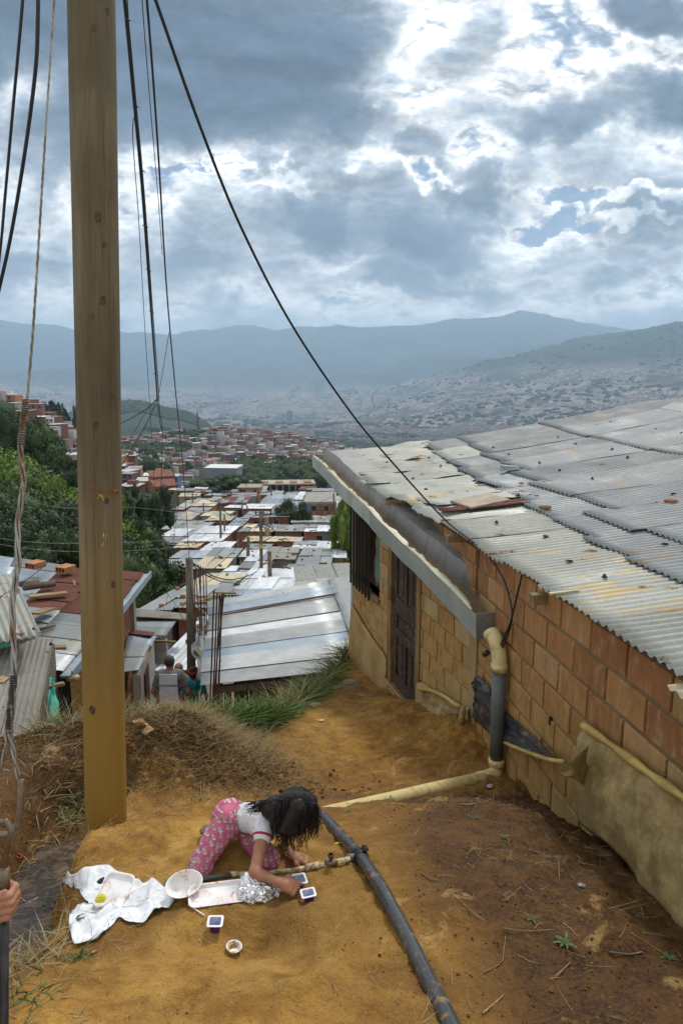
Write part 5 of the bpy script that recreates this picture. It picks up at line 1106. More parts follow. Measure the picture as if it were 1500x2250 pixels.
g = MB(); n = 24; g.tube([(math.cos(2 * math.pi * k / n) * .016, math.sin(2 * math.pi * k / n) * .012, 0) for k in range(n + 1)], .0035, 8); place(g.build('red_ring', flat('red_plastic', (.35, .03, .03), .5), None, True, label='small red plastic ring lying in the drain mud', category='ring'), 41, 1884, .008, 0, (.2, 0))
o = link('yellow_peel', rock_me(5, (1.4, .6, .6), 2), M_lem, label='bright yellow peel on the dirt left of the hose', category='peel'); place(o, 742, 1857, .008, .3, (0, 0), .013)
for k_, (x, y, sz, lb) in enumerate(((1277, 1950, .020, 'grey crumpled wrapper lying in the dark soil on the right'), (705, 1585, .03, 'pale flat paper scrap on the path towards the door'), (1075, 1730, .03, 'clear crinkled wrapper under the yellow pipe elbow'))):
    o = link('wrapper', rock_me(20 + k_, (1, .8, .35), 2), mat('wrapper%d' % k_, base=((.17, .16, .15), (.50, .40, .22), (.34, .30, .30))[k_], rough=.4), label=lb, category='wrapper'); place(o, x, y, .01, .4, (0, 0), sz)
# muddy water in the drain
ys_ = np.linspace(2.5, 4.0, 50); xs_ = np.linspace(-.5, .5, 30); cxl = np.interp(ys_, [t[0] for t in TRC], [t[1] for t in TRC]); zl = np.interp(ys_, [t[0] for t in TRC], [t[2] for t in TRC])
X_ = cxl[:, None] + xs_[None] * .30; Y_ = np.repeat(ys_[:, None], 30, 1); Z_ = np.repeat((zl + .035)[:, None], 30, 1)
M_mudw = mat('muddy_water', rough=.12, spec=.6, fn=lambda T: {'Base Color': T.mix(T.ss(T.noise(geo(T), 6., 5, .7, 1.), .42, .6), (.030, .018, .012), (.10, .062, .035)), 'Roughness': T.ss(T.noise(geo(T), 5., 5, .7, .8), .45, .62, .06, .6), 'bump': (T.noise(geo(T), 9., 5, .65, 2.), .6, .02)})
link('drain_water', grid_mesh('drain_water', X_, Y_, Z_), M_mudw, kind='structure')
# ------------------------------------------------------------------ the child
def P(px, py, Y): return np.array(at(px, py, Y))
KL = P(440, 1902, 2.76); KR = P(589, 1893, 2.80)
for K_ in (KL, KR): K_[2] = gz(K_[0], K_[1]) + .038
HLp = P(500, 1806, 2.88); HRp = P(520, 1800, 3.0); HC = P(506, 1796, 2.94)
AL = P(470, 1880, 3.00); AL[2] = gz(AL[0], AL[1]) + .035; AR = P(545, 1892, 2.98); AR[2] = gz(AR[0], AR[1]) + .04
BEL = P(540, 1796, 2.91); CH = P(580, 1800, 2.86); SN = P(580, 1828, 2.77); SF = P(628, 1806, 2.95); NK = P(613, 1786, 2.84); HD = P(650, 1782, 2.82)
EN = P(560, 1916, 2.63); WN = P(612, 1938, 2.555); EF = P(630, 1858, 2.92); WF = P(641, 1893, 2.83); WF[2] = gz(WF[0], WF[1]) + .03
girl = empty('person', tuple((KL + KR) / 2 - np.array([0, 0, .04])), 'dark-haired child in pink trousers kneeling on the dirt, playing with cups', 'person')
def gp_(name, me, m_): o = link(name, me, m_, girl); o.matrix_parent_inverse = Matrix.Translation(-girl.location); return o
# body skin: arms, torso core, neck, head
pr = [ell(HD, (.078, .085, .088)), cap(NK, HD, .034, .040), cap(CH, NK, .055, .036), cap(BEL, CH, .062, .070), cap(HC, BEL, .066, .060),
      cap(NK, SN, .032, .032), cap(SN, EN, .033, .025), cap(EN, WN, .026, .0165), cap(NK, SF, .032, .030), cap(SF, EF, .032, .024), cap(EF, WF, .024, .0165)]
fdir = (HD - NK); 
# face, looking down and to the right: brow, nose, cheeks, chin, ears
fz = np.array([.45, -.35, -.82]); fz = fz / np.linalg.norm(fz); fu = np.array([.75, -.15, .48]); fu = fu - fz * fu.dot(fz); fu /= np.linalg.norm(fu); fs = np.cross(fu, fz)
def F_(a, b, c): return HD + fz * a + fu * b + fs * c
pr += [cap(F_(.068, .012, 0), F_(.084, -.014, 0), .009, .012), ell(F_(.040, -.055, 0), (.034, .034, .034)), cap(F_(.060, -.028, .028), F_(.055, -.02, .035), .020, .018), cap(F_(.060, -.028, -.028), F_(.055, -.02, -.035), .020, .018),
       cap(F_(.072, -.038, .010), F_(.072, -.038, -.010), .007), ell(F_(0, -.01, .078), (.014, .014, .018)), ell(F_(0, -.01, -.078), (.014, .014, .018))]
# hands: near hand reaching into the cups, far hand flat on the soil
def hand(W, d, up, spread, curl, sgn, s=1.0):
    d = d / np.linalg.norm(d); up = up - d * up.dot(d); up /= np.linalg.norm(up); sd_ = np.cross(d, up) * sgn; out = []
    pc = W + d * .028 * s; out += [cap(W, pc, .0165 * s, .017 * s), cap(pc - sd_ * .013 * s, pc + sd_ * .013 * s, .0125 * s, .012 * s), cap(pc + d * .016 * s - sd_ * .015 * s, pc + d * .016 * s + sd_ * .014 * s, .0098 * s, .0092 * s)]
    for i, (o, L) in enumerate(((-.0175, .026), (-.006, .029), (.0055, .0275), (.0165, .021))):
        b0 = pc + d * .020 * s + sd_ * o * s; dd = d + sd_ * o * spread * 10; dd /= np.linalg.norm(dd); c = curl[i]
        d1 = dd * math.cos(c) - up * math.sin(c); d2 = dd * math.cos(2 * c) - up * math.sin(2 * c)
        b1 = b0 + d1 * L * .62 * s; b2 = b1 + d2 * L * .62 * s; out += [cap(b0 - d * .008, b1, .0066 * s, .0060 * s), cap(b1, b2, .0060 * s, .0047 * s)]
    t0 = W + d * .014 * s - sd_ * .014 * s; t1 = t0 + (d * .5 - sd_ * .75 - up * .35) * .024 * s; t2 = t1 + (d * .9 - sd_ * .2 - up * .2) * .020 * s
    return out + [cap(t0, t1, .0088 * s, .0072 * s), cap(t1, t2, .0070 * s, .0054 * s)]
pr += hand(WN, np.array([.95, -.16, -.26]), np.array([.15, -.45, .88]), .9, (.10, .30, .5, .65), 1, 1.22)
pr += hand(WF, np.array([.95, -.10, -.30]), np.array([.25, .0, .96]), 1.2, (.12, .10, .12, .16), -1, 1.12)
gp_('body', sdf_mesh('body', pr, .0038, .010), M_skin)
# trousers
M_trs = mat('pink_patterned_cotton', rough=.85, spec=.2, fn=None)
def _trs(m):
    T = NT(m.node_tree); b = T.n['Principled BSDF']; P_ = geo(T); x, y, z = T.sep(P_)
    q = T.comb(T.m('MULTIPLY', T.m('ADD', x, T.m('MULTIPLY', y, .5)), 1.), T.m('ADD', z, T.m('MULTIPLY', y, .25)), 0.)
    vo = T.new('ShaderNodeTexVoronoi', feature='F1'); vo.voronoi_dimensions = '2D'; T.put(vo.inputs['Vector'], q); vo.inputs['Scale'].default_value = 33.; vo.inputs['Randomness'].default_value = .55
    d = vo.outputs['Distance']; lx, ly, _ = T.sep(T.vm('SUBTRACT', q, vo.outputs['Position']))
    lx = T.m('MULTIPLY', lx, 33.); ly = T.m('MULTIPLY', ly, 33.)
    face = T.ss(d, .40, .37); ring = T.m('MULTIPLY', T.ss(d, .44, .41), T.ss(d, .35, .38))
    def disc(cx, cy, r0, r1, sx=1.):
        e = T.m('SQRT', T.m('ADD', T.m('POWER', T.m('MULTIPLY', T.m('SUBTRACT', lx, cx), sx), 2.), T.m('POWER', T.m('SUBTRACT', ly, cy), 2.))); return T.ss(e, r1, r0), e
    e1, _ = disc(-.16, .06, .08, .12); e2, _ = disc(.16, .06, .08, .12); g1, q1 = disc(-.16, .06, .17, .20); g2, q2 = disc(.16, .06, .17, .20)
    m1 = T.m('MULTIPLY', g1, T.ss(q1, .11, .14)); m2 = T.m('MULTIPLY', g2, T.ss(q2, .11, .14))
    dark = T.m('MAXIMUM', T.m('MAXIMUM', ring, m1), T.m('MAXIMUM', m2, T.m('MAXIMUM', T.m('MULTIPLY', T.ss(q1, .06, .04), 1.), T.ss(q2, .06, .04))))
    n = T.noise(P_, 18., 5, .6)
    base = T.mix(T.ss(n, .35, .65), (.40, .085, .15), (.52, .13, .21)); c = T.mix(T.m('MULTIPLY', face, .8), base, (.62, .40, .44)); c = T.mix(T.m('MULTIPLY', dark, .95), c, (.09, .06, .09))
    c = T.mix(T.ss(T.noise(P_, 9., 5, .7), .55, .7, 0., .35), c, (.30, .16, .08)); T.l.new(c, b.inputs['Base Color'])
    bn = T.new('ShaderNodeBump'); bn.inputs['Strength'].default_value = .6; bn.inputs['Distance'].default_value = .006; T.l.new(T.noise(P_, 38., 4, .65, .8), bn.inputs['Height']); T.l.new(bn.outputs[0], b.inputs['Normal'])
_trs(M_trs)
wrk = lambda s_, f_: (lambda x, y, z: s_ * fbm(x * f_ + z * f_ * .6, y * f_, z * f_ * 1.3, 3, 3))
pr = [ell(HC + np.array([-.012, 0, -.004]), (.078, .098, .082)), cap(HC, BEL - (BEL - HC) * .55, .076, .071), cap(HLp, KL, .063, .045), cap(HRp, KR, .061, .043), cap(KL, AL, .051, .040), cap(KR, AR, .050, .040), ell(KL - np.array([0, 0, .004]), (.050, .050, .042)), ell(KR - np.array([0, 0, .004]), (.048, .050, .042))]
gp_('trousers', sdf_mesh('trousers', pr, .005, .020, wrk(.010, 16)), M_trs)
# shirt: white with red binding
M_shirt = mat('white_shirt', rough=.85, spec=.2, fn=lambda T: {'Base Color': T.mix(T.m('MULTIPLY', att(T, 'red')[2], 1.), T.mix(T.ss(T.noise(geo(T), 12., 4, .6), .35, .65), (.56, .56, .60), (.68, .68, .71)), (.33, .02, .05)), 'bump': (T.noise(geo(T), 26., 4, .6, .8), .5, .008)})
ax = (CH - BEL) / np.linalg.norm(CH - BEL); B0 = BEL - ax * .012
pr = [cap(B0, CH, .066, .079), cap(CH, NK - (NK - CH) * .35, .079, .052), cap(CH + (SN - CH) * .3, SN, .052, .041), cap(CH + (SF - CH) * .3, SF, .052, .040), cap(SN, SN + (EN - SN) * .10, .041, .040)]
me = sdf_mesh('shirt', pr, .0042, .016, wrk(.008, 18)); co = np.empty(len(me.vertices) * 3); me.vertices.foreach_get('co', co); co = co.reshape(-1, 3)
t_ = (co - B0) @ ax; low = -(co - BEL)[:, 2]; red = ((t_ < .10) & (low > .028 + .25 * np.maximum(0, t_))).astype(np.float32)
A_ = me.attributes.new('red', 'FLOAT', 'POINT'); A_.data.foreach_set('value', red); gp_('shirt', me, M_shirt)
M_redc = flat('red_binding', (.36, .02, .05), .8, .2, 40.)
def ringo(c, d, r, rt, name, m_, k=28):
    d = Vector(d).normalized(); s_ = d.orthogonal().normalized(); u_ = d.cross(s_); g = MB(); g.tube([Vector(c) + (s_ * math.cos(2 * math.pi * i / k) + u_ * math.sin(2 * math.pi * i / k)) * r for i in range(k + 1)], rt, 8); gp_(name, g.me(name, True), m_)
ringo(SN + (EN - SN) * .12, EN - SN, .042, .0052, 'sleeve_binding', M_redc); ringo(SF + (EF - SF) * .12, EF - SF, .041, .005, 'sleeve_binding', M_redc)
# sandals, seen as the upright sole between the legs
M_sole = flat('worn_sandal', (.20, .14, .085), .8, .4, 40.)
for A__, K_, s_ in ((AR, KR, 1), (AL, KL, 0)):
    toe = A__ + np.array([.0, .05, -.02]) if not s_ else P(528, 1858, 3.03); heel = A__ + np.array([-.03, .0, .0]) if not s_ else P(540, 1912, 2.99)
    pr = [cap(heel, toe, .030, .024)]; gp_('foot', sdf_mesh('foot', [cap(heel + np.array([.014, 0, .012]), toe + np.array([.014, 0, .0]), .022, .019)], .005, .01), M_skin)
    a, b = Vector(heel), Vector(toe); g = MB(); dl = (b - a).normalized(); sv = Vector((0, 1, 0)); sv = (sv - dl * sv.dot(dl)).normalized(); nv = dl.cross(sv); lp = []
    for dz in (-.008, .0, .006):
        lp.append([a.lerp(b, .5) + dl * (math.cos(2 * math.pi * k / 28) * (b - a).length * .62) + sv * math.sin(2 * math.pi * k / 28) * (.030 + .006 * math.cos(2 * math.pi * k / 28)) + nv * dz + Vector((-.022, 0, 0)) for k in range(28)])
    loft(g, lp, True, True); gp_('sandal', g.me('sandal', True), M_sole)
# hair: a skull cap grown into locks
M_hair = mat('black_hair', rough=.46, spec=.28, fn=lambda T: {'Base Color': T.mix(T.ss(T.noise(T.vm('MULTIPLY', geo(T), (1., 1., .3)), 90., 4, .7), .4, .65), (.006, .005, .005), (.018, .013, .012)), 'bump': (T.noise(T.vm('MULTIPLY', geo(T), (1., 1., .12)), 260., 3, .7), .6, .002)})
UPc = -fz * .35 + fu * .6 + np.array([0, 0, .5]); UPc /= np.linalg.norm(UPc)
pr = [ell(HD + UPc * .012, (.092, .098, .094)), cap(HD + UPc * .01, P(598, 1776, 2.80), .078, .050), cap(P(655, 1775, 2.74), P(625, 1822, 2.70), .055, .030), cap(P(672, 1772, 2.76), P(668, 1810, 2.72), .050, .026), cap(P(610, 1775, 2.8), P(604, 1815, 2.72), .040, .022), cap(P(640, 1770, 2.80), P(646, 1826, 2.70), .055, .024)]
gp_('hair', sdf_mesh('hair', pr, .0045, .02, lambda x, y, z: .006 * fbm(x * 60, y * 60, z * 14, 2, 5)), M_hair)
hr = random.Random(3); g = MB()
def lock(p0, p1, p2, p3, r, wob=.008):
    pts = curvepts([p0, p1, p2, p3], 6); n = len(pts); ph = hr.uniform(0, 6); q = [Vector(p) + Vector((math.sin(i * .75 + ph), math.cos(i * .6 + ph) * .6, 0)) * wob * (i / n) ** 1.2 for i, p in enumerate(pts)]
    g.tube(q, [r * (1 - .75 * (i / (n - 1)) ** 1.5) for i in range(n)], 5, False)
crown = P(652, 1742, 2.84)
for i in range(460):                      # falling over the face towards the ground
    a = hr.uniform(0, 1); x0 = 610 + 85 * a; e = P(598 + 105 * a + hr.uniform(-8, 8), hr.uniform(1808, 1874 if .12 < a < .7 else 1846), 2.70 + hr.uniform(-.03, .06))
    lock(crown + hr.uniform(-.02, .02), P(x0 * .85 + 98 + hr.uniform(-5, 5), 1740 + 40 * (a - .5) ** 2, 2.76), P(x0 + 6 * (a - .3) + hr.uniform(-4, 4), 1780, 2.705 + hr.uniform(0, .03)), e, hr.uniform(.0016, .0036), .012)
for i in range(150):                       # over the back, curling at the ends
    a = hr.uniform(0, 1); x1 = hr.uniform(540, 590); lock(P(642, 1745, 2.84), P(612, 1748 + 12 * a, 2.82), P(580 + hr.uniform(-6, 10), 1760 + 18 * a, 2.79), P(x1, 1766 + 22 * a + hr.uniform(-5, 5), 2.79), hr.uniform(.0015, .0034), .014)
for (x0, y0, x1, y1) in ((640, 1820, 648, 1874), (652, 1820, 660, 1868), (608, 1815, 612, 1866), (618, 1815, 607, 1852), (690, 1780, 694, 1838), (696, 1775, 672, 1850), (680, 1800, 683, 1846), (600, 1800, 600, 1830), (628, 1820, 622, 1858), (560, 1762, 538, 1778), (565, 1768, 545, 1786)):
    for j in range(6): lock(P(652, 1762, 2.76), P((650 + x0) / 2, (1750 + y0) / 2, 2.72), P(x0 + hr.uniform(-3, 3), y0, 2.70), P(x1 + hr.uniform(-4, 4), y1 + hr.uniform(-6, 3), 2.70), hr.uniform(.0018, .003), .010)
gp_('hair_locks', g.me('hair_locks', True), M_hair)
# bead string hanging at the wrist
M_bead = [flat('pink_bead', (.70, .12, .22), .4), flat('dark_bead', (.05, .03, .04), .4), flat('green_bead', (.35, .45, .05), .4)]
bd = MB(); bd.lathe([(0, -.0032), (.0030, -.0018), (.0036, 0), (.0030, .0018), (0, .0032)], 8); bms = []
for m_ in M_bead: b_ = bd.me('bead', True); b_.materials.append(m_); bms.append(b_)
for i in range(14):
    o = link('bead', bms[(0, 0, 1, 0, 2, 1, 0)[i % 7]], None, girl); o.matrix_parent_inverse = Matrix.Translation(-girl.location); o.location = P(629 - .3 * i + 1.5 * math.sin(i), 1848 + 4.1 * i, 2.84 - .004 * i)
# ------------------------------------------------------------------ three people walking away down the alley
def walker(px, py, Y, s, lab, cols, hairc, build=1., band=None, txt=None, strap=False, longhair=0.):
    head = np.array(at(px, py, Y)); g0 = head - np.array([0, 0, 1.62 * s]); t = empty('person', tuple(g0), lab, 'person')
    def L(x, y, z): return np.array([x, y, z]) * s
    def pp(name, pr_, m_, vox=.016, k=.04): o = link(name, sdf_mesh(name, pr_, vox, k), m_, t); return o
    b = build
    pp('body', [ell(L(0, 0, 1.62), (.078 * s, .092 * s, .112 * s)), cap(L(0, -.01, 1.42), L(0, 0, 1.55), .055 * s, .052 * s), cap(L(-.20 * b, 0, 1.38), L(-.27 * b, -.02, 1.10), .045 * s, .038 * s), cap(L(-.27 * b, -.02, 1.10), L(-.24 * b, .12, .90), .036 * s, .028 * s), cap(L(.20 * b, 0, 1.38), L(.27 * b, -.02, 1.10), .045 * s, .038 * s), cap(L(.27 * b, -.02, 1.10), L(.24 * b, .14, .92), .036 * s, .028 * s),
                cap(L(0, 0, .95), L(0, 0, 1.38), .11 * s, .12 * s), cap(L(-.09, 0, .9), L(-.10, .02, .48), .07 * s, .05 * s), cap(L(-.10, .02, .48), L(-.10, -.04, .08), .05 * s, .035 * s), cap(L(.09, 0, .9), L(.10, .10, .48), .07 * s, .05 * s), cap(L(.10, .10, .48), L(.10, .06, .08), .05 * s, .035 * s), cap(L(-.10, -.04, .05), L(-.10, .12, .03), .04 * s, .035 * s), cap(L(.10, .06, .05), L(.10, .22, .03), .04 * s, .035 * s)], M_skin)
    sh = flat('shirt_' + cols[0], cols[1], .9, .2, 8.); pp('shirt', [cap(L(-.085 * b, 0, 1.36), L(.085 * b, 0, 1.36), .135 * s, .135 * s), cap(L(-.05 * b, 0, .96), L(.05 * b, 0, .96), .135 * s, .135 * s), cap(L(-.07 * b, 0, 1.2), L(.07 * b, 0, 1.2), .135 * s, .135 * s), cap(L(-.15 * b, 0, 1.42), L(-.225 * b, -.01, 1.22), .068 * s, .062 * s), cap(L(.15 * b, 0, 1.42), L(.225 * b, -.01, 1.22), .068 * s, .062 * s)], sh)
    tr = flat('trousers_' + cols[0], cols[2], .9, .3, 8.); pp('trousers', [cap(L(-.05, 0, .90), L(.05, 0, .90), .14 * s), cap(L(-.09, 0, .88), L(-.10, .02, .48), .09 * s, .065 * s), cap(L(-.10, .02, .48), L(-.10, -.03, .12), .065 * s, .055 * s), cap(L(.09, 0, .88), L(.10, .10, .48), .09 * s, .065 * s), cap(L(.10, .10, .48), L(.10, .06, .12), .065 * s, .055 * s)], tr)
    hp_ = [ell(L(0, -.012, 1.645), (.088 * s, .10 * s, .108 * s))]
    if longhair: hp_ += [cap(L(0, -.05, 1.60), L(0, -.07, 1.60 - longhair), .07 * s, .05 * s)]
    pp('hair', hp_, flat('hair_' + cols[0], hairc, .6, .4, 20.), .014, .02)
    if band:
        g = MB(); g.tube([(math.cos(2 * math.pi * k / 20) * .096 * s, math.sin(2 * math.pi * k / 20) * .108 * s - .01, (1.665 + .03 * math.sin(2 * math.pi * k / 20)) * s) for k in range(21)], .020 * s, 6); link('headband', g.me('headband', True), flat('red_cloth', band, .8), t)
    if txt:
        g = MB(); vs = [(-.15, -.145, 1.46), (.15, -.145, 1.46), (.155, -.150, 1.2), (.165, -.150, .93), (-.165, -.150, .93), (-.155, -.15, 1.2)]; g.add([(x * s, y * s, z * s) for x, y, z in vs] + [(x * s, (y + .02) * s, z * s) for x, y, z in vs], [(0, 5, 4, 3, 2, 1), (6, 7, 8, 9, 10, 11)] + [(i, (i + 1) % 6, 6 + (i + 1) % 6, 6 + i) for i in range(6)]); link('bib', g.me('bib'), flat('bib_cloth', (.60, .61, .66), .9, .15, 6.), t)
        fc = bpy.data.curves.new('lettering', 'FONT'); fc.body = txt; fc.size = .052 * s; fc.align_x = 'CENTER'; fc.extrude = .001; fc.offset = .0016; fc.materials.append(flat('blue_print', (.05, .14, .28), .8)); o = bpy.data.objects.new('lettering', fc); COL.objects.link(o); bpy.context.view_layer.update(); me_ = bpy.data.meshes.new_from_object(o.evaluated_get(bpy.context.evaluated_depsgraph_get())); bpy.data.objects.remove(o); o = link('lettering', me_, None, t); o.location = (0, -.156 * s, 1.245 * s); o.rotation_euler = (R(90), 0, 0)
    if strap:
        for q in (-1, 1): g = MB(); g.tube(curvepts([(q * .10 * s, -.125 * s, 1.46 * s), (q * .06 * s, -.15 * s, 1.25 * s), (-q * .05 * s, -.15 * s, 1.02 * s)], 5), .014 * s, 6); link('strap', g.me('strap', True), M_black, t)
    return t
# the alley lies lower, so only their upper bodies clear the bank
walker(373, 1455, 12.2, 1.10, 'dark-haired man in grey shirt and pale bib lettered VOLUNTARIO, seen from behind', ('grey', (.15, .155, .17), (.10, .085, .07)), (.045, .035, .03), 1.12, None, 'VOLUNTARIO')
walker(393, 1470, 13.2, 1.0, 'fair-haired person in white shirt behind the bibbed man', ('white', (.66, .66, .70), (.03, .03, .035)), (.26, .15, .075), .92, None, None, False, .10)
walker(425, 1477, 13.0, .95, 'person in teal shirt with red headband seen from behind', ('teal', (.02, .29, .33), (.06, .06, .07)), (.035, .025, .022), .95, (.45, .02, .03), None, True, .06)
# ------------------------------------------------------------------ roofs and houses below the yard
def patch(c00, c10, c11, c01, nu, nv, waves=0, amp=.009, along='u', sag=0., seed=0, dent=.0):
    u = np.linspace(0, 1, nu + 1); v = np.linspace(0, 1, nv + 1); U_, V_ = np.meshgrid(u, v)
    c = [np.array(q, float) for q in (c00, c10, c11, c01)]
    Pp = (c[0] * ((1 - U_) * (1 - V_))[..., None] + c[1] * (U_ * (1 - V_))[..., None] + c[2] * (U_ * V_)[..., None] + c[3] * ((1 - U_) * V_)[..., None])
    W = (V_ if along == 'u' else U_) * waves
    Pp[..., 2] += amp * np.cos(2 * np.pi * W) - sag * np.sin(np.pi * U_) * np.sin(np.pi * V_) + dent * fbm(Pp[..., 0] * 1.3, Pp[..., 1] * 1.3, seed, 3, 3)
    idx = np.arange(U_.size).reshape(U_.shape); F = np.stack([idx[:-1, :-1], idx[:-1, 1:], idx[1:, 1:], idx[1:, :-1]], -1).reshape(-1, 4)
    return Pp.reshape(-1, 3), F
def quad_roof(parent, FL, FR, BR, BL, ncol, nrow, mats_, along='u', pitch=.076, amp=.009, seg=6, name='roof_sheet', rj=None, thick=.004, lift0=0., dent=.0, ragged=.04):
    """Lay overlapping corrugated sheets over a four-cornered roof; rows run front to back, columns left to right."""
    q = [np.array(c, float) for c in (FL, FR, BR, BL)]; r_ = rj or rnd
    def B(a, b): return q[0] * (1 - a) * (1 - b) + q[1] * a * (1 - b) + q[2] * a * b + q[3] * (1 - a) * b
    LU = np.linalg.norm(q[1] - q[0]); LV = np.linalg.norm(q[3] - q[0]); out = []
    for j in range(nrow):
        for i in range(ncol):
            a0, a1, b0, b1 = i / ncol, (i + 1) / ncol, j / nrow, (j + 1) / nrow
            o_ = r_.uniform(.25, 1) * ragged / max(LU, LV) * 3
            if along == 'u': b1 = min(1, b1 + .10 / LV); a0 = a0 - (r_.uniform(0, 1) * ragged / LU if i == 0 else .08 / LU); a1 = a1 + (r_.uniform(0, 1) * ragged / LU if i == ncol - 1 else 0)
            else: a1 = min(1.0, a1 + .08 / LU) ; b0 = b0 - (r_.uniform(0, 1) * ragged / LV if j == 0 else .10 / LV)
            wl = (LV * (b1 - b0) if along == 'u' else LU * (a1 - a0)); wv = max(3, round(wl / pitch))
            nu, nv = (max(4, int(LU * (a1 - a0) / .5)), wv * seg) if along == 'u' else (wv * seg, max(4, int(LV * (b1 - b0) / .5)))
            l_ = lift0 + .004 + .010 * ((i + j) % 2) + r_.uniform(0, .010) + (.012 * i if along == 'u' else .012 * j); t1, t2 = r_.uniform(-.008, .008), r_.uniform(-.008, .008)
            up = lambda p, k: p + np.array([0, 0, l_ + k])
            V, F = patch(up(B(a0, b0), t1), up(B(a1, b0), t2), up(B(a1, b1), -t1), up(B(a0, b1), -t2), nu, nv, wv, amp, along, seed=i * 7 + j, dent=dent)
            m_ = mats_(i, j) if callable(mats_) else r_.choice(mats_)
            o = link(name, me_np(name, V, F, True), m_, parent); 
            if parent: o.matrix_parent_inverse = PINV[parent.name] if parent.name in PINV else Matrix.Identity(4)
            if thick: solid(o, thick, 0)
            out.append(o)
    return out
PINV = {}
def thing(name, loc, lab, cat, grp=None):
    t = empty(name, tuple(loc), lab, cat, grp); PINV[t.name] = Matrix.Translation(-Vector(loc)); return t
def tpart(t, name, mb, m_, smooth=False, **k):
    o = link(name, mb.me(name, smooth) if isinstance(mb, MB) else mb, m_, t, **k); o.matrix_parent_inverse = PINV[t.name]; return o
def troof(t):
    r_ = link('roof', None, None, t); r_.matrix_parent_inverse = PINV[t.name]; return r_
def wallq(t, a, b, ztopa, ztopb, zbot, m_, name='wall', th=.12, side=1):
    a = Vector(a); b = Vector(b); d = (b - a); d.z = 0; d.normalize(); n = Vector((-d.y, d.x, 0)) * th * side; g = MB()
    g.hexa([(a.x, a.y, zbot), (b.x, b.y, zbot), (b.x + n.x, b.y + n.y, zbot), (a.x + n.x, a.y + n.y, zbot), (a.x, a.y, ztopa), (b.x, b.y, ztopb), (b.x + n.x, b.y + n.y, ztopb), (a.x + n.x, a.y + n.y, ztopa)]); return tpart(t, name, g, m_)
BRK = []
def brick_wall(t, a, b, ztop, zbot, L=.30, H=.10, m_=None, maxn=260, holes=(), side=1):
    """mortar slab with bricks laid proud of its outer face, one object per brick"""
    a = Vector(a); b = Vector(b); d = (b - a); d.z = 0; Lw = d.length; d.normalize(); n = Vector((d.y, -d.x, 0)) * side
    wallq(t, a - n * .02, b - n * .02, ztop, ztop, zbot, M_mortar, 'wall', .12, 1 if side > 0 else -1)
    if not BRK: me = brick_me(1, 1, .02, .004); me.materials.append(M_farbrick); BRK.append(me)
    W = link('brickwork', None, None, t); W.matrix_parent_inverse = PINV[t.name]
    M = Matrix(((d.x, -n.x, 0, a.x), (d.y, -n.y, 0, a.y), (0, 0, 1, 0), (0, 0, 0, 1))); z = ztop - H; row = 0; cnt = 0
    while z > zbot and cnt < maxn:
        s = -(row % 2) * L / 2
        while s < Lw:
            p0, p1 = max(s + .007, 0), min(s + L - .007, Lw); s += L
            if p1 - p0 < .04 or any(p1 > h0 and p0 < h1 and z + H > z0 and z < z1 for h0, h1, z0, z1 in holes): continue
            o = link('brick', BRK[0], None, W); o.matrix_basis = M @ Matrix.Translation(((p0 + p1) / 2, .012 + rnd.uniform(-.003, .003), z + H / 2)) @ Matrix.Diagonal((p1 - p0, 1, H - .014, 1)); cnt += 1
        z -= H; row += 1
# -- left sheds with worn sheets, nearest the yard
t = thing('shed', at(30, 1560, 9.5) + Vector((0, 0, -1.6)), 'shed with pale weathered sheets at the left edge behind the guy wire', 'shed')
rf = troof(t); PINV[rf.name] = Matrix.Identity(4)
quad_roof(rf, at(-240, 1730, 8.0), at(64, 1690, 8.1), at(119, 1404, 10.9), at(-90, 1425, 10.9), 3, 1, [M_eternit, M_zincn], 'v', .105, .017, 8, dent=.02, lift0=.0)
quad_roof(rf, at(-110, 1432, 10.25), at(91, 1397, 10.35), at(29, 1264, 13.0), at(-140, 1285, 13.0), 2, 1, [M_zincn], 'v', .125, .020, 8, dent=.02)
a_, b_ = at(119, 1410, 10.85), at(66, 1690, 8.15); wallq(t, a_ + Vector((-.12, 0, 0)), b_ + Vector((-.12, 0, 0)), a_.z - .05, b_.z - .05, -7.4, M_post)
g = MB(); g.beam(at(-40, 1428, 10.28), at(42, 1412, 10.33), .05, .05); tpart(t, 'green_edge', g, flat('green_paint', (.03, .25, .14), .6))
g = MB(); g.beam(at(41, 1412, 10.33), at(62, 1403, 10.34), .09, .06); tpart(t, 'beam_end', g, M_post)
for px, py, Y_ in ((8, 1563, 9.3), (10, 1425, 10.7), (113, 1420, 10.6), (65, 1657, 8.5), (46, 1318, 12.1), (74, 1388, 10.6)):
    o = link('fastener', FAST, None, rf); o.location = at(px, py, Y_) + Vector((0, 0, .02)); o.scale = (2, 2, 2)
tp_ = drape('green_tarp', [at(107, 1482, 10.2), at(113, 1490, 10.15), at(119, 1500, 10.1)], [at(106, 1636, 9.4), at(118, 1628, 9.4), at(134, 1598, 9.5)], 14, 30, flat('green_tarp_cloth', (.03, .38, .27), .6, .3, 3.), .16, 3, .03, None, .006, Vector((-.3, -1, 0)), 4.); tag(tp_, 'bright green tarp hanging beside the left shed', 'tarp')
g = MB(); g.beam(at(100, 1510, 10.0), at(141, 1502, 10.2), .09, .045); o = g.build('board', M_plank, None, label='short raw board sticking out over the green tarp', category='board')
g = MB(); g.beam(at(94, 1560, 9.5), at(97, 1700, 9.2), .055, .055); g.build('wooden_stake', M_plank, None, label='thin wooden stake standing between shed and green tarp', category='stake')
o = link('brick_shard', rock_me(31, (1, .8, .4), 1), M_clay, label='orange brick shard on the lowest grey sheet at the left edge', category='shard'); o.location = at(14, 1649, 8.55) + Vector((0, 0, .04)); o.scale = (.05,) * 3
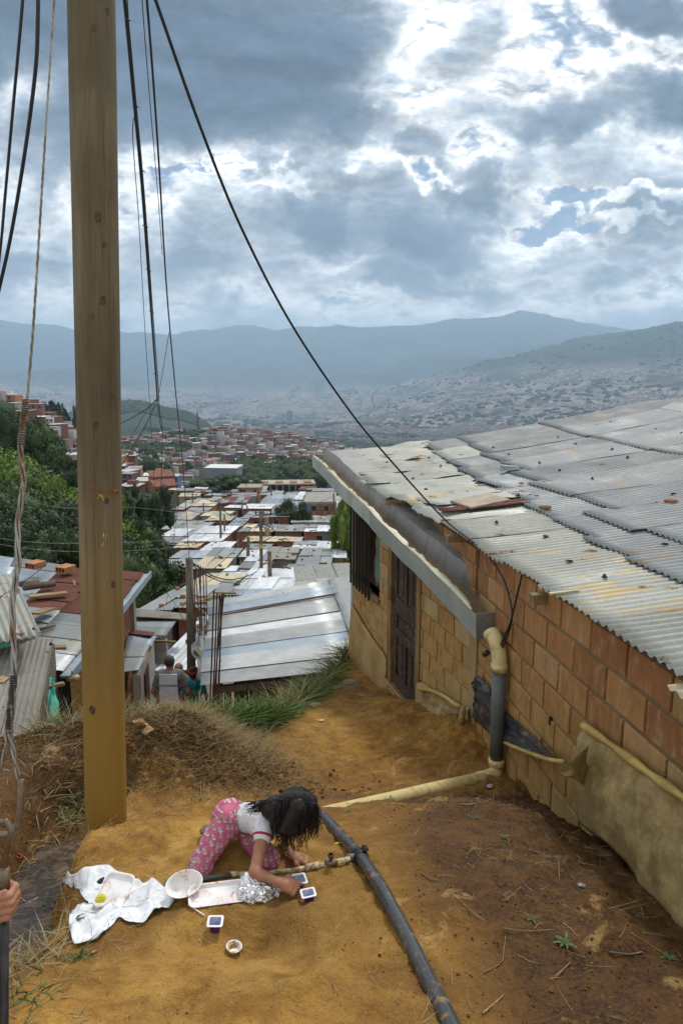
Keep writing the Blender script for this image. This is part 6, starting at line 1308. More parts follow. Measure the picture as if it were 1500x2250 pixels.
g = MB(); g.beam(at(-30, 1490, 8.4), at(15, 1496, 8.4), .16, .03); g.build('plank_end', M_plank, None, label='pale board end entering at the left edge over the sheets', category='board')
# -- the long rusty-roofed house behind the pole
RB_ = [Vector((-6.3, 10.9, -4.38)), at(138, 1478, 10.8), at(313, 1262, 17.2), at(142, 1247, 17.2)]
t = thing('rusty_roofed_house', (-5.8, 13.5, -8.0), 'house behind the pole with rust-red sheets, grey front sheets and pale gutter', 'house')
rf = troof(t); PINV[rf.name] = Matrix.Identity(4)
def mrow(i, j): return [M_white, M_rust if i == 0 else M_zincn, M_zinc, M_zinc, M_rust, M_rust, M_rust, M_rust, M_rust][j]
quad_roof(rf, *RB_, 2, 9, mrow, 'u', .076, .009, 6)
q0, q1 = RB_[1] + Vector((.10, -.1, -.03)), RB_[2] + Vector((.10, .1, -.03)); g = MB(); g.beam(q0, q1, .20, .035); g.beam(q0 + Vector((.10, 0, .02)), q1 + Vector((.10, 0, .02)), .03, .16); tpart(t, 'gutter', g, M_blue)
w0, w1 = Vector((-4.86, 10.95, 0)), Vector((-5.18, 16.15, 0)); brick_wall(t, Vector((-5.08, 14.3, 0)), w1, -4.62, -7.75, .27, .088, None, 290)
wallq(t, Vector((-5.05, 11.6, 0)), Vector((-5.07, 14.3, 0)), -4.62, -4.62, -7.8, M_block, 'wall', .12, 1)
wallq(t, Vector((-9.5, 10.95, 0)), Vector((-4.95, 10.95, 0)), -4.5, -4.62, -7.8, M_plank, 'front_wall', .10, 1); wallq(t, Vector((-9.5, 16.1, 0)), Vector((-5.3, 16.1, 0)), -4.5, -4.65, -8.8, M_farbrick, 'rear_wall')
g = MB(); g.beam((-5.17, 16.2, -8.6), (-5.17, 16.2, -4.6), .16, .16); tpart(t, 'corner_post', g, M_conc)
for i in range(7): g = MB(); g.beam((-4.93, 11.15 + .09 * i, -6.0), (-4.93, 11.15 + .09 * i, -4.85), .025, .025); tpart(t, 'window_bar', g, M_bar)
g = MB(); g.box((-5.02, 11.05, -6.0), (-4.96, 11.8, -4.8)); tpart(t, 'window', g, M_black)
g = MB(); g.tube(curvepts([at(148, 1484, 10.85), at(150, 1490, 10.8), at(156, 1492, 10.75), at(171, 1488, 10.6)], 5), .045, 10); tpart(t, 'outlet_pipe', g, M_pvcy, True)
# blue-grey roofed neighbour on its left, two hollow bricks holding the sheets down
t = thing('blue_roofed_house', (-9.5, 16.5, -8.6), 'house with clean blue-grey sheets beyond the left shed', 'house')
rf = troof(t); PINV[rf.name] = Matrix.Identity(4)
quad_roof(rf, at(-90, 1345, 14.6), at(68, 1332, 14.8), at(150, 1249, 17.4), at(-60, 1215, 18.2), 2, 5, [M_blue, M_blue, M_blue, M_zinc], 'u', .076, .008, 5, lift0=.03)
wallq(t, Vector((-13, 14.7, 0)), Vector((-6.6, 14.8, 0)), -4.6, -4.75, -9, M_grey); wallq(t, Vector((-13, 17.9, 0)), Vector((-7.3, 17.2, 0)), -4.5, -4.6, -9, M_grey)
def hollow_brick(px, py, Y, rz, lab):
    t = thing('hollow_brick', (0, 0, 0), lab, 'brick'); g = MB(); n_ = 3; W_, D_, H_ = .30, .38, .15; k = .018
    g.box((-W_ / 2, -D_ / 2, 0), (W_ / 2, D_ / 2, k)); g.box((-W_ / 2, -D_ / 2, H_ - k), (W_ / 2, D_ / 2, H_))
    for i in range(n_ + 1): x = -W_ / 2 + (W_ - k) * i / n_; g.box((x, -D_ / 2 + .001, k), (x + k, D_ / 2 - .001, H_ - k))
    link('shell', g.me('shell'), M_brickb, t); g = MB(); g.box((-W_ / 2 + .005, 0, k + .001), (W_ / 2 - .005, .02, H_ - k - .001)); link('web', g.me('web'), M_black, t)
    t.location = at(px, py, Y); t.rotation_euler = (.0, .05, rz)
M_brickb = flat('orange_clay', (.40, .19, .085), .9, .3, 12.)
hollow_brick(79, 1247, 16.5, -.35, 'hollow orange brick lying on the blue-grey sheets, left of two'); hollow_brick(145, 1256, 16.4, -.35, 'hollow orange brick where blue sheets meet the rusty ones')
for nm, a_, b_, r_, m_, lb in (('log', (46, 1290, 15.2), (84, 1284, 15.6), .07, M_post, 'short grey log lying on the blue-grey roof'), ('log', (54, 1298, 14.6), (120, 1289, 15.2), .08, M_post, 'long grey log across blue-grey and rusty sheets'), ('log', (90, 1386, 12.4), (121, 1377, 12.7), .03, M_post, 'thin curved branch on the grey sheets left of the pole')):
    g = MB(); g.tube([at(*a_) + Vector((0, 0, r_)), at(*b_) + Vector((0, 0, r_))], r_, 9); g.build(nm, m_, None, True, label=lb, category='log')
for a_, b_, w_, lb in (((64, 1316, 14.2), (148, 1307, 14.7), .20, 'long pale plank lying on the rusty sheets'), ((76, 1354, 12.9), (112, 1342, 13.5), .24, 'wide plank slanting up the rusty sheets'), ((116, 1428, 11.7), (146, 1427, 11.8), .16, 'grey weathered plank on the rusty patch near the front gutter'), ((162, 1280, 16.0), (166, 1292, 15.6), .05, 'thin pale splinter on the rust-red sheets')):
    g = MB(); g.beam(at(*a_) + Vector((0, 0, .05)), at(*b_) + Vector((0, 0, .05)), w_, .04); g.build('plank', M_plank, None, label=lb, category='plank')
# -- lean-tos between the rusty house and the alley
t = thing('lean_to', at(340, 1390, 17.5) + Vector((0, 0, -2.6)), 'grey lean-to roof with a thick fibre sheet, right of the brick corner post', 'lean-to'); rf = troof(t); PINV[rf.name] = Matrix.Identity(4)
quad_roof(rf, at(280, 1392, 16.6), at(362, 1398, 16.6), at(394, 1352, 19.0), at(280, 1350, 19.0), 1, 3, [M_zinc], 'u', .09, .008, 5)
quad_roof(rf, at(285, 1364, 18.0), at(415, 1371, 18.2), at(417, 1359, 18.9), at(285, 1345, 18.9), 1, 1, [M_eternit], 'u', .18, .022, 8, lift0=.10)
g = MB(); g.beam(at(290, 1406, 16.4), at(387, 1411, 16.2), .05, .05); tpart(t, 'pole_beam', g, M_plank); wallq(t, at(285, 1400, 16.7), at(365, 1400, 16.7), at(285, 1398, 16.7).z - .06, at(365, 1400, 16.7).z - .08, -9, M_conc)
t = thing('lean_to', at(318, 1450, 14.5) + Vector((0, 0, -2.2)), 'narrow grey lean-to with concrete side wall and dark doorway by the alley', 'lean-to'); rf = troof(t); PINV[rf.name] = Matrix.Identity(4)
quad_roof(rf, at(262, 1478, 13.0), at(303, 1474, 13.0), at(340, 1398, 16.0), at(285, 1392, 16.0), 1, 3, [M_zinc, M_blue], 'u', .09, .008, 5); quad_roof(rf, at(284, 1398, 15.8), at(332, 1402, 15.7), at(340, 1394, 16.2), at(285, 1388, 16.2), 1, 1, [M_rust], 'u', .09, .008, 5, lift0=.05)
a_, b_ = at(303, 1478, 13.0), at(338, 1404, 15.9); wallq(t, a_, b_, a_.z - .05, b_.z - .05, -8.4, M_grey, 'side_wall', .1, 1)
g = MB(); m0 = a_.lerp(b_, .30); m1 = a_.lerp(b_, .52); g.hexa([(m0.x + .03, m0.y, -7.6), (m1.x + .03, m1.y, -7.9), (m1.x - .02, m1.y, -7.9), (m0.x - .02, m0.y, -7.6), (m0.x + .03, m0.y, -5.9), (m1.x + .03, m1.y, -5.9), (m1.x - .02, m1.y, -5.9), (m0.x - .02, m0.y, -5.9)]); tpart(t, 'door', g, flat('dark_red_door', (.055, .025, .02), .8))
wallq(t, at(268, 1480, 13.05), a_ + Vector((0, .05, 0)), -6.0, -5.6, -8.0, M_farbrick)
# -- the big clean metal roof under the yard's edge
t = thing('metal_roofed_house', at(600, 1400, 13.5) + Vector((0, 0, -3.2)), 'low house under the yard edge with a broad clean corrugated roof', 'house'); rf = troof(t); PINV[rf.name] = Matrix.Identity(4)
M_zincp = metal_mat('clean_sheet', (.40, .42, .42), (.30, .30, .30), .4, .45, .2)
def bigm(i, j): return [M_zincp, M_zincp, M_blue, M_zincp, M_white, M_zincp, M_zincp, M_blue, M_zincp][j]
quad_roof(rf, at(446, 1507, 11.0), at(800, 1470, 11.3), at(720, 1275, 16.7), at(462, 1322, 15.9), 1, 9, bigm, 'u', .076, .0085, 6, ragged=.12)
g = MB(); g.beam(at(486, 1355, 14.75) + Vector((0, 0, .045)), at(737, 1311, 15.4) + Vector((0, 0, .05)), .05, .008); tpart(t, 'rusty_seam', g, M_rust)
quad_roof(rf, at(768, 1395, 12.9), at(900, 1400, 13.), at(860, 1260, 17.4), at(721, 1275, 16.7), 2, 1, [M_white, M_zinc], 'u', .4, .004, 4, dent=.05, lift0=.03)
quad_roof(rf, at(722, 1462, 11.6), at(800, 1450, 11.8), at(800, 1428, 12.4), at(702, 1442, 12.2), 1, 1, [M_zinc], 'u', .076, .009, 6, lift0=.04)
for px, py, Y_ in ((622, 1306, 16.0), (622, 1312, 15.9), (622, 1320, 15.7), (624, 1330, 15.4), (624, 1342, 14.9), (626, 1364, 14.3), (634, 1391, 13.6), (480, 1403, 13.3), (485, 1417, 13.), (485, 1458, 12.), (541, 1405, 13.2)):
    o = link('fastener', FAST, None, rf); o.location = at(px, py, Y_) + Vector((0, 0, .02)); o.scale = (1.5, 1.5, 1.5)
FLb, BLb = at(452, 1507, 11.05), at(466, 1325, 15.9); wallq(t, FLb + Vector((.15, .1, 0)), BLb + Vector((.1, -.1, 0)), FLb.z - .08, BLb.z - .08, -9.4, flat('pink_plaster', (.48, .32, .22), .9, .3, 2.), 'side_wall', .12, -1)
FRb = at(800, 1470, 11.3)
for i in range(5): p_ = (FLb + Vector((.3, .15, 0))).lerp(FRb, (i / 4.) ** 1.0 * .8 + .02); g = MB(); g.beam((p_.x, p_.y, -8.2), (p_.x, p_.y, p_.z - .07), .11, .11); tpart(t, 'post', g, M_post)
g = MB(); g.beam(FLb + Vector((.1, .1, -.12)), FRb + Vector((0, .1, -.12)), .09, .12); tpart(t, 'eave_beam', g, M_post)
wallq(t, FLb + Vector((.2, 1.7, 0)), FRb + Vector((0, 1.7, 0)), FLb.z - .1, FRb.z - .1, -8.6, M_farbrick, 'inner_wall'); 
for a_, b_ in (((437, 1340, 15.0), (448, 1352, 14.8)), ((437, 1375, 14.0), (449, 1390, 13.7)), ((430, 1430, 12.6), (448, 1448, 12.4))):
    g = MB(); g.beam(at(*a_), at(*b_), .10, .10); tpart(t, 'beam_end', g, M_post)
q_ = drape('bent_sheet', [at(447, 1352, 14.6), at(452, 1362, 14.3)], [at(440, 1490, 11.6), at(452, 1505, 11.2)], 6, 20, M_zinc, .25, 5, .05, None, .006, Vector((-1, -.3, 0))); q_.parent = t; q_.matrix_parent_inverse = PINV[t.name]
# reinforcing bars standing out of unfinished columns
for cl_, lab in (([(470, 1298, 459, 1600), (477, 1303, 464, 1600), (483, 1305, 470, 1600), (488, 1302, 474, 1600), (492, 1304, 466, 1590), (486, 1312, 478, 1596)], 'front bundle'), ):
    t = thing('rebar_bundle', at(465, 1560, 10.4), 'bundle of rusty reinforcing bars standing before the big metal roof', 'rebar')
    for x0, y0, x1, y1 in cl_: g = MB(); g.tube([at(x0, y0, 10.6 + rnd.uniform(-.1, .1)), at((x0 + x1) / 2 + rnd.uniform(-2, 2), (y0 + y1) / 2, 10.5), at(x1, y1, 10.4)], .0135, 6); tpart(t, 'bar', g, M_rebar)
t = thing('rebar_bundle', at(447, 1470, 13.4), 'taller bundle of rusty reinforcing bars between grey post and metal roof', 'rebar')
for x0, y0, x1, y1 in ((429, 1252, 447, 1440), (436, 1240, 447, 1450), (441, 1243, 441, 1440), (446, 1246, 450, 1400), (453, 1258, 452, 1420), (420, 1290, 438, 1440), (428, 1262, 430, 1430)): g = MB(); g.tube([at(x0, y0, 13.6), at((x0 + x1) / 2 + rnd.uniform(-2, 2), (y0 + y1) / 2, 13.5), at(x1, y1 + 60, 13.4)], .0115, 6); tpart(t, 'bar', g, M_rebar)
for k_, xs_ in enumerate(((343, 347, 351, 356), (357, 361, 366, 369))):
    t = thing('rebar_bundle', at(xs_[0], 1470, 20 - k_), ('thin bars rising before the bright roof, left set', 'thin bars rising before the bright roof, right set')[k_], 'rebar')
    for x in xs_: g = MB(); g.tube([at(x, 1341 + 2 * (x % 3), 20 - k_), at(x + rnd.uniform(-3, 3), 1400, 20 - k_), at(xs_[1] + rnd.uniform(-3, 3), 1490, 20 - k_)], .011, 5); tpart(t, 'bar', g, M_rebar)
# posts and utility poles of the settlement
def upole(px, y0, y1, Y, r_, lab, arms=(), lean=0, m_=None, extra=None):
    a = at(px + lean, y1, Y); b = at(px, y0, Y); a.z = min(a.z, hz_(a.x, a.y)); t = thing('utility_pole', a, lab, 'pole'); g = MB(); g.tube([a, a.lerp(b, .5) + Vector((.02 * r_ / .1, 0, 0)), b], [r_ * 1.12, r_ * 1.03, r_ * .92], 12); tpart(t, 'post', g, m_ or M_post, True)
    for dz, hw in arms: g = MB(); g.beam(b + Vector((-hw, 0, -dz)), b + Vector((hw, .05, -dz)), .09, .10); tpart(t, 'crossarm', g, M_post)
    if extra: extra(t, a, b)
    return t
upole(416, 1226, 1490, 15.2, .095, 'thin grey wooden post standing behind the walking people')
upole(592, 1212, 1298, 40, .13, 'short grey post right of the tall pole with transformers')
upole(546, 1180, 1245, 56, .15, 'dark leaning post right of the dirt path', lean=-6)
def trafo(t, a, b):
    for dx_, dz_, hw in ((.0, .35, .9), (.0, 1.1, .75)): g = MB(); g.beam(b + Vector((-hw + .5, 0, -dz_)), b + Vector((hw, .1, -dz_ + .1)), .08, .09); tpart(t, 'crossarm', g, M_post)
    for k in range(6): g = MB(); p_ = b + Vector((-.4 + .28 * k, .05, -.30 - .5 * (k % 2))); g.tube([p_, p_ + Vector((.02, 0, .25))], .05, 7); tpart(t, 'insulator', g, M_bar)
    for k in range(2): g = MB(); p_ = b + Vector((.45, -.1, -1.0 - .9 * k)); g.tube([p_, p_ + Vector((0, 0, .55))], .17, 10); tpart(t, 'transformer', g, M_conc)
    g = MB(); g.tube([a.lerp(b, .62), a.lerp(b, .66)], .15, 12); tpart(t, 'yellow_band', g, M_yel)
    for k in range(5): g = MB(); g.tube(curvepts([b + Vector((.1, 0, -.4 - .2 * k)), b + Vector((.7 + .1 * k, -.2, -.7 - .25 * k)), b + Vector((.15, -.1, -1.5 - .2 * k))], 5), .022, 5); tpart(t, 'loose_wire', g, M_black)
upole(573, 1122, 1300, 50, .125, 'tall utility pole with transformers, insulators and a yellow band', extra=trafo)
for a_ in ((484, 1114, 1206, 82, .13, 'tall grey pole left of the dirt path', ((.4, .8),)), (493, 1130, 1196, 88, .12, 'second grey pole just right of the one left of the path'), (532, 1100, 1142, 135, .15, 'pole above the cream-roofed brick house', ((.5, 1.0),)), (596, 1074, 1112, 165, .17, 'pole before the long grey concrete building', ((.6, 1.),)),
           (500, 1082, 1118, 160, .16, 'pole with crossarm below the grey warehouse', ((.4, 1.8),)), (466, 1070, 1114, 170, .15, 'slim pole left of the warehouse front', ((.6, 1.4),)), (423, 1082, 1130, 150, .15, 'pole by the orange tiled school roof', ((.5, 1.2),)), (386, 1106, 1146, 120, .13, 'pole by the red shack wall'), (447, 1105, 1134, 130, .12, 'thin pole behind the cream roof'),
           (543, 1110, 1150, 118, .12, 'thin pole left of the white-roofed brick house'), (606, 1084, 1100, 175, .13, 'short pole at the concrete building corner'), (522, 1185, 1236, 66, .10, 'thin pole on the right edge of the dirt path'), (733, 1084, 1142, 118, .16, 'pole in front of the grid-walled brick building'), (541, 1062, 1094, 190, .13, 'thin pole beside the unfinished red building'), (480, 1095, 1140, 128, .10, 'thin pole behind the small cream house')):
    upole(*a_[:6], *(a_[6:] if len(a_) > 6 else ()))
for (y_, x0, x1, lb) in ((1297, 553, 600, 'lower board crossing the pole foot'), (1288, 556, 589, 'upper board crossing the pole foot')):
    g = MB(); g.beam(at(x0, y_, 46), at(x1, y_ - 4, 46), .22, .26); g.build('board', M_plank, None, label=lb, category='board')
cable('cable', [(416, 1232, 15.2), (440, 1248, 17), (480, 1270, 22), (520, 1272, 28), (560, 1258, 38), (592, 1226, 40)], .022, M_black, 'black cable slung from the thin grey post to the short post')
cable('cable', [(416, 1234, 15.2), (450, 1262, 18), (500, 1280, 26), (540, 1275, 36), (575, 1240, 49)], .018, M_black, 'lower black cable slung over the pale roofs')
for k_, (a_, b_, s_) in enumerate((((573, 1130, 50), (484, 1120, 82), 14), ((573, 1134, 50), (733, 1090, 118), 10), ((573, 1128, 50), (532, 1104, 135), 6), ((532, 1104, 135), (423, 1086, 150), 8), ((596, 1080, 165), (466, 1074, 170), 6), ((484, 1118, 82), (386, 1110, 120), 12), ((573, 1150, 50), (390, 1290, 22), 20), ((573, 1140, 50), (660, 1180, 60), 14), ((500, 1086, 160), (596, 1080, 165), 5), ((484, 1116, 82), (573, 1150, 50), 16))):
    m_ = ((a_[0] + b_[0]) / 2, (a_[1] + b_[1]) / 2 + s_, (a_[2] + b_[2]) / 2); cable('wire', [a_, m_, b_], .0006 * (a_[2] + b_[2]) / 2 * .5 + .008, M_black, None, n=8, seg=5).update_tag(); tag(COL.objects[-1], ['slack wire between the transformer pole and the pole left of the path', 'wire from the transformer pole to the grid-walled building', 'wire rising from the transformer pole to the cream house pole', 'wire running left to the school pole', 'wire before the grey warehouse', 'wire from the path pole to the red shack pole', 'long drop wire falling left over the pale roofs', 'drop wire right of the transformer pole', 'wire spanning before the concrete building', 'second slack wire left of the transformer pole'][k_], 'wire')
# -- the crowded roofs further down
ROOFC = {'z': M_zinc, 'w': M_white, 'b': M_blue, 'c': M_cream, 'n': M_zincn, 'r': M_rust, 'e': M_eternit}
WALLC = {'r': M_farbrick, 'g': M_grey, 'c': M_conc, 'p': M_plank, 's': flat('salmon_paint', (.50, .19, .12), .8, .25, 1.), 'R': flat('red_paint', (.25, .03, .03), .8), 'B': flat('blue_paint', (.10, .19, .33), .8, .2, .5), 'o': flat('orange_paint', (.45, .20, .09), .8, .2, .5)}
UNIT = {}
def unit_sheet(wv, amp):
    k = (wv, amp)
    if k not in UNIT:
        V, F = patch((0, 0, 0), (1, 0, 0), (1, 1, 0), (0, 1, 0), max(1, wv * 4), 1, wv, amp, 'v'); UNIT[k] = me_np('roof_sheet', V, F, True)
    return UNIT[k]
OCC = []
SHEET_ME = {}
def sheet_inst(parent, corner, e1, e2, w_, l_, m_, Y):
    pit = .15 if Y < 70 else .4; wv = max(2, int(round(w_ / pit))) if Y < 70 else 2
    key = (wv, m_.name, Y < 70)
    if key not in SHEET_ME: me = unit_sheet(wv, .018 if Y < 70 else .02).copy(); me.materials.append(m_); SHEET_ME[key] = me
    e3 = e1.cross(e2).normalized(); o = link('roof_sheet', SHEET_ME[key], None, parent)
    o.matrix_basis = Matrix(((e1.x * w_, e2.x * l_, e3.x, corner.x), (e1.y * w_, e2.y * l_, e3.y, corner.y), (e1.z * w_, e2.z * l_, e3.z, corner.z), (0, 0, 0, 1)))
WIN_ME = {}
def boxme(nm, m_):
    if (nm, m_.name) not in WIN_ME: me = MB().box((-.5, -.5, 0), (.5, .5, 1)).me(nm); me.materials.append(m_); WIN_ME[(nm, m_.name)] = me
    return WIN_ME[(nm, m_.name)]
M_dark = flat('dark_interior', (.020, .018, .018), .6)
def shack(x0, x1, yf, yb, Y, dep, rc, wc, lab, rz=0., grp='crowded houses below the yard', over=.25, storeys=1, frame=False, nosh=False, clutter=0):
    FLp, FRp = at(x0, yf, Y), at(x1, yf, Y); W_ = (FRp - FLp).length; c = (FLp + FRp) / 2; zf = c.z; u_, vb = uv((x0 + x1) / 2, yb); zb = vb * (Y + dep)
    zb = max(min(zb, zf + .32 * dep), zf - .32 * dep)
    OCC.append((c.x, Y + dep / 2, W_ / 2 + .4, dep / 2 + .4)); zg = min(hz_(c.x, Y), hz_(c.x, Y + dep)) - .6
    t = empty('house', (c.x, Y, zg), lab, 'house', grp, rz); h0 = zf - zg; h1 = zb - zg; oz = over if not frame else 0
    wm = WALLC[wc]; wx = W_ / 2 - oz; y0, y1 = oz, dep - oz
    s = (h1 - h0) / dep
    def wl(nm, p0, p1):
        d_ = Vector((p1[0] - p0[0], p1[1] - p0[1], 0)).normalized(); n_ = Vector((-d_.y, d_.x, 0)) * .13; g = MB()
        za, zc = h0 + s * p0[1] - .06, h0 + s * p1[1] - .06
        g.hexa([(p0[0], p0[1], 0), (p1[0], p1[1], 0), (p1[0] + n_.x, p1[1] + n_.y, 0), (p0[0] + n_.x, p0[1] + n_.y, 0), (p0[0], p0[1], za), (p1[0], p1[1], zc), (p1[0] + n_.x, p1[1] + n_.y, zc), (p0[0] + n_.x, p0[1] + n_.y, za)]); link(nm, g.me(nm), wm, t)
    wl('wall', (-wx, y0), (wx, y0)); wl('wall', (wx, y0 + .13), (wx, y1 - .13)); wl('wall', (wx, y1), (-wx, y1)); wl('wall', (-wx, y1 - .13), (-wx, y0 + .13))
    e1 = Vector((1, 0, 0)); e2 = Vector((0, dep, h1 - h0)); LL = e2.length; e2.normalize(); rf = link('roof', None, None, t)
    if not nosh:
        n = max(2, int(round(W_ / (1.0 if Y < 60 else 1.5)))); rows = 1 if dep < 4 else 2
        for j in range(rows):
            for i in range(n):
                m_ = ROOFC[rnd.choice(rc)]; w_ = W_ / n; l_ = LL / rows
                cr = Vector((-W_ / 2 + i * w_ + rnd.uniform(-.04, .04), j * l_ * e2.y - rnd.uniform(0, .15), h0 + j * l_ * e2.z + .03 + .02 * ((i + j) % 2) + rnd.uniform(0, .02) + .02 * j))
                q = Matrix.Rotation(rnd.uniform(-.02, .02), 3, 'Z') @ Matrix.Rotation(rnd.uniform(-.015, .015), 3, 'X'); sheet_inst(rf, cr, q @ e1, q @ e2, w_ * 1.06, l_ * 1.06, m_, Y)
    else:
        g = MB().box((-W_ / 2, 0, h0 - .05), (W_ / 2, dep, h0 + .12)); link('slab', g.me('slab'), M_conc, rf)
    if frame:
        for i in range(4): x = -wx + 2 * wx * i / 3; g = MB().box((x - .12, -.045, 0), (x + .12, -.004, h0)); link('concrete_column', g.me('concrete_column'), M_conc, t)
        for z in ([h0 - .3, h0 * .5] if storeys > 1 else [h0 - .3]): g = MB().box((-wx, -.06, z), (wx, -.005, z + .26)); link('concrete_beam', g.me('concrete_beam'), M_conc, t)
    # openings on the wall facing up the hill
    k = rnd.random(); vis = h0 - .6
    if vis > 1.6 and wx > 1.2:
        nwin = 1 if wx < 2.5 else 2
        for i in range(nwin * storeys):
            x = -wx + 2 * wx * ((i % nwin) + .5 + rnd.uniform(-.15, .15)) / nwin; z = h0 - 1.55 - 2.6 * (i // nwin)
            if z < .5: continue
            f_ = link('window', boxme('window', M_conc), None, t); f_.location = (x, y0 - .02 - (.03 if frame else 0), z); f_.scale = (.98, .06, 1.05)
            p_ = link('pane', boxme('pane', M_dark), None, f_); p_.location = (0, -.14, .07); p_.scale = (.84, .8, .86)
        if k < .6: d_ = link('door', boxme('door', rnd.choice([WALLC['p'], M_darkwood, WALLC['B'], M_dark])), None, t); d_.location = (wx * rnd.choice([-.7, .72, .1]), y0 - .02, max(0, h0 - 2.35)); d_.scale = (.85, .05, 1.95)
    # loose things holding the sheets down, joined as one weight layer of this roof
    if clutter:
        g = MB()
        for i in range(clutter):
            x, v_ = rnd.uniform(-wx, wx), rnd.uniform(.2, dep - .3); z = h0 + s * v_ + .06; a = rnd.uniform(0, 3); l_ = rnd.choice([.15, .2, .6, 1.1]); g.beam((x, v_, z + .05), (x + math.cos(a) * l_, v_ + math.sin(a) * l_, z + .05 + s * math.sin(a) * l_), .14, .10)
        link('roof_weights', g.me('roof_weights'), rnd.choice([M_clay, M_plank, M_post]), rf)
    return t
H_ = [
 (332, 440, 1474, 1330, 16.2, 8.6, 'w', 'g', 'brilliant white-roofed house left of the thin grey post, behind the people'),
 (300, 378, 1342, 1294, 25.5, 6.5, 'zcn', 'g', 'cream and grey patched roof above the brilliant white one, left half'),
 (374, 458, 1336, 1290, 26, 7, 'z', 'r', 'dull grey roof behind the thin grey post'),
 (455, 560, 1328, 1296, 27, 5.5, 'zb', 'r', 'grey roof with bluish sheets right behind the rusty bars'),
 (392, 500, 1298, 1262, 34, 7, 'cz', 'r', 'patchy beige roof below the trees, right of the green shrubs'),
 (500, 640, 1300, 1250, 35, 9, 'w', 'g', 'large white-roofed house beside the tall pole foot'),
 (470, 560, 1270, 1246, 45, 7, 'wwb', 'r', 'long white roof end left of the large white-roofed house'),
 (600, 668, 1292, 1262, 38, 6, 'wz', 'g', 'pale roof right of the short post'),
 (655, 775, 1282, 1244, 42, 8, 'zz', 'r', 'broad grey roof behind the big clean metal roof'),
 (625, 758, 1252, 1240, 52, 4, 'zn', 'r', 'low red brick walled yard roof right of the short post'),
 (345, 425, 1246, 1212, 52, 8, 'zb', 'r', 'blue-grey roof beside the green shrubs left of the path'),
 (422, 496, 1250, 1206, 51, 9, 'cz', 'g', 'cream-patched roof directly left of the dirt path'),
 (522, 586, 1250, 1222, 50, 6, 'zw', 'r', 'grey roof at the lower right end of the dirt path'),
 (522, 578, 1224, 1197, 58, 8, 'zw', 'g', 'white and grey roof right of the dirt path bend'),
 (578, 648, 1230, 1203, 56, 7, 'ze', 'g', 'dark grey ribbed roof right of the tall pole'),
 (650, 725, 1242, 1205, 51, 9, 'z', 'g', 'flat grey roof below the narrow brick house'),
 (690, 760, 1226, 1190, 56, 9, 'wz', 'p', 'white-sheeted roof with dark opening at the right edge of the settlement'),
 (640, 700, 1206, 1190, 66, 6, 'wb', 'g', 'small bright roof below the long red brick row'),
 (318, 400, 1197, 1164, 78, 13, 'zzw', 'r', 'brick house with bright grey roof at the left, by the palm'),
 (398, 486, 1190, 1158, 79, 14, 'wz', 'r', 'wide white roof left of the path top'),
 (378, 432, 1204, 1194, 73, 4, 'c', 's', 'salmon-painted house front among the grey roofs'),
 (430, 492, 1216, 1192, 66, 8, 'zw', 'g', 'patched roof left of the path middle'),
 (350, 446, 1164, 1145, 93, 10, 'zn', 'g', 'ragged grey roof below the cream roofs'),
 (532, 660, 1190, 1180, 78, 5, 'c', 'r', 'flat cream-coloured roof in front of the long brick row'),
 (523, 600, 1168, 1153, 88, 9, 'zzc', 'r', 'left half of the long red brick row'),
 (600, 666, 1168, 1154, 88, 9, 'z', 'r', 'right half of the long red brick row'),
 (666, 750, 1168, 1154, 86, 9, 'wz', 'r', 'narrow brick house with concrete posts and pale roof'),
 (532, 586, 1138, 1124, 108, 9, 'z', 'r', 'brick gable house left part behind the tall pole'),
 (586, 638, 1136, 1122, 109, 10, 'zw', 'r', 'brick gable house right part behind the tall pole'),
 (638, 735, 1148, 1134, 104, 10, 'zn', 'g', 'scattered grey roof below the grid-walled building'),
 (448, 505, 1144, 1134, 102, 7, 'c', 'r', 'small cream-roofed brick house at the path top'),
 (500, 532, 1156, 1138, 98, 9, 'bz', 'p', 'bluish roof shack between cream house and brick gable'),
 (440, 500, 1134, 1124, 115, 8, 'cn', 'g', 'low cream roof behind the small brick house'),
 (360, 420, 1142, 1126, 110, 9, 'cz', 'g', 'cream pyramid-like roof left of the red shack'),
 (378, 405, 1120, 1110, 132, 7, 'n', 'R', 'red-painted shack wall among the roofs'),
 (400, 450, 1128, 1116, 128, 8, 'zr', 'r', 'dull roof right of the red shack'),
 (532, 596, 1118, 1108, 125, 8, 'w', 'r', 'white-roofed brick house in mid settlement'),
 (596, 668, 1122, 1108, 124, 10, 'z', 'g', 'grey roofs right of the white-roofed brick house'),
 (570, 640, 1106, 1088, 150, 16, 'zb', 'r', 'big grey roof under the concrete building'),
 (620, 664, 1098, 1082, 160, 14, 'zw', 'g', 'pale roof in front of the concrete building right side'),
 (392, 470, 1112, 1100, 145, 9, 'cn', 'o', 'tan roof row left of the small brick cube'),
 (460, 480, 1100, 1092, 152, 5, 'n', 'r', 'small brick cube house in the tan roof row'),
 (482, 540, 1106, 1092, 150, 11, 'zr', 'r', 'patched roof right of the small brick cube'),
]
for h in H_: shack(*h, clutter=4 if h[4] < 110 else 0)
shack(666, 738, 1104, 1094, 118, 12, 'c', 'r', 'unfinished two-storey brick building with a concrete grid and open top', storeys=2, frame=True, nosh=True)
t = shack(520, 572, 1072, 1064, 188, 8, 'r', 'o', 'unfinished orange brick two-storey house standing above the roofs', storeys=2, frame=False, nosh=True)
shack(742, 764, 1106, 1096, 118, 9, 'c', 'r', 'open brick frame beside the grid-walled building', storeys=2, frame=True, nosh=True)
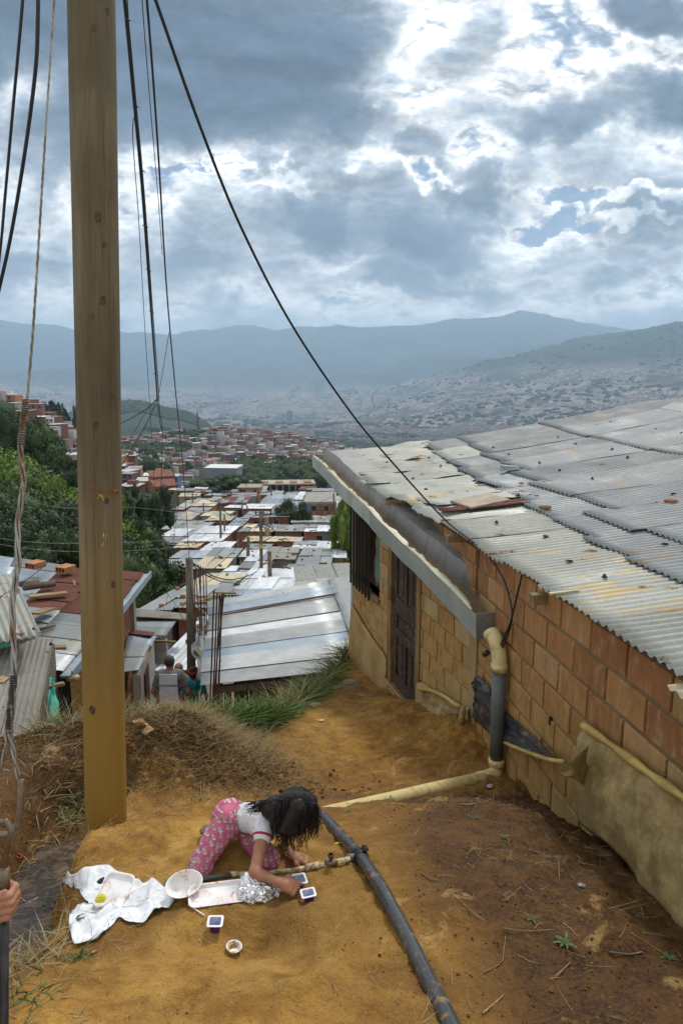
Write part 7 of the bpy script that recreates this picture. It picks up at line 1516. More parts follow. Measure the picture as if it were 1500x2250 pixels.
# filler shacks in the gaps
adjs = {'w': 'white', 'z': 'grey', 'b': 'bluish', 'c': 'cream', 'n': 'stained', 'r': 'rusty', 'e': 'dark grey'}; wn2 = {'r': 'brick', 'g': 'block', 'p': 'timber', 'c': 'concrete'}
cnt = 0
for Yr in (30, 39, 47, 56, 66, 76, 88, 100, 113, 127, 142, 158, 175, 193, 212):
    x = -.36 * Yr if Yr > 60 else -.30 * Yr
    while x < .12 * Yr:
        W_ = rnd.uniform(4.2, 7.5); dep = rnd.uniform(5, 8.5); Y = Yr + rnd.uniform(-2, 2); cx_ = x + W_ / 2; x += W_ + rnd.uniform(.2, 1.6)
        u_ = cx_ / Y; pxm = 750 + u_ * 1500 * .98
        if pxm < 345 - (Yr > 90) * 10 or (Yr > 110 and pxm < 390) or pxm > 830: continue
        if 486 < pxm < 524 and 45 < Y < 100: continue
        if any(abs(cx_ - a) < W_ / 2 + c - .6 and abs(Y + dep / 2 - b) < dep / 2 + d - .6 for a, b, c, d in OCC): continue
        if Yr > 180 and 470 < pxm < 720 and Yr < 260 and rnd.random() < .5: continue
        rc = rnd.choice(['z', 'w', 'zb', 'zn', 'c', 'z', 'wz', 'zr', 'n', 'b']); wc = rnd.choice(['r', 'r', 'g', 'p', 'r'])
        zt = hz_(cx_, Y) + rnd.uniform(2.2, 3.0) ; yy = None
        lo_, hi_ = 900, 1700
        for _ in range(18):
            mid_ = (lo_ + hi_) / 2
            if uv(pxm, mid_)[1] * Y > zt: lo_ = mid_
            else: hi_ = mid_
        yf = (lo_ + hi_) / 2; wpx = W_ / Y * 1500 * .98; vb = (zt + rnd.uniform(-.6, .7)) / (Y + dep); lo_, hi_ = 800, 1700
        for _ in range(18):
            mid_ = (lo_ + hi_) / 2
            if uv(pxm, mid_)[1] > vb: lo_ = mid_
            else: hi_ = mid_
        where = 'left of the dirt path' if pxm < 500 else 'right of the dirt path' if pxm < 600 else 'towards the near brick house'; dist = 'nearer' if Yr < 60 else 'middle' if Yr < 120 else 'far'
        shack(pxm - wpx / 2, pxm + wpx / 2, yf, (lo_ + hi_) / 2, Y, dep, rc, wc, '%s %s shack with %s sheets among the crowded %s roofs %s' % (['narrow', 'wide'][W_ > 5.8], wn2[wc], adjs[rc[0]], dist, where), rnd.uniform(-.12, .12), clutter=3 if Yr < 80 else 0); cnt += 1
# the dirt path running down between the houses, with tiny walkers
vs = []
for i in range(40):
    Y = 46 + 58 * i / 39; pxc = 500 + 4 * math.sin(i * .3) + (6 if i > 30 else 0); cx_ = (pxc - 750) / 1500 / .98 * Y; w_ = 1.1 + .2 * math.sin(i)
    for sx in (-w_, 0, w_): vs.append((cx_ + sx, Y, hz_(cx_, Y) + .12 + .25))
link('dirt_path', me_np('dirt_path', vs, np.array([(i * 3 + j, i * 3 + j + 1, i * 3 + j + 4, i * 3 + j + 3) for i in range(39) for j in (0, 1)]), True), flat('pale_dirt', (.36, .235, .105), .95, .45, .8), kind='structure')
for k_, (px, py, Y, c) in enumerate(((502, 1178, 88, (.25, .03, .04)), (507, 1175, 90, (.10, .03, .03)), (491, 1203, 72, (.03, .03, .05)))):
    p_ = at(px, py, Y); p_.z = hz_(p_.x, p_.y) + .35; g = [cap((0, 0, .1), (0, 0, .8), .13, .17), cap((0, 0, .85), (0, 0, 1.35), .19, .20), ell((0, 0, 1.58), (.11, .11, .13)), cap((-.2, 0, 1.3), (-.27, .1, .85), .06), cap((.2, 0, 1.3), (.27, .1, .85), .06)]
    o = link('person', sdf_mesh('person', g, .05, .06), flat('clothing%d' % k_, c, .9), label=['tiny far walker in red at the top of the dirt path', 'tiny far walker in dark red behind the red one', 'tiny dark figure stepping out left of the dirt path'][k_], category='person'); o.location = p_
# washing hung by the narrow brick house
for k_, (px, c) in enumerate(((744, (.03, .04, .10)), (752, (.05, .03, .06)), (758, (.5, .1, .12)), (765, (.6, .6, .62)), (771, (.1, .3, .3)))):
    g = MB(); a_ = at(px - 3, 1163 + k_, 84); b_ = at(px + 3, 1163 + k_, 84); g.hexa([a_ + Vector((0, 0, -.9)), b_ + Vector((0, 0, -.8)), b_ + Vector((0, .05, -.8)), a_ + Vector((0, .05, -.9)), a_, b_, b_ + Vector((0, .05, 0)), a_ + Vector((0, .05, 0))]); g.build('laundry', flat('cloth%d' % k_, c, .9), None, label=['dark blue', 'dark purple', 'pinkish', 'white', 'teal'][k_] + ' garment drying beside the narrow brick house', category='laundry')
# ------------------------------------------------------------------ trees
def leafmat(name, a, b, c):
    def f(T):
        n = T.noise(obc(T), .9, 4, .6); n2 = T.noise(obc(T), 6., 4, .7); r = rid(T)
        col = T.mix(T.ss(n, .36, .62), a, b); col = T.mix(T.ss(n2, .45, .68, 0., .7), col, c); br = T.m('ADD', .72, T.m('MULTIPLY', r, .6)); return {'Base Color': T.mix(1.0, col, T.comb(br, br, br), 'MULTIPLY')}
    return mat(name, rough=.6, spec=.25, fn=f)
M_lb = leafmat('bright_leaves', (.055, .105, .016), (.11, .175, .028), (.19, .24, .045)); M_ld = leafmat('dark_leaves', (.016, .034, .011), (.032, .060, .018), (.055, .085, .030)); M_lm = leafmat('mid_leaves', (.024, .048, .014), (.045, .078, .022), (.08, .10, .035)); M_bark = flat('bark', (.09, .065, .045), .9)
def crown_me(seed, nl, nq, q, shape, leafy=1.):
    g = np.random.default_rng(seed); L = []
    for i in range(nl):
        a = g.uniform(0, 6.28); h = g.uniform(0, 1)
        rad = {'round': math.sqrt(max(0, 1 - (2 * h - 1) ** 2)) * .62, 'tall': (.30 + .35 * math.sin(math.pi * h ** .7)) * .9, 'cone': (1 - h) * .55 + .08}[shape] * math.sqrt(g.uniform(.1, 1))
        L.append((rad * math.cos(a), rad * math.sin(a), .28 + .66 * h, g.uniform(.13, .24) * (1.2 if shape == 'round' else .9 - .35 * h * (shape == 'cone'))))
    L = np.array(L); k = g.integers(0, nl, nq); d = g.normal(size=(nq, 3)); d /= np.linalg.norm(d, axis=1)[:, None]; d[:, 2] = d[:, 2] * .9 + .12
    C_ = L[k, :3] + d * L[k, 3:4] * (g.uniform(.55, 1.12, (nq, 1))) * np.array([1, 1, .85])
    n = d + g.normal(size=(nq, 3)) * .55; n /= np.linalg.norm(n, axis=1)[:, None]; t = np.cross(n, g.normal(size=(nq, 3))); t /= np.linalg.norm(t, axis=1)[:, None]; b = np.cross(n, t)
    s = q * g.uniform(.6, 1.4, (nq, 1)); bend = n * s * .3
    V = np.stack([C_ - t * s - b * s * .5, C_ + t * s * .1 - b * s * .75 + bend, C_ + t * s + b * s * .3, C_ - t * s * .2 + b * s * .8 + bend], 1).reshape(-1, 3); F = np.arange(nq * 4).reshape(-1, 4)
    I = np.array(ico); V2 = (L[:, None, :3] + I[None] * L[:, None, 3:4] * .74 * (1 + g.uniform(-.2, .2, (nl, 12, 1)))).reshape(-1, 3); F2 = (np.arange(nl)[:, None, None] * 12 + np.array(icof)[None]).reshape(-1, 3) + len(V)
    me = bpy.data.meshes.new('crown'); W = np.concatenate([V, V2]).astype(np.float32); me.vertices.add(len(W)); me.vertices.foreach_set('co', W.ravel()); lv = np.concatenate([F.ravel(), F2.ravel()]).astype(np.int32); me.loops.add(len(lv)); me.loops.foreach_set('vertex_index', lv)
    st = np.concatenate([np.arange(len(F)) * 4, F.size + np.arange(len(F2)) * 3]).astype(np.int32); me.polygons.add(len(st)); me.polygons.foreach_set('loop_start', st); me.update(calc_edges=True); return me
def trunk_me(seed, limbs=5):
    g = random.Random(seed); m = MB(); m.tube([(0, 0, -.1), (.01, .01, .2), (.02, 0, .45), (.0, .02, .75)], [.030, .024, .018, .008], 8)
    for i in range(limbs): a = g.uniform(0, 6.28); z = g.uniform(.2, .5); r_ = g.uniform(.2, .35); m.tube([(0.015, 0, z), (r_ * .5 * math.cos(a), r_ * .5 * math.sin(a), z + .12), (r_ * math.cos(a), r_ * math.sin(a), z + .25)], [.013, .009, .004], 6)
    me = m.me('trunk', True); me.materials.append(M_bark); return me
TV = {}
for kd, mt, sh, nl, nq, q in (('bright', M_lb, 'round', 26, 10000, .021), ('bright2', M_lb, 'tall', 24, 9000, .020), ('dark', M_ld, 'round', 24, 9000, .021), ('darktall', M_ld, 'tall', 24, 8000, .020), ('cone', M_ld, 'cone', 20, 4500, .022), ('mid', M_lm, 'round', 22, 7000, .023), ('mid2', M_lm, 'tall', 20, 6500, .023), ('far', M_lm, 'round', 14, 900, .05), ('fard', M_ld, 'round', 14, 900, .05), ('farc', M_ld, 'tall', 12, 800, .05)):
    for v_ in range(3 if kd[:3] != 'far' else 2):
        me = crown_me(hash(kd) % 1000 * 0 + len(TV) * 7 + v_, nl, nq, q, sh); me.materials.append(mt); TV.setdefault(kd, []).append((me, trunk_me(v_ + 3)))
def tree(px, ytop, Y, wm, kd, lab, grp, ybase=None, h=None, rz=None):
    u, v = uv(px, ytop); zt = v * Y; x = u * Y; zb = hz_(x, Y) - .2
    if h: zt = zb + h
    H = max(2.5, zt - zb); cm, tm = rnd.choice(TV[kd]); t = empty('tree', (x, Y, zb), lab, 'tree', grp, rnd.uniform(0, 6.28) if rz is None else rz)
    wm *= .66
    for nm, me in (('crown', cm), ('trunk', tm)): o = link(nm, me, None, t); o.scale = (wm, wm, H)
    return t
G1 = 'trees in the ravine below the yard'
for a_ in ((18, 1010, 78, 11, 'bright', 'bright leafy tree at the left frame edge in the ravine'), (70, 1042, 74, 9, 'bright', 'bright rounded tree just right of the one at the left edge'), (112, 1060, 70, 7.5, 'bright2', 'upright bright green tree left of the pole'),
          (150, 1085, 66, 8, 'bright2', 'bright green tree partly hidden by the pole, ravine side'), (120, 1022, 120, 8, 'darktall', 'dark round-topped tree above the bright trees left of the pole'), (28, 1085, 60, 9, 'mid', 'mid-green tree below the bright ones at the left edge'), (96, 1105, 58, 9, 'mid', 'mid-green spreading tree right behind the guy wire'),
          (150, 1120, 54, 8, 'dark', 'dark tree against the left side of the pole'), (55, 1135, 50, 9, 'dark', 'dark lower tree over the blue-grey roof'), (-5, 1140, 48, 8, 'dark', 'dark lower tree cut by the left frame edge'), (112, 1150, 46, 7, 'dark', 'dark lower tree behind the hollow bricks'), (30, 1168, 42, 6, 'dark', 'low dark bush tree just behind the blue roof, left'), (85, 1180, 40, 6, 'darktall', 'low dark bush tree just behind the blue roof, middle'), (140, 1182, 38, 5, 'dark', 'low dark bush tree just behind the rusty roof'),
          (196, 1150, 44, 7, 'dark', 'dark tree hidden behind the pole'), (182, 1100, 60, 8, 'bright', 'bright tree mostly behind the pole'), (245, 1090, 72, 7, 'bright2', 'bright tree whose edge shows right of the pole'),
          (282, 1070, 88, 6.5, 'darktall', 'tall dark tree directly right of the pole'), (343, 1070, 92, 6.2, 'darktall', 'tall dark round-topped tree standing alone at the first roofs'), (272, 1158, 62, 8, 'bright', 'bright leafy tree low right of the pole'), (300, 1150, 66, 6.5, 'dark', 'dark bushy tree between bright tree and brick house'), (318, 1180, 60, 5.5, 'mid', 'mid-green tree left of the brick house'),
          (290, 1200, 54, 6.5, 'bright2', 'yellow-green tree under the dark bushy one'), (312, 1212, 46, 6, 'mid', 'olive shrub tree beside the cream and grey roofs'), (338, 1246, 40, 3.6, 'mid2', 'small olive tree before the blue-grey roof left of the path'), (276, 1232, 40, 5, 'dark', 'dark shrub tree above the pale gutter'), (308, 1240, 36, 4.5, 'mid', 'low shrub tree right of the pale gutter top'),
          (492, 1048, 250, 14, 'dark', 'dark tree clump left of the unfinished orange building'), (436, 1062, 240, 11, 'mid', 'mid tree in front of the warehouse'), (470, 1056, 245, 12, 'mid', 'mid tree beside the dark clump'), (520, 1046, 270, 13, 'dark', 'dark tree behind the unfinished orange building'), (548, 1052, 300, 14, 'mid', 'tree before the concrete building left end'), (415, 1075, 215, 8, 'mid2', 'small tree at the end of the roofs left'),
          (637, 1106, 112, 6, 'dark', 'dark shrub among the mid roofs below the concrete building'), (662, 1112, 108, 4, 'dark', 'low shrub left of the grid-walled building'), (759, 1108, 70, 3.2, 'bright2', 'yellow-green tree beside the near house corner'), (752, 1130, 60, 2.6, 'bright', 'leafy shrub against the near house corner'), (700, 1088, 200, 12, 'mid', 'tree right of the concrete building'), (725, 1080, 220, 12, 'dark', 'dark tree behind the grid-walled building')):
    tree(a_[0], a_[1], a_[2], a_[3], a_[4], a_[5], G1)
n = 0; r7 = random.Random(11)
while n < 80:                              # the dark wooded slope on the left
    Y = r7.uniform(125, 335); px = r7.uniform(-70, 55 + (335 - Y) * .42)
    kd_ = r7.choice(['darktall', 'dark', 'cone', 'mid2', 'mid', 'darktall']); tree(px, 0, Y, r7.uniform(7, 11), kd_, '%s on the %s wooded slope%s' % ({'darktall': 'tall dark tree', 'dark': 'round dark tree', 'cone': 'pointed dark tree', 'mid2': 'tall lighter green tree', 'mid': 'round lighter green tree'}[kd_], 'lower' if Y < 190 else 'middle' if Y < 265 else 'upper', ' at the left frame edge' if px < 25 else ' behind the guy wire' if px < 75 else ' towards the pole'), 'trees on the wooded slope', h=r7.uniform(9, 15) if px < 50 else r7.uniform(5, 8.5)); n += 1
for i, px in enumerate((99, 110, 118, 127, 136, 146, 166, 174)): tree(px, (884, 880, 880, 883, 888, 895, 893, 905)[i], 455 + 5 * i, 7.5, 'cone' if i % 2 else 'darktall', ['first', 'second', 'third', 'fourth', 'fifth', 'sixth', 'seventh', 'eighth'][i] + ' dark tree from the left in the row on the ridge beside the pole', 'row of dark trees on the ridge')
n = 0
while n < 150:                             # woods between the hill houses
    px = r7.uniform(262, 800); Y = r7.uniform(420, 980); u_ = (px - 750) / 1500
    f_ = float(fbm(u_ * 14, Y / 130., 0, 3, 91))
    if not ((px > 520 and 560 < Y < 820 and r7.random() < .8) or f_ > .02): continue
    if 430 < px < 540 and Y < 640: continue
    tree(px, 0, Y, r7.uniform(9, 16), r7.choice(['far', 'fard', 'far', 'farc']), 'tree %s on the far hillside, %s' % (['among the nearer houses', 'in the wood below the town', 'among the hilltop houses'][(Y > 560) + (Y > 800)], 'near the pole' if px < 330 else 'left of the radio mast' if px < 435 else 'between mast and gutter' if px < 620 else 'close to the near gutter'), 'trees scattered over the far hillside', h=r7.uniform(7, 12)); n += 1
xw = r7.random; C_ = []; g7 = np.random.default_rng(4); pw = g7.uniform(262, 800, 9000); Yw = g7.uniform(430, 990, 9000); uw = (pw - 750) / 1500
kw = (((pw > 520) & (Yw > 560) & (Yw < 815)) & (g7.uniform(0, 1, 9000) < .8)) | (fbm(uw * 14, Yw / 130., 0, 3, 91) > .07); kw &= ~((pw > 425) & (pw < 545) & (Yw < 660)); pw, Yw, uw = pw[kw], Yw[kw], uw[kw]; sw = g7.uniform(2.5, 5.5, (len(pw), 1)) * np.array([[1., 1., 1.1]])
link('woodland', blobs_mesh('woodland', np.stack([uw * Yw, Yw, far_z(uw * Yw, Yw) + sw[:, 0] * .7], -1), sw, 9), M_fol, kind='stuff', label='dark green woods filling the gaps of the far hillside', category='woods')
# banana plants by the brick house
def banana(px, py, Y, lab):
    p_ = at(px, py, Y); t = empty('banana_plant', (p_.x, Y, hz_(p_.x, Y)), lab, 'plant'); hh = max(1.5, p_.z - t.location.z - .4); g = MB(); g.tube([(0, 0, 0), (0, 0, hh * .6)], [.14, .09], 8); link('stem', g.me('stem'), M_lm, t)
    for i in range(8):
        a = i * .8 + rnd.uniform(-.2, .2); L = rnd.uniform(1.6, 2.3); vs = []; n_ = 7
        for k in range(n_ + 1):
            s_ = k / n_; r_ = L * s_ * .8; z = hh * .6 + L * (1.0 * s_ - .85 * s_ * s_); w_ = .26 * math.sin(math.pi * min(1, s_ * .92 + .06)); 
            for q in (-1, 0, 1): vs.append((r_ * math.cos(a) - q * w_ * math.sin(a), r_ * math.sin(a) + q * w_ * math.cos(a), z - abs(q) * .06))
        g = MB(); g.add(vs, [(k * 3 + j, k * 3 + j + 1, k * 3 + j + 4, k * 3 + j + 3) for k in range(n_) for j in (0, 1)]); link('leaf', g.me('leaf', True), M_lb, t)
banana(356, 1204, 68, 'banana plant before the brick house at the left'); banana(350, 1150, 96, 'banana plant at the foot of the tall dark tree'); banana(376, 1168, 84, 'small banana plant above the bright roofs')
# ------------------------------------------------------------------ town houses on the hills
def town_me(seed, wc, rc):
    g = random.Random(seed); W_, D_ = g.uniform(6, 9.5), g.uniform(6, 9); st = g.choice([1, 2, 2, 3]); H_ = st * 2.7; m = MB(); m.cur = 0; m.box((-W_ / 2, -D_ / 2, -6), (W_ / 2, D_ / 2, H_))
    m.cur = 1; t_ = g.uniform(.1, .9); m.hexa([(-W_ / 2 - .3, -D_ / 2 - .4, H_ + .02), (W_ / 2 + .3, -D_ / 2 - .4, H_ + .02), (W_ / 2 + .3, D_ / 2 + .2, H_ + t_), (-W_ / 2 - .3, D_ / 2 + .2, H_ + t_), (-W_ / 2 - .3, -D_ / 2 - .4, H_ + .22), (W_ / 2 + .3, -D_ / 2 - .4, H_ + .22), (W_ / 2 + .3, D_ / 2 + .2, H_ + t_ + .2), (-W_ / 2 - .3, D_ / 2 + .2, H_ + t_ + .2)])
    m.cur = 2
    for f in range(st):
        for k in range(g.choice([2, 3])): x = -W_ / 2 + W_ * (k + .5) / 3 + g.uniform(-.4, .4); m.box((x - .5, -D_ / 2 - .08, f * 2.7 + .9), (x + .5, -D_ / 2 - .02, f * 2.7 + 2.1))
        if g.random() < .5 and f: m.cur = 3; m.box((-W_ / 2, -D_ / 2 - .9, f * 2.7 - .15), (W_ / 2 * g.uniform(.2, 1), -D_ / 2 - .1, f * 2.7 + .05)); m.cur = 2
    if g.random() < .4: m.cur = 0; m.box((-W_ / 4, 0, H_ + .3), (W_ / 4, D_ / 3, H_ + 2.2))
    me = m.me('house'); [me.materials.append(q) for q in (wc, rc, M_dark, M_conc)]; return me
M_tb = cmat('town_brick', (.215, .105, .072)); M_tb2 = cmat('town_brick_dark', (.15, .08, .06))
WT = [(M_tb, 'red brick'), (WALLC['g'], 'grey block'), (cmat('far_tan', (.38, .30, .24)), 'tan'), (cmat('far_white', (.58, .57, .54)), 'white'), (WALLC['o'], 'orange painted'), (WALLC['B'], 'blue painted'), (M_tb2, 'dark brick'), (cmat('far_brown', (.19, .125, .10)), 'brown brick'), (M_tb, 'red brick')]
RT_ = [(cmat('far_zinc', (.46, .46, .45)), 'grey'), (cmat('far_pale', (.60, .60, .58)), 'pale'), (cmat('far_rust', (.27, .13, .09)), 'rusty'), (cmat('far_slab', (.30, .27, .25)), 'flat slab')]
TMV = []
for i in range(22):
    wc = WT[i % 9]; rc = RT_[(0, 1, 3, 2, 0, 1, 3)[i % 7]]; TMV.append((town_me(i, wc[0], rc[0]), wc[1], rc[1]))
r8 = random.Random(21); taken = []; cnt = 0; mass = []
def inwood(px, Y): return float(fbm((px - 750) / 1500 * 14, Y / 130., 0, 3, 91)) > .12
cand = []
Y = 348.
while Y < 520:                             # left hill
    x = -.60 * Y
    while x < -.30 * Y: cand.append((x + r8.uniform(-2, 2), Y + r8.uniform(-4, 4), 'left hill')); x += r8.uniform(9.5, 12.5)
    Y += 12.5
Y = 600.
while Y < 1040:
    x = -.36 * Y
    while x < .09 * Y: cand.append((x + r8.uniform(-3, 3), Y + r8.uniform(-5, 5), 'hilltop town')); x += r8.uniform(10, 14)
    Y += 13.5
r8.shuffle(cand); cand.sort(key=lambda c: c[1] > 560)
for x, Y, zn in cand:
    px = 750 + x / Y * 1500
    if zn == 'left hill':
        if px < 55 and Y < 445 - px * .3: continue
        if px < 110 and Y < 400 and px < 90: continue
        if px > 300: continue
    else:
        if (px > 500 and 560 < Y < 800 + 60 * math.sin(px / 60.)) and r8.random() < .93: continue
        if 425 < px < 545 and Y < 720: continue
        if inwood(px, Y) and r8.random() < .8: continue
    z = hz_(x, Y)
    if cnt < (95 if zn == 'left hill' else 300):
        me, wl_, rl_ = r8.choice(TMV); o = link('house', me, None); o.location = (x, Y, z); o.rotation_euler = (0, 0, r8.choice([-.5, -.2, .1, .35, .6]) + r8.uniform(-.1, .1)); s = r8.uniform(.9, 1.25); o.scale = (s, s, s * r8.uniform(.8, 1.2)); cnt += 1
        tag(o, '%s house with %s roof on the %s' % (wl_, rl_, ('steep left hill, ' + ('left of the pole' if px < 165 else 'right of the pole')) if zn == 'left hill' else 'hilltop %s, %s' % ('foot' if Y < 800 else 'middle' if Y < 920 else 'crest', 'left of mast' if px < 435 else 'right of mast' if px < 620 else 'by near roof')), 'house', 'houses on the left hill' if zn == 'left hill' else 'houses of the hilltop town')
    else: mass.append((x, Y, z))
    if zn == 'left hill' and cnt >= 95 and len(mass) < 1: pass
if mass:
    mass = np.array(mass); n = len(mass); S_ = np.stack([rg.uniform(6, 11, n), rg.uniform(6, 10, n), rg.uniform(8, 15, n)], -1); mi = rg.choice(6, (n, 1), p=[.36, .16, .10, .08, .22, .08]).repeat(5, 1); mi[:, 0] = rg.choice([2, 3, 5], n, p=[.45, .2, .35])
    link('distant_houses', boxes_mesh('distant_houses', mass - np.array([0, 0, 6]), S_, rg.uniform(-.6, .6, n), mi, 0), CITY, kind='stuff', label='densely packed small houses covering the far hilltop town', category='houses')
# warehouse, concrete shell, tiled school
p_ = at(485, 1055, 600); t = empty('warehouse', (p_.x, 600, hz_(p_.x, 600) - 1), 'big plain grey warehouse standing alone below the hilltop town', 'warehouse', None, -.12); zt = uv(485, 1029)[1] * 600 - t.location.z
link('wall', MB().box((-14.5, 0, 2.6), (14.5, 20, zt)).me('wall'), flat('pale_grey_cladding', (.24, .245, .26), .8, .1, .1), t); link('base_wall', MB().box((-14.3, .2, -4), (14.3, 19.8, 2.6)).me('base_wall'), cmat('dark_base', (.11, .11, .12)), t)
g = MB(); g.hexa([(-14.9, -.4, zt), (14.9, -.4, zt), (14.9, 20.4, zt), (-14.9, 20.4, zt), (-14.9, -.4, zt + .4), (14.9, -.4, zt + .4), (14.9, 20.4, zt + 1.6), (-14.9, 20.4, zt + 1.6)]); link('roof', g.me('roof'), cmat('white_roofing', (.66, .66, .64)), t)
for i in range(6): link('base_pier', MB().box((-13.9 + 5.4 * i, -.1, -4), (-13.1 + 5.4 * i, .1, 2.5)).me('base_pier'), M_conc, t)
p_ = at(615, 1090, 330); t = empty('concrete_building', (p_.x, 330, hz_(p_.x, 330) - 1), 'long grey concrete shell building with open columned storey', 'building', None, .10); zt = uv(615, 1063)[1] * 330 - t.location.z
link('roof_slab', MB().box((-17.5, 0, zt - .7), (17.5, 16, zt)).me('roof_slab'), flat('tan_slab', (.40, .35, .27), .9, .3, .3), t); link('floor_slab', MB().box((-17, .3, zt - 4.6), (17, 15, zt - 4.1)).me('floor_slab'), M_conc, t); link('shaded_core', MB().box((-16.5, 5, -3), (16.5, 14, zt - .8)).me('shaded_core'), cmat('painted_shade', (.06, .06, .065)), t)  # near-black core paints in the shade of the open storeys
for i in range(12): link('column', MB().box((-17 + 3.05 * i, .2, -3), (-16.5 + 3.05 * i, .8, zt - .75)).me('column'), M_conc, t)
for i in range(5): link('roof_upstand', MB().box((-16 + 7 * i, 2, zt + .01), (-12.5 + 7 * i, 9, zt + .5)).me('roof_upstand'), WALLC['p'], t)
M_rtile = flat('clay_roof_tiles', (.25, .105, .07), .9, .45, .8)
p_ = at(366, 1090, 255); t = empty('school', (p_.x, 255, hz_(p_.x, 255) - .5), 'orange-walled school with long stepped clay tile roofs', 'school', None, .55); t.scale = (.62, .8, .8)
for k_, (ox, oy, hh) in enumerate(((0, 0, 3.6), (1.5, 8, 7.2))):
    link('wall', MB().box((-7 + ox, oy, -3), (7 + ox, oy + 6, hh)).me('wall'), WALLC['o'], t); g = MB(); g.hexa([(-7.6 + ox, oy - .8, hh + .0), (7.6 + ox, oy - .8, hh), (7.6 + ox, oy + 6.6, hh + 2.4), (-7.6 + ox, oy + 6.6, hh + 2.4), (-7.6 + ox, oy - .8, hh + .25), (7.6 + ox, oy - .8, hh + .25), (7.6 + ox, oy + 6.6, hh + 2.7), (-7.6 + ox, oy + 6.6, hh + 2.7)]); r_ = link('roof', g.me('roof'), M_rtile, t)
    for i in range(9): link('tile_course', MB().beam((-7.6 + ox + 1.8 * i + .3, oy - .8, hh + .3), (-7.6 + ox + 1.8 * i + .3, oy + 6.6, hh + 2.75), .35, .14).me('tile_course'), M_rtile, r_)
    for i in range(6): link('window', MB().box((-6.4 + ox + 2.2 * i, oy - .06, hh - 2), (-4.9 + ox + 2.2 * i, oy - .01, hh - .8)).me('window'), M_dark, t)
p_ = at(376, 1062, 275); o = link('house', town_me(77, WALLC['B'], RT_[0][0]), None, label='blue painted house directly behind the tiled school', category='house'); o.location = (p_.x, 275, hz_(p_.x, 275)); o.scale = (.8, .8, 1.2)
for k_, (px, py, Y, wc, lb) in enumerate(((352, 1058, 300, 'o', 'orange house just left of the blue house by the school'), (336, 1050, 320, 'g', 'grey block house above the tiled school'), (318, 1060, 310, 'r', 'red brick house left above the school'), (300, 1052, 330, 'g', 'pale block house on the slope right of the pole'), (290, 1068, 300, 'r', 'brick house low on the slope right of the pole'), (404, 1062, 300, 'c', 'concrete house front right of the school'), (281, 990, 520, 'g', 'pale terraced house on the slope right of the pole, highest'))):
    o = link('house', town_me(80 + k_, WALLC[wc], RT_[k_ % 2][0]), None, label=lb, category='house'); p_ = at(px, py, Y); o.location = (p_.x, Y, hz_(p_.x, Y)); o.rotation_euler = (0, 0, .3 - .1 * k_)
# ------------------------------------------------------------------ straw, grass, clods and litter of the yard
def stalks(name, pts, dirs, L, r, m_, lab, cat, up=0., droop=0., seed=0, seg=3, kind='stuff', taper=.25):
    g = np.random.default_rng(seed); n = len(pts); P0 = np.array(pts, float); Dn = np.array(dirs, float); Dn /= np.linalg.norm(Dn, axis=1)[:, None]; L = np.broadcast_to(L, (n,)).astype(float); r = np.broadcast_to(r, (n,)).astype(float)
    bend = g.normal(size=(n, 3)) * np.array([1, 1, .5]) * .22; V = np.zeros((n, seg + 1, 3, 3)); s = np.cross(Dn, np.array([0, 0, 1.]) + g.normal(size=(n, 3)) * .3); s /= np.linalg.norm(s, axis=1)[:, None]; t = np.cross(Dn, s)
    for k in range(seg + 1):
        f = k / seg; c = P0 + Dn * (L * f)[:, None] + bend * (L * f * f)[:, None] + np.array([0, 0, -1.]) * (droop * L * f * f)[:, None]; rr = r * (1 - (1 - taper) * f)
        for q in range(3): a = 2 * math.pi * q / 3; V[:, k, q] = c + (s * math.cos(a) + t * math.sin(a)) * rr[:, None]
    V = V.reshape(n, -1, 3); f = [(k * 3 + q, k * 3 + (q + 1) % 3, (k + 1) * 3 + (q + 1) % 3, (k + 1) * 3 + q) for k in range(seg) for q in range(3)]
    F = (np.arange(n)[:, None, None] * ((seg + 1) * 3) + np.array(f)[None]).reshape(-1, 4)
    return link(name, me_np(name, V.reshape(-1, 3), F, True), m_, label=lab, category=cat, kind=kind)
def blades(name, pts, L, w, m_, lab, cat, seed=0, lean=(0, 0, 0), spread=.5, droop=.5, kind='stuff', seg=4):
    g = np.random.default_rng(seed); n = len(pts); P0 = np.array(pts, float); Dn = np.array([0, 0, 1.]) + g.normal(size=(n, 3)) * spread * np.array([1, 1, .2]) + np.array(lean); Dn /= np.linalg.norm(Dn, axis=1)[:, None]
    L = np.broadcast_to(L, (n,)).astype(float) * g.uniform(.5, 1.3, n); w = np.broadcast_to(w, (n,)).astype(float); s = np.cross(Dn, g.normal(size=(n, 3))); s /= np.linalg.norm(s, axis=1)[:, None]; hd = Dn.copy(); hd[:, 2] = 0; V = np.zeros((n, seg + 1, 2, 3))
    for k in range(seg + 1):
        f = k / seg; c = P0 + Dn * (L * f)[:, None] + hd * (droop * L * f * f)[:, None] - np.array([0, 0, 1.]) * (droop * .6 * L * f * f)[:, None]; ww = w * (1 - f ** 1.7) + .0004
        V[:, k, 0] = c - s * ww[:, None]; V[:, k, 1] = c + s * ww[:, None]
    F = (np.arange(n)[:, None, None] * ((seg + 1) * 2) + np.array([(k * 2, k * 2 + 1, k * 2 + 3, k * 2 + 2) for k in range(seg)])[None]).reshape(-1, 4)
    return link(name, me_np(name, V.reshape(-1, 3), F, True), m_, label=lab, category=cat, kind=kind)
g8 = np.random.default_rng(8)
def onground(x, y, lift=.005): return np.stack([x, y, near_z(x, y) + lift], -1)
def spread_pts(n, cx, cy_, sx, sy, lift=.005, clip=None):
    x = g8.normal(cx, sx, n); y = g8.normal(cy_, sy, n)
    if clip is not None: k = clip(x, y); x, y = x[k], y[k]
    return onground(x, y, lift)
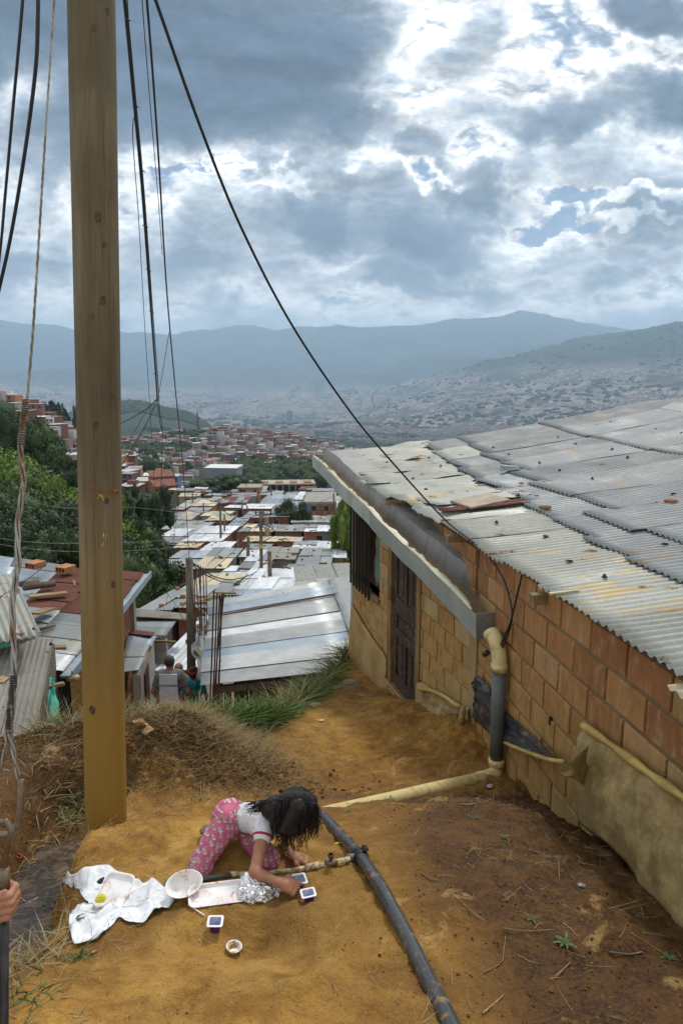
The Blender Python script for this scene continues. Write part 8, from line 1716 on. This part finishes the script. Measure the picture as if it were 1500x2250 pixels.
# straw heap
def lay(n, flat_=.25): d = g8.normal(size=(n, 3)); d[:, 2] = np.abs(d[:, 2]) * flat_; return d
p_ = spread_pts(6500, -1.30, 5.35, .42, .30, .0, lambda x, y: (y < 6.2) & (y > 4.1) & (x > -2.6)); p_[:, 2] += g8.uniform(-.02, .03, len(p_)); stalks('straw', p_, lay(len(p_), .35), g8.uniform(.06, .22, len(p_)), g8.uniform(.0012, .0026, len(p_)), M_straw, 'dry straw and cut grass heaped on the dirt mound', 'straw', seed=1)
p_ = spread_pts(8000, -1.42, 4.6, .46, .42, -.006, lambda x, y: (y < 6.2) & (y > 4.0)); stalks('wet_straw', p_, lay(len(p_), .3), g8.uniform(.05, .16, len(p_)), g8.uniform(.0015, .0035, len(p_)), M_strawd, 'dark rotting straw pressed into the lower mound', 'straw', seed=2)
p_ = np.concatenate([spread_pts(900, -.85, 4.75, .32, .40, .002), spread_pts(500, -2.3, 4.4, .5, .4, .002), spread_pts(500, -1.35, 3.0, .16, .65, .002), spread_pts(420, -1.15, 2.3, .22, .35, .002), spread_pts(260, -1.0, 3.9, .3, .2, .002)]); stalks('straw_litter', p_, lay(len(p_), .12), g8.uniform(.04, .14, len(p_)), g8.uniform(.0008, .0020, len(p_)), M_straw, 'loose straw bits strewn round the mound and the drain', 'straw', seed=3)
p_ = np.concatenate([spread_pts(90, .9, 4.1, .35, .18, .002), spread_pts(70, .75, 2.6, .35, .5, .002), spread_pts(110, .28, 2.0, .10, .3, .002), spread_pts(60, 1.2, 3.2, .3, .4, .002), onground(g8.uniform(-1., 1.2, 50), g8.uniform(1.8, 6.5, 50), .002)])
p_ = p_[p_[:, 0] < wallx(p_[:, 1]) - .12]; stalks('twig_litter', p_, lay(len(p_), .12), g8.uniform(.03, .12, len(p_)), g8.uniform(.0008, .0018, len(p_)), M_straw, 'pale twigs and stems strewn over the dark soil on the right', 'twigs', seed=4)
# bigger single sticks that can be told apart
for pts, r_, lb in ([[(1172, 1873), (1205, 1888), (1238, 1907)], .0075, 'flat pale stick lying diagonally on the dark soil'], [[(925, 1920), (945, 1935), (962, 1938)], .006, 'short pale splinter in the middle of the dark soil'], [[(1024, 1880), (1040, 1868), (1052, 1884), (1060, 1888)], .003, 'curled pale stem right of the hose clamp'],
                    [[(1062, 2140), (1100, 2118), (1106, 2090), (1110, 2060)], .004, 'forked dead stem beside the green weed'], [[(1218, 2150), (1235, 2135), (1252, 2118)], .006, 'straight tan cane end at the lower right'], [[(990, 1962), (1030, 2000), (1062, 2025)], .0035, 'thin bent twig right of the hose'], [[(1175, 1928), (1215, 1938), (1258, 1958)], .003, 'long thin dark twig in the dark soil'],
                    [[(1105, 2042), (1150, 2048), (1220, 2045)], .0035, 'long pale stem above the green weed'], [[(1385, 2052), (1420, 2075), (1452, 2095)], .004, 'pale stem at the far right of the soil'], [[(922, 1711), (940, 1704), (955, 1697)], .007, 'flat wood sliver above the yellow pipe'], [[(1011, 1769), (1030, 1770), (1044, 1767)], .007, 'flat wood sliver below the yellow pipe'], [[(1060, 2230), (1095, 2200), (1104, 2190)], .006, 'crossing dead stick at the bottom edge'],
                    [[(1336, 2095), (1380, 2100), (1410, 2095)], .007, 'dark sodden branch at the right edge'], [[(1000, 1738), (1040, 1745), (1098, 1765)], .003, 'pale bent twig under the pipe elbow'], [[(540, 1618), (590, 1632), (610, 1640)], .006, 'dark stick leaning off the straw heap'], [[(730, 2160), (745, 2190)], .003, 'tiny straw stem on bare ground in front']):
    stick('stick', pts, r_ * .55, M_plank if 'dark' not in lb else M_post, lb)
# paper and card in the heap
for pts, lb, cc in ([[(291, 1597), (312, 1590), (340, 1613), (318, 1627)], 'crushed brown cardboard piece on the straw heap', (.36, .22, .10)], [[(545, 1575), (600, 1568), (640, 1560), (590, 1600)], 'muddy crumpled sack half buried at the path edge', (.42, .28, .12)], [[(655, 1530), (668, 1522), (690, 1530), (664, 1545)], 'flat sandy rock slab at the ledge grass', (.38, .25, .11)]):
    c_ = [gpt(x, y, .03) for x, y in pts]; V, F = patch(c_[0], c_[1], c_[2], c_[3], 10, 8, 0, dent=.06, seed=3); o = link('card', me_np('card', V, F, True), flat('card', cc, .9, .3, 8.), label=lb, category='debris'); solid(o, .006, 0)
# grass on the break of slope
def grassmat(n, a, b): return mat(n, rough=.55, spec=.3, fn=lambda T: {'Base Color': T.mix(T.noise(geo(T), 3.5, 4, .7), a, b)})
M_gr = grassmat('fresh_grass', (.030, .075, .012), (.12, .19, .035)); M_gd = grassmat('dry_grass', (.16, .12, .05), (.34, .28, .13)); M_gw = grassmat('weed_leaf', (.03, .085, .02), (.09, .15, .045))
def edgey(x): return np.interp(x, [-6, -2.6, -1.9, -1.45, -.95, -.75, -.45, -.1, .15, .3], [4.6, 4.95, 5.3, 5.75, 6.0, 6.35, 7.5, 9.2, 10.5, 10.5])
n = 3400; x = g8.uniform(-.72, .20, n); y = edgey(x) + g8.normal(.02, .16, n) * (1 + fbm(x * 9, x * 0, 0, 2, 4)); k = (x < wallx(y) - .03) & (y < 10.2) & (g8.uniform(0, 1, n) < .35 + 1.6 * np.abs(fbm(x * 7, x * 0 + 3, 0, 2, 6))); x, y = x[k], y[k]; blades('ledge_grass', onground(x, y, -.01), .24 + .10 * (x > -.5), .0060, M_gr, 'long green grass hanging over the ledge above the metal roof', 'grass', 1, (-.08, .0, 0), .75, .7)
n = 700; x = g8.uniform(-.7, .12, n); y = edgey(x) + g8.normal(.0, .2, n); k = x < wallx(y) - .03; x, y = x[k], y[k]; blades('ledge_dry_grass', onground(x, y, -.01), .42, .0035, M_gd, 'thin dry stems among the ledge grass', 'grass', 12, (-.2, 0, 0), .45, .5)
n = 3600; x = g8.uniform(-1.35, -.66, n); y = edgey(x) + g8.uniform(-.05, .38, n); blades('bank_grass', onground(x, y, -.02), .40, .0075, M_gr, 'tall green grass on the bank behind the straw heap', 'grass', 2, (.1, -.1, 0), .4, .55)
n = 1400; x = g8.normal(-1.3, .45, n); y = edgey(x) - g8.uniform(0, .75, n); blades('heap_dry_grass', onground(x, y, .0), .16, .003, M_gd, 'pale dry grass tufts along the top of the straw heap', 'grass', 3, (0, 0, 0), .9, .8)
n = 800; x = g8.uniform(-2.3, -1.75, n); y = edgey(x) - g8.uniform(.0, .4, n); blades('weed_thicket', onground(x, y, .0), .30, .003, M_gd, 'dry weedy stems left of the pole above the drop', 'weeds', 4, (0, 0, 0), .7, .3)
n = 260; x = g8.uniform(-2.2, -1.7, n); y = edgey(x) - g8.uniform(-.1, .3, n); blades('weed_leaves', onground(x, y, .0), .26, .008, M_gw, 'green weeds mixed with dry stems left of the pole', 'weeds', 5, (0, 0, 0), .7, .5)
def tuft(px, py, n, L, w_, m_, lab, cat='grass tuft', sx=.05, lean=(0, 0, 0), spr=.7):
    c = gpt(px, py); q = onground(g8.normal(c.x, sx, n), g8.normal(c.y, sx, n), -.005); o = blades('grass_tuft', q, L, w_, m_, lab, cat, px, lean, spr, .6, 'thing'); return o
tuft(172, 1800, 120, .13, .0035, M_gd, 'dry grey-green tuft at the left foot of the pole', sx=.05, lean=(-.7, -.2, 0)); tuft(160, 1785, 60, .13, .004, M_gw, 'green tuft at the drain edge beside the pole foot', sx=.04, lean=(-.5, 0, 0)); tuft(170, 2098, 22, .07, .0028, M_gw, 'tiny green sprout in front of the plastic bag', sx=.012); tuft(428, 1760, 26, .05, .003, M_gr, 'small bright sprout behind the child', sx=.02)
tuft(85, 2030, 60, .09, .0035, M_gw, 'green weeds beside the cut cane near the hand', sx=.05); tuft(60, 2190, 0 + 30, .09, .003, M_gw, 'weedy tuft at the lower left of the drain bank', sx=.06)
tuft(45, 2000, 160, .12, .0028, M_gd, 'matted dry grass on the drain bank by the hand', sx=.09, spr=1.4); tuft(60, 2110, 140, .12, .0028, M_gd, 'matted dry grass low on the left bank', sx=.09, spr=1.5); tuft(105, 1900, 110, .11, .0028, M_gd, 'dry grass fringe along the drain water', sx=.08, lean=(-.4, 0, 0), spr=1.2); tuft(120, 1740, 160, .10, .0028, M_gd, 'dry roots hanging in the cut bank left of the pole', sx=.12, lean=(0, -.6, -.4), spr=1.2)
def weed(px, py, n, L, lab):
    c = gpt(px, py); t = empty('weed', tuple(c), lab, 'weed'); 
    for i in range(n):
        a = 6.28 * i / n + rnd.uniform(-.3, .3); l_ = L * rnd.uniform(.45, 1.15); tw = rnd.uniform(.5, 1.1); vs = []; n_ = 6
        for k in range(n_ + 1):
            s_ = k / n_; r_ = l_ * s_; z = l_ * tw * (.95 * s_ - .6 * s_ * s_) + .004; w_ = l_ * .11 * math.sin(math.pi * min(1, s_ * .85 + .12)) * (1 + .35 * math.sin(k * 2.8))
            for q in (-1, 0, 1): vs.append((r_ * math.cos(a) - q * w_ * math.sin(a), r_ * math.sin(a) + q * w_ * math.cos(a), z + abs(q) * w_ * .3))
        g = MB(); g.add(vs, [(k * 3 + j, k * 3 + j + 1, k * 3 + j + 4, k * 3 + j + 3) for k in range(n_) for j in (0, 1)]); link('leaf', g.me('leaf', True), M_gw, t)
    return t
weed(1241, 2076, 14, .046, 'leafy green weed rosette in the dark soil at lower right'); weed(1108, 1843, 7, .036, 'small green weed in the middle of the dark soil'); weed(1037, 1798, 5, .04, 'tiny bluish weed below the yellow pipe'); weed(766, 1782, 5, .035, 'tiny green weed by the yellow pipe tip'); weed(1168, 2022, 5, .034, 'thin green weed above the leafy rosette'); weed(1468, 2110, 8, .04, 'dusty weed at the right frame edge'); weed(860, 1757, 4, .035, 'tiny sprout against the yellow pipe')
weed(160, 2030, 6, .05, 'small green weed left of the plastic bag')
# clods and small stones: countless
def clods(name, n, fx, fy, smin, smax, m_, lab, seed, clip=None):
    g = np.random.default_rng(seed); x = fx(g, n); y = fy(g, n); k = (x < wallx(y) - .05)
    if clip is not None: k &= clip(x, y)
    x, y = x[k], y[k]; s = np.exp(g.uniform(np.log(smin), np.log(smax), (len(x), 1))) ; C_ = np.stack([x, y, near_z(x, y) + s[:, 0] * .25], -1); return link(name, blobs_mesh(name, C_, s * g.uniform(.7, 1.3, (len(x), 3)) * np.array([1, 1, .7]), seed), m_, label=lab, category='clods', kind='stuff')
clods('soil_clods', 4200, lambda g, n: g.normal(.95, .65, n), lambda g, n: g.uniform(1.6, 6.2, n), .0014, .0065, M_clod, 'small clods and grit over the dark soil', 3, lambda x, y: x > .22 + .1 * np.sin(y * 5))
clods('yard_grit', 3200, lambda g, n: g.uniform(-1.4, 1.0, n), lambda g, n: g.uniform(1.7, 9.2, n), .0012, .0042, M_dirt, 'grit and crumbs over the packed yard', 4)
clods('mound_clods', 7000, lambda g, n: g.normal(-1.45, .55, n), lambda g, n: g.normal(4.6, .45, n), .003, .020, M_clod, 'dark earth lumps of the dumped mound', 5, lambda x, y: (y < 5.9) & (y > 4.3 + .1 * np.sin(x * 9)))
clods('bank_clods', 1800, lambda g, n: g.normal(-1.45, .3, n), lambda g, n: g.uniform(2.2, 4.6, n), .002, .011, M_clod, 'earth lumps along the drain bank', 6, lambda x, y: x < -1.32 - .1 * np.sin(y * 4))
for k_, (px, py, sz, lb) in enumerate(((770, 1502, .10, 'grey stone at the ledge beside the house corner'), (742, 1512, .06, 'pale stone in the ledge grass'), (800, 1560, .035, 'small round stone below the door approach'), (1268, 1725, .022, 'pebble near the torn sheet'), (690, 1556, .09, 'earth-coloured boulder at the path edge'), (875, 1640, .02, 'pebble on the path bend'), (560, 1735, .018, 'pebble left of the child\'s head'))):
    o = link('stone', rock_me(60 + k_, (1.3, 1, .6), 2), M_rock if k_ not in (0, 1) else flat('grey_rock', (.24, .21, .16), .9, .4, 6.), label=lb, category='stone'); place(o, px, py, 0, .4, (0, 0), sz)
